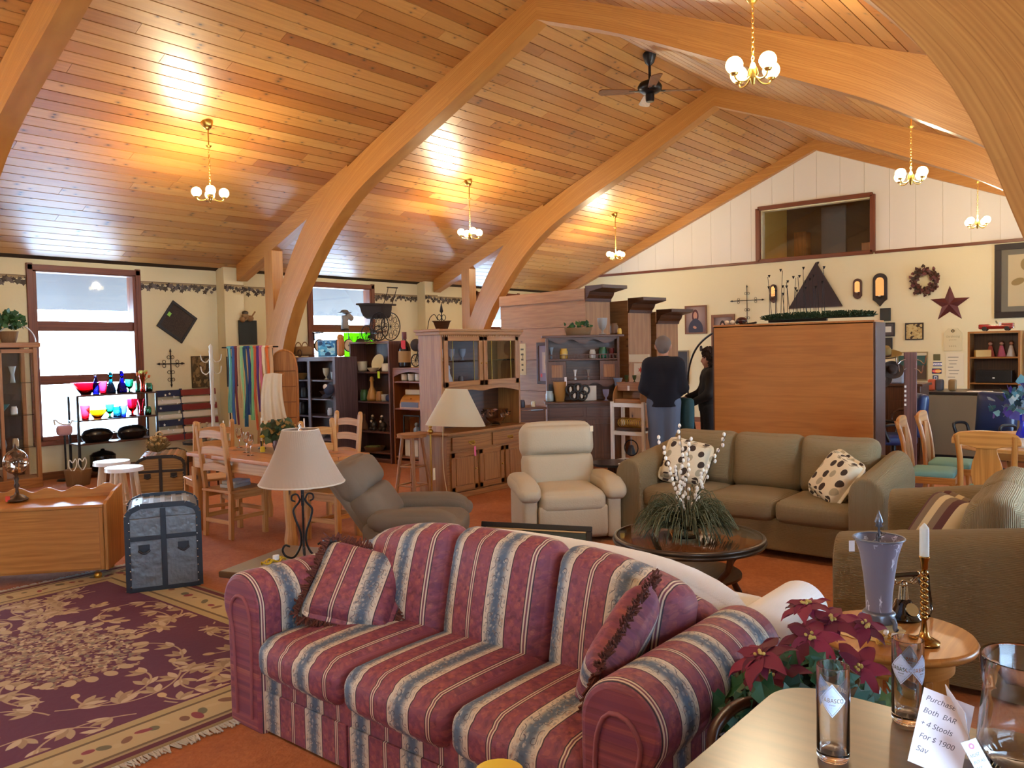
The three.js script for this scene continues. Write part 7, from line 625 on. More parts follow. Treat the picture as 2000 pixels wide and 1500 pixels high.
for (const [k, z, l] of [[0, -4.02, 'small cream ornament on the cabinet corner'], [1, -4.1, 'small pale shell on the cabinet edge']]) single('small_ornament', S(0.025, 0, 0.022, 0, 10, 0.9, 1.4), flat(0xd8cbb0, 0.4), l, 'ornament', [8.68 + 0.03 * k, 1.832, z + 0.08]);
// ---------- the right-hand corner ----------
function qaChair() { const t = thing('vase_back_chair', 'x', 'chair', [0, 0, 0], 0, 'oak vase-back chairs'), m = OAKY, w = 0.4, d = 0.38; const cu = mat('teal_pad', 0x6f9a90, 0.8, { bumpMap: weaveTex, bumpScale: 0.001 }); part(t, 'seat_frame', B(w, 0.06, d, 0, 0.36, 0), m); part(t, 'seat_pad', mv(soft(w - 0.02, 0.06, d - 0.02, { r: 0.025, n: 10, puff: [0, 0.015, 0] }), 0, 0.44, 0), cu); for (const s of [-1, 1]) { part(t, 'back_post', T([[s * 0.18, 0, -d / 2 - 0.03], [s * 0.18, 0.38, -d / 2], [s * 0.175, 0.7, -d / 2 - 0.03], [s * 0.19, 0.9, -d / 2 - 0.08]], 0.021, 8, false, 24), m); part(t, 'leg', rod([s * 0.19, 0, d / 2 - 0.01], [s * 0.18, 0.37, d / 2 - 0.03], 0.016, 0.024), m); part(t, 'stretcher', bar([s * 0.18, 0.16, -d / 2], [s * 0.18, 0.16, d / 2], 0.02), m); }
  const cr = new THREE.Shape(); cr.moveTo(-0.22, 0); cr.quadraticCurveTo(-0.23, 0.06, -0.17, 0.08); cr.quadraticCurveTo(0, 0.11, 0.17, 0.08); cr.quadraticCurveTo(0.23, 0.06, 0.22, 0); cr.quadraticCurveTo(0.1, -0.01, 0.06, -0.03); cr.lineTo(-0.06, -0.03); cr.quadraticCurveTo(-0.1, -0.01, -0.22, 0); part(t, 'crest_rail', ro(mv(X(cr, 0.02, 0.004), 0, 0.84, -0.01), -0.1).translate(0, 0, -d / 2 + 0.02), m); const v = new THREE.Shape(); v.moveTo(-0.05, 0); v.bezierCurveTo(-0.05, 0.1, -0.11, 0.14, -0.1, 0.24); v.bezierCurveTo(-0.1, 0.34, -0.05, 0.36, -0.07, 0.45); v.lineTo(0.07, 0.45); v.bezierCurveTo(0.05, 0.36, 0.1, 0.34, 0.1, 0.24); v.bezierCurveTo(0.11, 0.14, 0.05, 0.1, 0.05, 0); part(t, 'back_splat', ro(mv(X(v, 0.014, 0.002), 0, 0.39, 0.0), -0.1).translate(0, 0, -d / 2 + 0.035), m); return t; }
{ const c = qaChair(); c.userData.label = 'oak vase-back chair with its back to the tan loveseat'; put(c, 7.06, 0, -1.13, PI / 2); copy(c, 'oak vase-back chair at the near left side of the oval oak table', [7.92, 0, -1.72], 0.1); copy(c, 'oak vase-back chair at the far left side of the oval oak table', [8.55, 0, -1.7], 0.05); copy(c, 'oak vase-back chair at the right side of the oval oak table', [8.15, 0, 0.0], PI); }
{ const t = thing('oval_oak_table', 'oak dining table with clipped corners near the counter', 'table', [8.15, 0, -0.92]); const s = SH([[-0.8, -0.3], [-0.6, -0.52], [0.6, -0.52], [0.8, -0.3], [0.8, 0.3], [0.6, 0.52], [-0.6, 0.52], [-0.8, 0.3]]), g = X(s, 0.02, 0.006); g.rotateX(-PI / 2); part(t, 'table_top', mv(g, 0, 0.71, 0), mat('table_light', 0xffffff, 0.3, { map: CHAIRP.map })); part(t, 'apron', B(1.2, 0.08, 0.7, 0, 0.625, 0), OAKY); for (const [x, z] of [[-1, -1], [1, -1], [-1, 1], [1, 1]]) part(t, 'leg', mv(L([[0.02, 0], [0.026, 0.1], [0.03, 0.3], [0.022, 0.42], [0.036, 0.5], [0.03, 0.54], [0.038, 0.64]], 0, 0, 0, 16), x * 0.55, 0, z * 0.33), CHAIRP); }
{ const t = thing('blue_bouquet', 'blue and teal silk bouquet in a cobalt vase on the oak table', 'flowers', [7.9, 0.735, -1.05]); part(t, 'vase', L(VESSEL.decanter(), 0, 0, 0, 20), mat('cobalt', 0x1020c0, 0.1)); const cs = [0x6fa8b4, 0x3f7a86, 0x8fb8d8, 0x2a4a5a, 0xa8c8d8, 0x4a3a9a].map(c => new THREE.Mesh(IVY[0].geometry, flat(c, 0.5))); for (let i = 0; i < 150; i++) { const a = rr(0, 6.28), b = rr(0, 1.9), r = rr(0.08, 0.26), o = shared(t, 'leaf', pick(cs), [Math.cos(a) * Math.sin(b) * r, 0.26 + Math.cos(b) * r, Math.sin(a) * Math.sin(b) * r]); o.rotation.set(rr(-1.2, 1.2), rr(-1.2, 1.2), rr(0, 6)); o.scale.setScalar(rr(0.9, 1.6)); } }
single('cobalt_bottle', L([[0.001, 0], [0.05, 0], [0.055, 0.1], [0.055, 0.3], [0.02, 0.38], [0.02, 0.46], [0.001, 0.46]], 0, 0, 0, 20), mat('cobalt', 0x1020c0, 0.1), 'tall cobalt blue bottle behind the silk bouquet', 'bottle', [8.2, 0.735, -1.0]);
for (const [x, z, l] of [[7.62, -1.02, 'white dish at the near edge of the oak table'], [7.7, -0.92, 'white folded napkin on the oak table']]) single('white_dish', mv(soft(0.16, 0.05, 0.12, { r: 0.02, n: 8, puff: [0, 0.02, 0] }), 0, 0.026, 0), flat(0xd8d2cc, 0.5), l, 'dish', [x, 0.735, z]);
single('green_bottle', L(VESSEL.bottle(), 0, 0, 0, 16), mat('green_glass', 0x1f6a3c, 0.1), 'small green bottle beside the silk bouquet', 'bottle', [8.0, 0.735, -0.72]);
{ const t = thing('sales_counter', 'taupe sales counter with dark top under the star', 'counter', [12.75, 0, -1.15]); part(t, 'front_panel', B(0.03, 0.82, 3.6, -0.42, 0.04, 0), flat(0x7a6a50, 0.7)); part(t, 'counter_top', B(0.9, 0.035, 3.66, 0, 0.865, 0), mat('counter_dark', 0x2b2420, 0.3)); part(t, 'kick_board', B(0.03, 0.04, 3.5, -0.4, 0, 0), BLACKP); part(t, 'end_panel', B(0.82, 0.82, 0.03, 0, 0.04, -1.79), flat(0x7a6a50, 0.7)); part(t, 'rear_panel', B(0.03, 0.86, 3.6, 0.4, 0, 0), MIDW); }
{ const c = openCase('oak_bookcase', 'oak bookcase with a toy car on top behind the counter', 'bookcase', [13.55, 0, -2.13], -PI / 2, 0.66, 1.72, 0.32, OAKY, [1.35, 0.98, 0.6, 0.2], { back: DARKW, stile: 0.03 }); copy(c, 'oak bookcase at the right frame edge with the blue star', [13.75, 0, -1.42], -PI / 2); }
{ const t = thing('black_printer', 'black printer on the middle shelf of the oak bookcase', 'printer', [13.5, 0.982, -2.13], -PI / 2); part(t, 'case', B(0.46, 0.18, 0.24, 0, 0, 0, 0.01), mat('printer', 0x121317, 0.3)); part(t, 'badge', B(0.03, 0.02, 0.004, 0, 0.06, 0.12), WHITEP); }
single('cream_box', B(0.2, 0.1, 0.12, 0, 0, 0), flat(0xd9b46a, 0.6), 'cream box on the upper shelf of the oak bookcase', 'box', [13.45, 1.352, -2.28], -1.2);
for (const [z, c, l] of [[-2.2, 0xa84a34, 'red dressed doll on the oak bookcase shelf'], [-2.06, 0xb85a6a, 'pink dressed doll on the oak bookcase shelf'], [-1.94, 0xc9c2ba, 'white lamp figurine on the oak bookcase shelf']]) { const t = thing('shelf_doll', l, 'figurine', [13.56, 1.352, z], -PI / 2, 'figurines on the oak bookcase'); part(t, 'dress', L([[0.001, 0], [0.06, 0], [0.03, 0.12], [0.02, 0.16]], 0, 0, 0, 16), flat(c, 0.7)); part(t, 'head', S(0.028, 0, 0.19, 0, 12), flat(0xb98a70, 0.6)); part(t, 'hair', S(0.032, 0, 0.2, -0.008, 12), flat(0x4a2a1c, 0.8)); }
{ const t = thing('model_car', 'red model convertible on the oak bookcase', 'toy car', [13.52, 1.722, -2.12], -PI / 2), rd = mat('car_red', 0x8a1a1c, 0.15, { clearcoat: 1 }); part(t, 'body', [mv(soft(0.44, 0.06, 0.16, { r: 0.025, n: 10 }), 0, 0.055, 0), mv(soft(0.16, 0.05, 0.14, { r: 0.02, n: 8 }), 0.14, 0.085, 0), mv(soft(0.14, 0.04, 0.14, { r: 0.02, n: 8 }), -0.15, 0.08, 0)], rd); part(t, 'windshield', ro(B(0.005, 0.05, 0.13, 0.05, 0.09, 0), 0, 0, 0.4), glassOf(0xdddddd, 0)); for (const x of [-0.14, 0.14]) for (const z of [-0.075, 0.075]) part(t, 'wheel', ro(C(0.032, 0.032, 0.02, 0, -0.01, 0, 18), PI / 2).translate(x, 0.032, z), BLACKP); part(t, 'bumper', B(0.01, 0.02, 0.15, 0.22, 0.035, 0), CHROME); part(t, 'tag', mv(facing(0.03, 0.05), 0.06, 0.1, 0.085), WHITEP); }
{ const s = []; for (let k = 0; k < 10; k++) { const q = k % 2 ? 0.05 : 0.11; s.push([Math.sin(k * PI / 5) * q, Math.cos(k * PI / 5) * q]); } single('blue_star', X(SH(s), 0.02, 0.004), flat(0x3a6a9a, 0.5), 'blue star ornament on the right-edge bookcase', 'ornament', [13.52, 1.5, -1.52], -PI / 2); }
for (const [x, z, ry, l] of [[10.5, -2.72, -2.6, 'blue office chair beside the plywood cabinet'], [10.9, -1.82, -1.9, 'blue office chair behind the oak table']]) { const t = thing('office_chair', l, 'chair', [x, 0, z], ry, 'blue office chairs'), b = mat('navy_leather', 0x1c2e55, 0.35); part(t, 'backrest', ro(mv(soft(0.46, 0.52, 0.12, { r: 0.05, n: 12, puff: [0, 0, 0.03] }), 0, 0.26, 0), -0.12).translate(0, 0.46, -0.22), b); part(t, 'seat', mv(soft(0.48, 0.1, 0.46, { r: 0.04, n: 10, puff: [0, 0.02, 0] }), 0, 0.43, 0.02), b); for (const s of [-1, 1]) part(t, 'armrest', T([[s * 0.24, 0.42, -0.1], [s * 0.28, 0.58, -0.12], [s * 0.28, 0.62, 0.05], [s * 0.27, 0.6, 0.18], [s * 0.24, 0.42, 0.12]], 0.018, 7), BLACKP); part(t, 'gas_lift', C(0.03, 0.03, 0.3, 0, 0.1, 0), BLACKP); for (let k = 0; k < 5; k++) { const a = k * 1.257; part(t, 'base_leg', bar([0, 0.1, 0], [Math.cos(a) * 0.28, 0.06, Math.sin(a) * 0.28], 0.04, 0.03), BLACKP); part(t, 'caster', S(0.028, Math.cos(a) * 0.28, 0.028, Math.sin(a) * 0.28, 10), BLACKP); } }
{ const t = thing('hall_tree', 'dark wooden hall tree post with metal hooks', 'coat rack', [9.74, 0, -2.35], -1.3); part(t, 'post_board', B(0.13, 1.48, 0.03, 0, 0, 0), MAUVEW); part(t, 'foot', B(0.34, 0.05, 0.2, 0, 0, 0), MAUVEW); for (const [x, y] of [[-0.05, 1.4], [0.05, 1.4], [-0.04, 1.3], [0.04, 1.3]]) part(t, 'hook', T([[x, y, 0.02], [x * 2, y - 0.02, 0.07], [x * 2.6, y - 0.05, 0.09], [x * 3, y + 0.04, 0.12]], 0.006), CHROME); for (let k = 0; k < 5; k++) part(t, 'price_sticker', mv(facing(0.02, 0.025), -0.05, 1.1 - k * 0.05, 0.017), WHITEP); }
{ const hat = (l, p, c, sc, tilt) => { const t = thing('brimmed_hat', l, 'hat', p, 0.4, 'hats on the hall tree'); t.rotation.z = tilt; t.scale.setScalar(sc); part(t, 'brim', L([[0.07, 0.0], [0.15, 0.005], [0.19, 0.03], [0.188, 0.034], [0.14, 0.012], [0.07, 0.008]], 0, 0, 0, 28), c); part(t, 'crown', L([[0.085, 0], [0.08, 0.08], [0.06, 0.11], [0.001, 0.1]], 0, 0, 0, 24), c); part(t, 'band', L([[0.087, 0.005], [0.086, 0.03]], 0, 0, 0, 24), DARKW); }; hat('olive felt hat at the top of the hall tree', [9.62, 1.44, -2.6], flat(0x6a5424, 0.9), 1.0, 0.25); hat('small brown hat hanging low on the hall tree', [9.6, 1.19, -2.62], flat(0x4a3426, 0.9), 0.6, 1.2); hat('dark brown hat hanging below the olive hat', [9.6, 1.28, -2.5], flat(0x3a2a20, 0.9), 0.6, 1.0); }
{ const t = thing('dark_sideboard', 'dark carved sideboard half hidden behind the plywood cabinet', 'cabinet', [11.4, 0, -2.98], -PI / 2); part(t, 'case', B(0.8, 1.0, 0.45, 0, 0.03, 0), DARKW); part(t, 'top_board', B(0.86, 0.03, 0.5, 0, 1.03, 0), DARKW); part(t, 'carved_arch', TO(0.14, 0.02, 0.2, 0.6, 0.23, 24, 8, PI), DARKW); part(t, 'cabinet_door', B(0.36, 0.7, 0.02, 0.2, 0.15, 0.225), DARKW); }
{ const t = thing('wire_basket', 'grey basket with hats and pink tags on the sideboard', 'basket', [11.3, 1.062, -2.92], -PI / 2); part(t, 'tray', B(0.24, 0.12, 0.18, 0, 0, 0, 0.02), flat(0x7d7f86, 0.6)); part(t, 'handle', TO(0.11, 0.006, 0, 0.12, 0, 20, 6, PI), STEEL); part(t, 'cloths', [S(0.05, -0.04, 0.13, 0), S(0.05, 0.05, 0.13, 0.02)], flat(0xb8504a, 0.8)).userData.kind = 'stuff'; part(t, 'tag', mv(facing(0.04, 0.07), -0.03, -0.01, 0.1), flat(0xe88aa0, 0.6)); }
for (const [z, c, l] of [[-2.76, 0xb8502c, 'orange trinket on the counter end'], [-2.66, 0x4a4a50, 'grey trinket on the counter end'], [-2.5, 0x8a6a3c, 'small wooden box on the counter end']]) single('counter_trinket', mv(soft(0.1, 0.16, 0.1, { r: 0.03, n: 6 }), 0, 0.08, 0), flat(c, 0.5), l, 'trinket', [12.6, 0.902, z]);
single('paper_sheet', B(0.2, 0.006, 0.28, 0, 0, 0, 0), flat(0xd8d2c4, 0.7), 'sheet of paper lying on the dark counter top', 'paper', [12.5, 0.901, -2.15]);
// ---------- far wall decorations ----------
const XW = XG - 0.004, G = (n, l, c, z0, z1, y0, y1, fm, art, fw = 0.03, grp) => wallFrame(n, l, c, XW, (y0 + y1) / 2, (z0 + z1) / 2, z1 - z0, y1 - y0, fm, art, 'G', fw, grp);
const portrait = (bg, robe, hair, sd) => artM((g, w, h) => { g.fillStyle = bg; g.fillRect(0, 0, w, h); const gr = g.createRadialGradient(w / 2, h * 0.3, 10, w / 2, h * 0.4, w * 0.7); gr.addColorStop(0, '#a89080'); gr.addColorStop(1, bg); g.fillStyle = gr; g.fillRect(0, 0, w, h); g.fillStyle = hair; g.beginPath(); g.ellipse(w * 0.48, h * 0.36, 44, 66, 0, 0, 7); g.fill(); g.fillStyle = '#b98468'; g.beginPath(); g.ellipse(w * 0.48, h * 0.34, 26, 38, 0, 0, 7); g.fill(); g.fillStyle = robe; g.beginPath(); g.moveTo(w * 0.48, h * 0.44); g.quadraticCurveTo(w * 0.95, h * 0.6, w * 0.86, h); g.lineTo(w * 0.14, h); g.quadraticCurveTo(w * 0.05, h * 0.6, w * 0.48, h * 0.44); g.fill(); g.fillStyle = '#b98468'; g.beginPath(); g.ellipse(w * 0.45, h * 0.8, 24, 14, 0.3, 0, 7); g.fill(); });
G('portrait_painting', 'portrait of a long-haired figure in dark clothing on the far wall', 'picture', -8.18, -7.68, 1.84, 2.43, MIDW, portrait('#6a5048', '#35323e', '#4a1c18', 1), 0.03); G('portrait_painting', 'second dark portrait half hidden by the plywood cabinet', 'picture', -7.58, -7.07, 1.5, 2.22, MIDW, portrait('#4a3c38', '#2a2420', '#2a1a14', 2), 0.06);
ironCross('ornate grey metal cross on the far wall', XW - 0.012, 2.38, -6.8, 0.74, 0.64, 'G');
{ const t = thing('triangle_panel', 'large dark brown triangle on the far wall', 'wall decor', [XW - 0.008, 2.28, -5.45], -PI / 2); part(t, 'panel', X(SH([[-0.5, 0], [0.5, 0], [0.02, 0.84]]), 0.03, 0.004), flat(0x2c1712, 0.7)); part(t, 'edge_strip', B(1.0, 0.012, 0.04, 0, -0.012, 0.02), DARKW); }
function sconce(l, z, y0, y1, w, big) { const t = thing('mirror_sconce', l, 'wall sconce', [XW, y0, z], -PI / 2, 'arched mirror sconces'), h = y1 - y0, m = flat(0x4a2c1c, 0.5); const s = new THREE.Shape(); s.moveTo(-w / 2, 0.06); s.lineTo(-w / 2, h - w / 2); s.absarc(0, h - w / 2, w / 2, PI, 0, true); s.lineTo(w / 2, 0.06); s.lineTo(w * 0.28, 0.02); s.lineTo(0, big ? -0.06 : 0); s.lineTo(-w * 0.28, 0.02); s.closePath(); part(t, 'back_plate', X(s, 0.03, 0.003), big ? flat(0x241812, 0.5) : m); const i = w * 0.3, q = new THREE.Shape(); q.moveTo(-i, 0.13); q.lineTo(-i, h - w * 0.6); q.absarc(0, h - w * 0.6, i, PI, 0, true); q.lineTo(i, 0.13); q.closePath(); part(t, 'mirror', mv(X(q, 0.004, 0), 0, 0, 0.034), mat('copper_mirror', 0xd8a070, 0.25, { metalness: 0.9 })); part(t, 'cup', mv(L([[0.02, 0], [w * 0.3, 0.03], [w * 0.32, 0.05]], 0, 0, 0, 16), 0, 0.06, 0.06), big ? flat(0x241812, 0.5) : m); part(t, 'candle_stub', C(0.02, 0.02, 0.05, 0, 0.08, 0.06, 10), flat(0xd8c9a8, 0.5)); }
sconce('small arched mirror sconce left of the triangle', -6.26, 2.4, 2.76, 0.13); sconce('small arched mirror sconce right of the triangle', -4.68, 2.39, 2.76, 0.15); sconce('large dark arched sconce with bracket foot', -4.29, 2.3, 2.83, 0.24, true);
{ const t = thing('berry_wreath', 'brown berry and leaf wreath on the far wall', 'wreath', [XW - 0.02, 2.64, -3.54], -PI / 2); part(t, 'twig_ring', TO(0.17, 0.03, 0, 0, 0.01, 32, 8), flat(0x3a2418, 0.9)); const ls = [0x4a2a20, 0x5a3528, 0x3a2a1c, 0x6a3a34].map(c => new THREE.Mesh(IVY[0].geometry, flat(c, 0.8))); for (let i = 0; i < 170; i++) { const a = rr(0, 6.28), r = 0.17 + rr(-0.055, 0.075), o = shared(t, 'leaf', pick(ls), [Math.cos(a) * r, Math.sin(a) * r, 0.02 + rr(0, 0.05)]); o.rotation.set(rr(-0.8, 0.8), rr(-0.8, 0.8), rr(0, 6.28)); o.scale.setScalar(rr(0.8, 1.3)); } }
{ const t = thing('barn_star', 'rusty red metal barn star on the far wall', 'wall decor', [XW, 2.22, -3.16], -PI / 2), R = 0.32, r = 0.13, pos = []; for (let k = 0; k < 10; k++) { const a0 = k * PI / 5, a1 = (k + 1) * PI / 5, q0 = k % 2 ? r : R, q1 = k % 2 ? R : r; pos.push(0, 0, 0.07, Math.sin(a1) * q1, Math.cos(a1) * q1, 0.004, Math.sin(a0) * q0, Math.cos(a0) * q0, 0.004); } const g = new THREE.BufferGeometry(); g.setAttribute('position', new THREE.Float32BufferAttribute(pos, 3)); g.computeVertexNormals(); part(t, 'star_body', g, mat('rust_metal', 0x5a2620, 0.5, { metalness: 0.3, side: THREE.DoubleSide })); }
G('flower_picture', 'large grey framed picture of a single dried rose', 'picture', -2.49, -1.35, 1.95, 3.17, mat('grey_frame', 0x4a4638, 0.6, { map: MATS.mid_wood.map }), artM((g, w, h) => { g.fillStyle = '#6a6350'; g.fillRect(0, 0, w, h); g.fillStyle = '#b9a67c'; g.fillRect(26, 22, w - 52, h - 44); g.strokeStyle = '#7a6638'; g.lineWidth = 8; g.beginPath(); g.moveTo(w * 0.42, h * 0.85); g.quadraticCurveTo(w * 0.44, h * 0.6, w * 0.36, h * 0.3); g.stroke(); g.fillStyle = '#8a7444'; g.beginPath(); g.ellipse(w * 0.36, h * 0.25, 18, 24, 0, 0, 7); g.fill(); g.beginPath(); g.ellipse(w * 0.25, h * 0.52, 26, 14, -0.3, 0, 7); g.fill(); }), 0.1);
G('framed_photo', 'small black square picture below the large sconce', 'picture', -4.29, -4.11, 1.97, 2.2, BLACKP, flat(0x101418, 0.3), 0.015); G('framed_photo', 'black frame with a white rectangle beside the cabinet top', 'picture', -4.33, -4.04, 1.69, 1.94, BLACKP, artM((g, w, h) => { g.fillStyle = '#4a4240'; g.fillRect(0, 0, w, h); g.fillStyle = '#c9c6b4'; g.fillRect(20, 60, w - 60, h - 130); }), 0.02); G('framed_photo', 'lowest small black frame behind the olive hat', 'picture', -4.31, -4.08, 1.46, 1.67, BLACKP, flat(0x2a2622, 0.4), 0.02); G('framed_photo', 'dark square frame with a tan torn-edge print', 'picture', -3.87, -3.57, 1.62, 1.92, flat(0x2a1c14, 0.5), splat('#3a2c1c', ['#b09a62', '#a68c54', '#bca870'], 60, 6, 46), 0.02);
{ const t = thing('hang_tag_sign', 'cream tag-shaped wooden sign with script on the far wall', 'sign', [XW, 1.42, -3.11], -PI / 2); part(t, 'board', X(SH([[-0.14, 0], [0.14, 0], [0.14, 0.3], [0.07, 0.38], [-0.07, 0.38], [-0.14, 0.3]]), 0.012, 0.002), flat(0xcdbf94, 0.7)); part(t, 'lettering', mv(facing(0.24, 0.26, 0.002), 0, 0.16, 0.016), artM((g, w, h) => { g.fillStyle = '#cdbf94'; g.fillRect(0, 0, w, h); g.fillStyle = '#8a7a58'; g.textAlign = 'center'; g.font = 'italic 46px serif'; g.fillText('Gardening', 128, 60); g.font = '26px serif'; g.fillText('grows the', 128, 110); g.font = 'bold 34px serif'; g.fillText('S O U L', 128, 220); })); part(t, 'eyelet', TO(0.02, 0.006, 0, 0.34, 0.016, 14, 6), IRON); }
G('map_frame', 'framed green and brown print behind the hall tree', 'picture', -4.0, -3.5, 0.9, 1.41, flat(0x8a7a50, 0.5), artM((g, w, h) => { g.fillStyle = '#2a4a40'; g.fillRect(0, 0, w, h); g.fillStyle = '#4a3a28'; g.fillRect(0, 120, w, 136); g.fillStyle = '#c9bb98'; g.fillRect(0, 0, w, 26); }), 0.02);
for (const [z, y, w, h, l, dr] of [[-3.36, 1.31, 0.11, 0.11, 'small olive sticker above the card stickers', g => { g.fillStyle = '#5c5a38'; g.fillRect(0, 0, 256, 256); }], [-3.35, 1.19, 0.14, 0.07, 'blue and white payment card sticker', g => { g.fillStyle = '#e8e8ec'; g.fillRect(0, 0, 256, 256); g.fillStyle = '#2a3a7a'; g.fillRect(0, 0, 256, 60); g.fillRect(0, 196, 256, 60); g.font = 'bold 100px sans-serif'; g.fillText('VISA', 10, 165); }], [-3.36, 1.07, 0.15, 0.09, 'red and yellow payment card sticker', g => { g.fillStyle = '#1a2a5a'; g.fillRect(0, 0, 256, 256); g.fillStyle = '#d03a28'; g.beginPath(); g.arc(90, 128, 88, 0, 7); g.fill(); g.fillStyle = '#e8a030'; g.beginPath(); g.arc(166, 128, 88, 0, 7); g.fill(); g.fillStyle = '#fff'; g.font = 'bold 40px sans-serif'; g.fillText('MasterCard', 22, 142); }], [-3.38, 0.95, 0.09, 0.09, 'dark blue square card sticker', g => { g.fillStyle = '#22304a'; g.fillRect(0, 0, 256, 256); g.fillStyle = '#c9ccd6'; g.fillRect(50, 50, 156, 156); g.fillStyle = '#22304a'; g.fillRect(80, 90, 96, 76); }]]) single('card_sticker', facing(w, h, 0.002), artM(dr), l, 'sticker', [XW - 0.002, y, z], -PI / 2, 'payment card stickers');
single('paper_notice', facing(0.28, 0.56, 0.002), artM((g, w, h) => { g.fillStyle = '#d8ccac'; g.fillRect(0, 0, w, h); g.fillStyle = '#8a8474'; for (let i = 0; i < 8; i++) g.fillRect(30 + (i % 3) * 10, 30 + i * 26, 150 - (i % 4) * 24, 6); }), 'tall cream paper notice beside the card stickers', 'notice', [XW - 0.002, 1.1, -3.08], -PI / 2);
G('dark_canvas', 'dark framed canvas half hidden behind the standing man', 'picture', -8.64, -8.1, 0.79, 1.5, flat(0x7a6a4c, 0.5), flat(0x2a221e, 0.5), 0.03); G('red_canvas', 'red-brown print beside the woman', 'picture', -7.75, -7.3, 1.1, 1.54, flat(0x5a2a22, 0.5), flat(0x8a3a2c, 0.6), 0.02);
single('arc_lamp_cable', [T([[13.6, 0.02, -6.9], [13.4, 0.9, -6.95], [13.2, 1.5, -6.7], [12.9, 1.85, -6.1], [12.8, 1.95, -5.4]], 0.018, 6, false, 40)], IRON, 'dark curved floor lamp pole arching behind the people', 'floor lamp', [0, 0, 0]);
// ---------- people ----------
function blob(bones, k, c, half, res, cut = -9) { const mc = new MarchingCubes(res, new THREE.MeshStandardMaterial(), false, false, 200000), s = mc.size, f = mc.field, hs = s / 2; mc.isolation = 0;
  const bs = bones.map(b => { const [ax, ay, az, ra, bx, by, bz, rb] = b, dx = bx - ax, dy = by - ay, dz = bz - az; return [ax, ay, az, ra, dx, dy, dz, rb, dx * dx + dy * dy + dz * dz || 1e-9]; });
  for (let z = 0; z < s; z++) for (let y = 0; y < s; y++) for (let x = 0; x < s; x++) { const px = c[0] + (x - hs) / hs * half, py = c[1] + (y - hs) / hs * half, pz = c[2] + (z - hs) / hs * half; let acc = 0; for (const b of bs) { const ux = px - b[0], uy = py - b[1], uz = pz - b[2], t = clamp((ux * b[4] + uy * b[5] + uz * b[6]) / b[8], 0, 1), d = Math.hypot(ux - b[4] * t, uy - b[5] * t, uz - b[6] * t) - lerp(b[3], b[7], t); if (d < 6 * k) acc += Math.exp(-d / k); } f[x + y * s + z * s * s] = Math.min(acc > 0 ? k * Math.log(acc) : -0.5, py - cut); }
  mc.update(); const n = mc.count, g = new THREE.BufferGeometry(), P = mc.positionArray.slice(0, n * 3); for (let i = 0; i < n; i++) { P[3 * i] = c[0] + P[3 * i] * half; P[3 * i + 1] = c[1] + P[3 * i + 1] * half; P[3 * i + 2] = c[2] + P[3 * i + 2] * half; } g.setAttribute('position', new THREE.Float32BufferAttribute(P, 3)); const m = mergeVertices(g, 1e-4); m.computeVertexNormals(); return m; }
const grow = (b, e) => b.map(q => [q[0], q[1], q[2], q[3] + e, q[4], q[5], q[6], q[7] + e]);
function hand(wx, wy, wz, dir, s) { const d = V3(dir).normalize(), side = new THREE.Vector3().crossVectors(d, V3([0, 1, 0])).normalize(), up = new THREE.Vector3().crossVectors(side, d), P = (f, l, u) => [wx + d.x * f + side.x * l * s + up.x * u, wy + d.y * f + side.y * l * s + up.y * u, wz + d.z * f + side.z * l * s + up.z * u], bn = (a, ra, b, rb) => [...a, ra, ...b, rb]; const o = [bn(P(0.01, 0, 0), 0.026, P(0.065, 0.0, 0), 0.03), bn(P(0.06, -0.022, 0), 0.02, P(0.07, 0.022, 0), 0.02)]; [[-0.03, 0.055], [-0.01, 0.068], [0.011, 0.064], [0.031, 0.05]].forEach(([l, len]) => { const a = P(0.085, l, 0), b = P(0.085 + len * 0.55, l * 1.1, -0.008), c = P(0.085 + len * 0.85, l * 1.1, -0.034); o.push(bn(a, 0.0095, b, 0.009), bn(b, 0.009, c, 0.008)); }); o.push(bn(P(0.02, -0.028, 0), 0.013, P(0.05, -0.055, -0.01), 0.0105), bn(P(0.05, -0.055, -0.01), 0.0105, P(0.08, -0.058, -0.022), 0.009)); return o; }
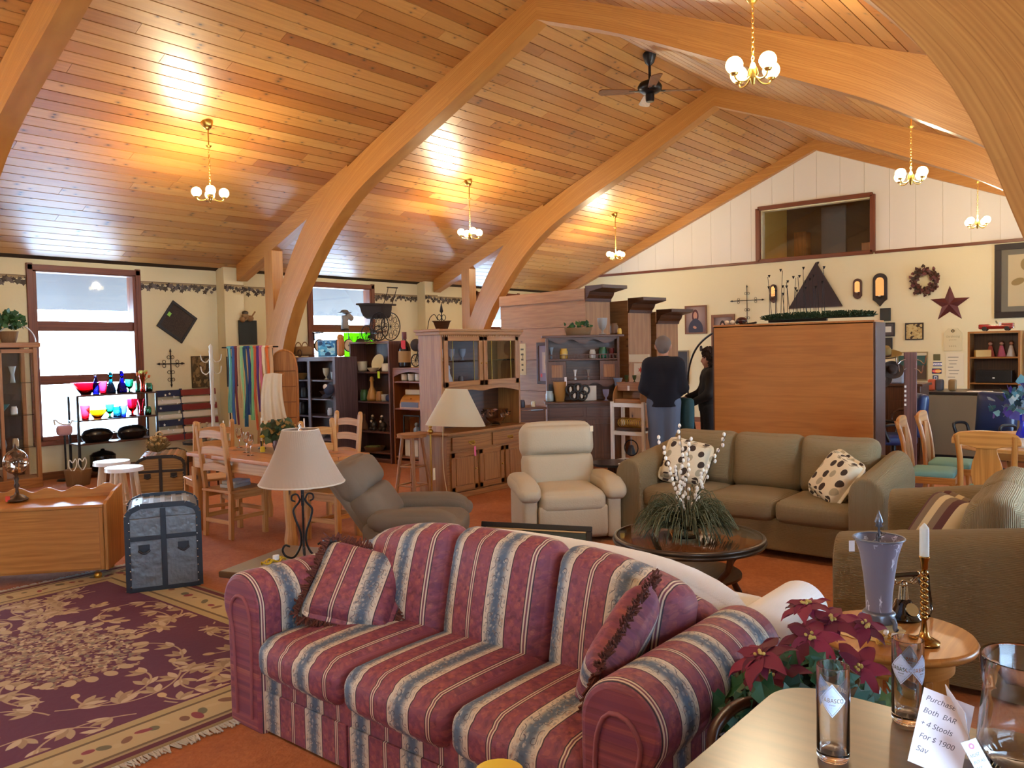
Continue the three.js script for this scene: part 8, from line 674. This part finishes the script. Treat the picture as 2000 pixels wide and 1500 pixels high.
function person(label, pos, ry, H, o) {
  const t = thing('person', label, 'person', pos, ry), k = H / 1.72, sh = o.sh ?? 1, Lg = [], Ar = [], hands = [];
  for (const s of [-1, 1]) { Lg.push([s * 0.09, 0.92, 0, 0.1, s * 0.1, 0.5, 0.015, 0.068], [s * 0.1, 0.5, 0.015, 0.066, s * 0.1, 0.09, -0.02, 0.045]); const e = o.elbow[s < 0 ? 0 : 1], w = o.wrist[s < 0 ? 0 : 1], S0 = [s * 0.18 * sh, 1.385, -0.01]; Ar.push([...S0, 0.062, ...e, 0.047], [...e, 0.045, ...w, 0.032]); hands.push([w, [w[0] - e[0], w[1] - e[1], w[2] - e[2]], s]); }
  const torso = [[0, 0.96, 0, 0.13, 0, 1.12, 0.0, 0.128], [-0.06 * sh, 1.12, 0, 0.1, -0.085 * sh, 1.32, -0.005, 0.105], [0.06 * sh, 1.12, 0, 0.1, 0.085 * sh, 1.32, -0.005, 0.105], [-0.15 * sh, 1.4, -0.012, 0.062, 0.15 * sh, 1.4, -0.012, 0.062]], neck = [[0, 1.42, -0.012, 0.058, 0, 1.53, 0.002, 0.05]];
  const head = [[0, 1.575, 0.022, 0.066, 0, 1.64, 0.0, 0.088], [0, 1.53, 0.05, 0.03, 0, 1.575, 0.03, 0.05], [0, 1.6, 0.09, 0.013, 0, 1.575, 0.105, 0.012], [-0.085, 1.595, -0.005, 0.016, -0.087, 1.62, -0.008, 0.018], [0.085, 1.595, -0.005, 0.016, 0.087, 1.62, -0.008, 0.018], [-0.02, 1.545, 0.078, 0.009, 0.02, 1.545, 0.078, 0.009]];
  const body = [blob([...torso, ...neck, ...Lg, ...Ar], 0.022, [0, 0.85, 0], 0.95, 84), blob([...neck, ...head], 0.012, [0, 1.56, 0], 0.2, 56)]; for (const [w, d, s] of hands) body.push(blob([[w[0] - d[0] * 0.1, w[1] - d[1] * 0.1, w[2] - d[2] * 0.1, 0.032, ...w, 0.028], ...hand(...w, d, s)], 0.005, [w[0] + d[0] * 0.15, w[1] + d[1] * 0.15, w[2] + d[2] * 0.15], 0.17, 56));
  part(t, 'body', body, mat('skin', 0xb07f66, 0.6)); part(t, 'top_garment', blob([...grow(torso, 0.018), ...grow(Ar, 0.016), [-0.07, 0.84, 0, 0.13, -0.07, 1.0, 0, 0.125], [0.07, 0.84, 0, 0.13, 0.07, 1.0, 0, 0.125], [0, 1.4, -0.012, 0.07, 0, 1.45, -0.01, 0.06]].map((b, i) => b), 0.022, [0, 1.17, 0.02], 0.52, 72, 0.87), o.top); part(t, 'trousers', blob([...grow(Lg, 0.02), [-0.06, 0.94, 0, 0.115, 0.06, 0.94, 0, 0.115]], 0.02, [0, 0.55, 0], 0.58, 72), o.legs);
  for (const s of [-1, 1]) part(t, 'shoe', blob([[s * 0.1, 0.055, -0.05, 0.045, s * 0.105, 0.04, 0.12, 0.036], [s * 0.1, 0.1, -0.03, 0.05, s * 0.1, 0.06, -0.03, 0.05]], 0.012, [s * 0.1, 0.09, 0.03], 0.2, 36), BLACKP); const hr = blob(o.hair, 0.012, [0, 1.6, -0.02], 0.24, 56), hg = [hr]; if (o.curls) { const p = hr.attributes.position; for (let i = 0; i < p.count; i += 14) hg.push(S(rr(0.012, 0.022), p.getX(i) * 1.05, p.getY(i), p.getZ(i) * 1.05 - 0.004, 6)); } part(t, 'hair', hg, o.hairM); for (const s of [-1, 1]) part(t, 'eye', S(0.011, s * 0.033, 1.622, 0.074, 10), flat(0x2a2420, 0.3));
  t.scale.setScalar(k); return t; }
person('man in navy sweater and blue jeans standing with his back turned', [8.9, 0, -4.94], 2.08, 1.7, { sh: 1.0, elbow: [[-0.235, 1.1, -0.03], [0.235, 1.1, -0.03]], wrist: [[-0.15, 0.98, 0.2], [0.15, 0.98, 0.2]], top: fabric('navy_knit', 0x10131f), legs: mat('jeans', 0x5d6a80, 0.9, { bumpMap: weaveTex, bumpScale: 0.001 }), hair: [[0, 1.64, -0.02, 0.092, 0, 1.6, -0.04, 0.075], [0, 1.67, 0.02, 0.078, 0, 1.66, -0.01, 0.088]], hairM: flat(0x6c6460, 0.9) });
person('dark-haired woman in black jacket holding a teal bag', [9.45, 0, -4.6], -2.5, 1.53, { sh: 1.05, elbow: [[-0.27, 1.12, 0.06], [0.27, 1.12, 0.06]], wrist: [[-0.15, 1.06, 0.28], [0.12, 0.98, 0.3]], top: flat(0x0e0e12, 0.8), legs: flat(0x15161d, 0.85), hair: [[0, 1.67, -0.02, 0.1, 0, 1.6, -0.06, 0.1], [-0.07, 1.62, -0.03, 0.06, -0.07, 1.5, -0.05, 0.06], [0.07, 1.62, -0.03, 0.06, 0.07, 1.5, -0.05, 0.06], [0, 1.52, -0.08, 0.07, 0, 1.45, -0.07, 0.05], [-0.04, 1.7, 0.03, 0.055, 0.04, 1.7, 0.03, 0.055]], curls: 1, hairM: mat('curly', 0x2a1a14, 0.9, { bumpMap: noiseTex, bumpScale: 0.01 }) });
single('teal_bag', mv(soft(0.3, 0.4, 0.1, { r: 0.04, n: 10, puff: [0, 0, 0.02] }), 0, 0.2, 0), flat(0x1f4a54, 0.7), 'teal bag hanging from the woman’s hands', 'bag', [9.12, 0.56, -4.76], -2.2);
single('sunglasses_on_head', [TO(0.03, 0.006, -0.035, 0, 0, 18, 6), TO(0.03, 0.006, 0.035, 0, 0, 18, 6), B(0.05, 0.025, 0.004, -0.035, -0.012, 0), B(0.05, 0.025, 0.004, 0.035, -0.012, 0)], BLACKP, 'sunglasses pushed up on the woman’s dark hair', 'sunglasses', [9.36, 1.56, -4.665], -2.5);
renderer.render(scene, camera);
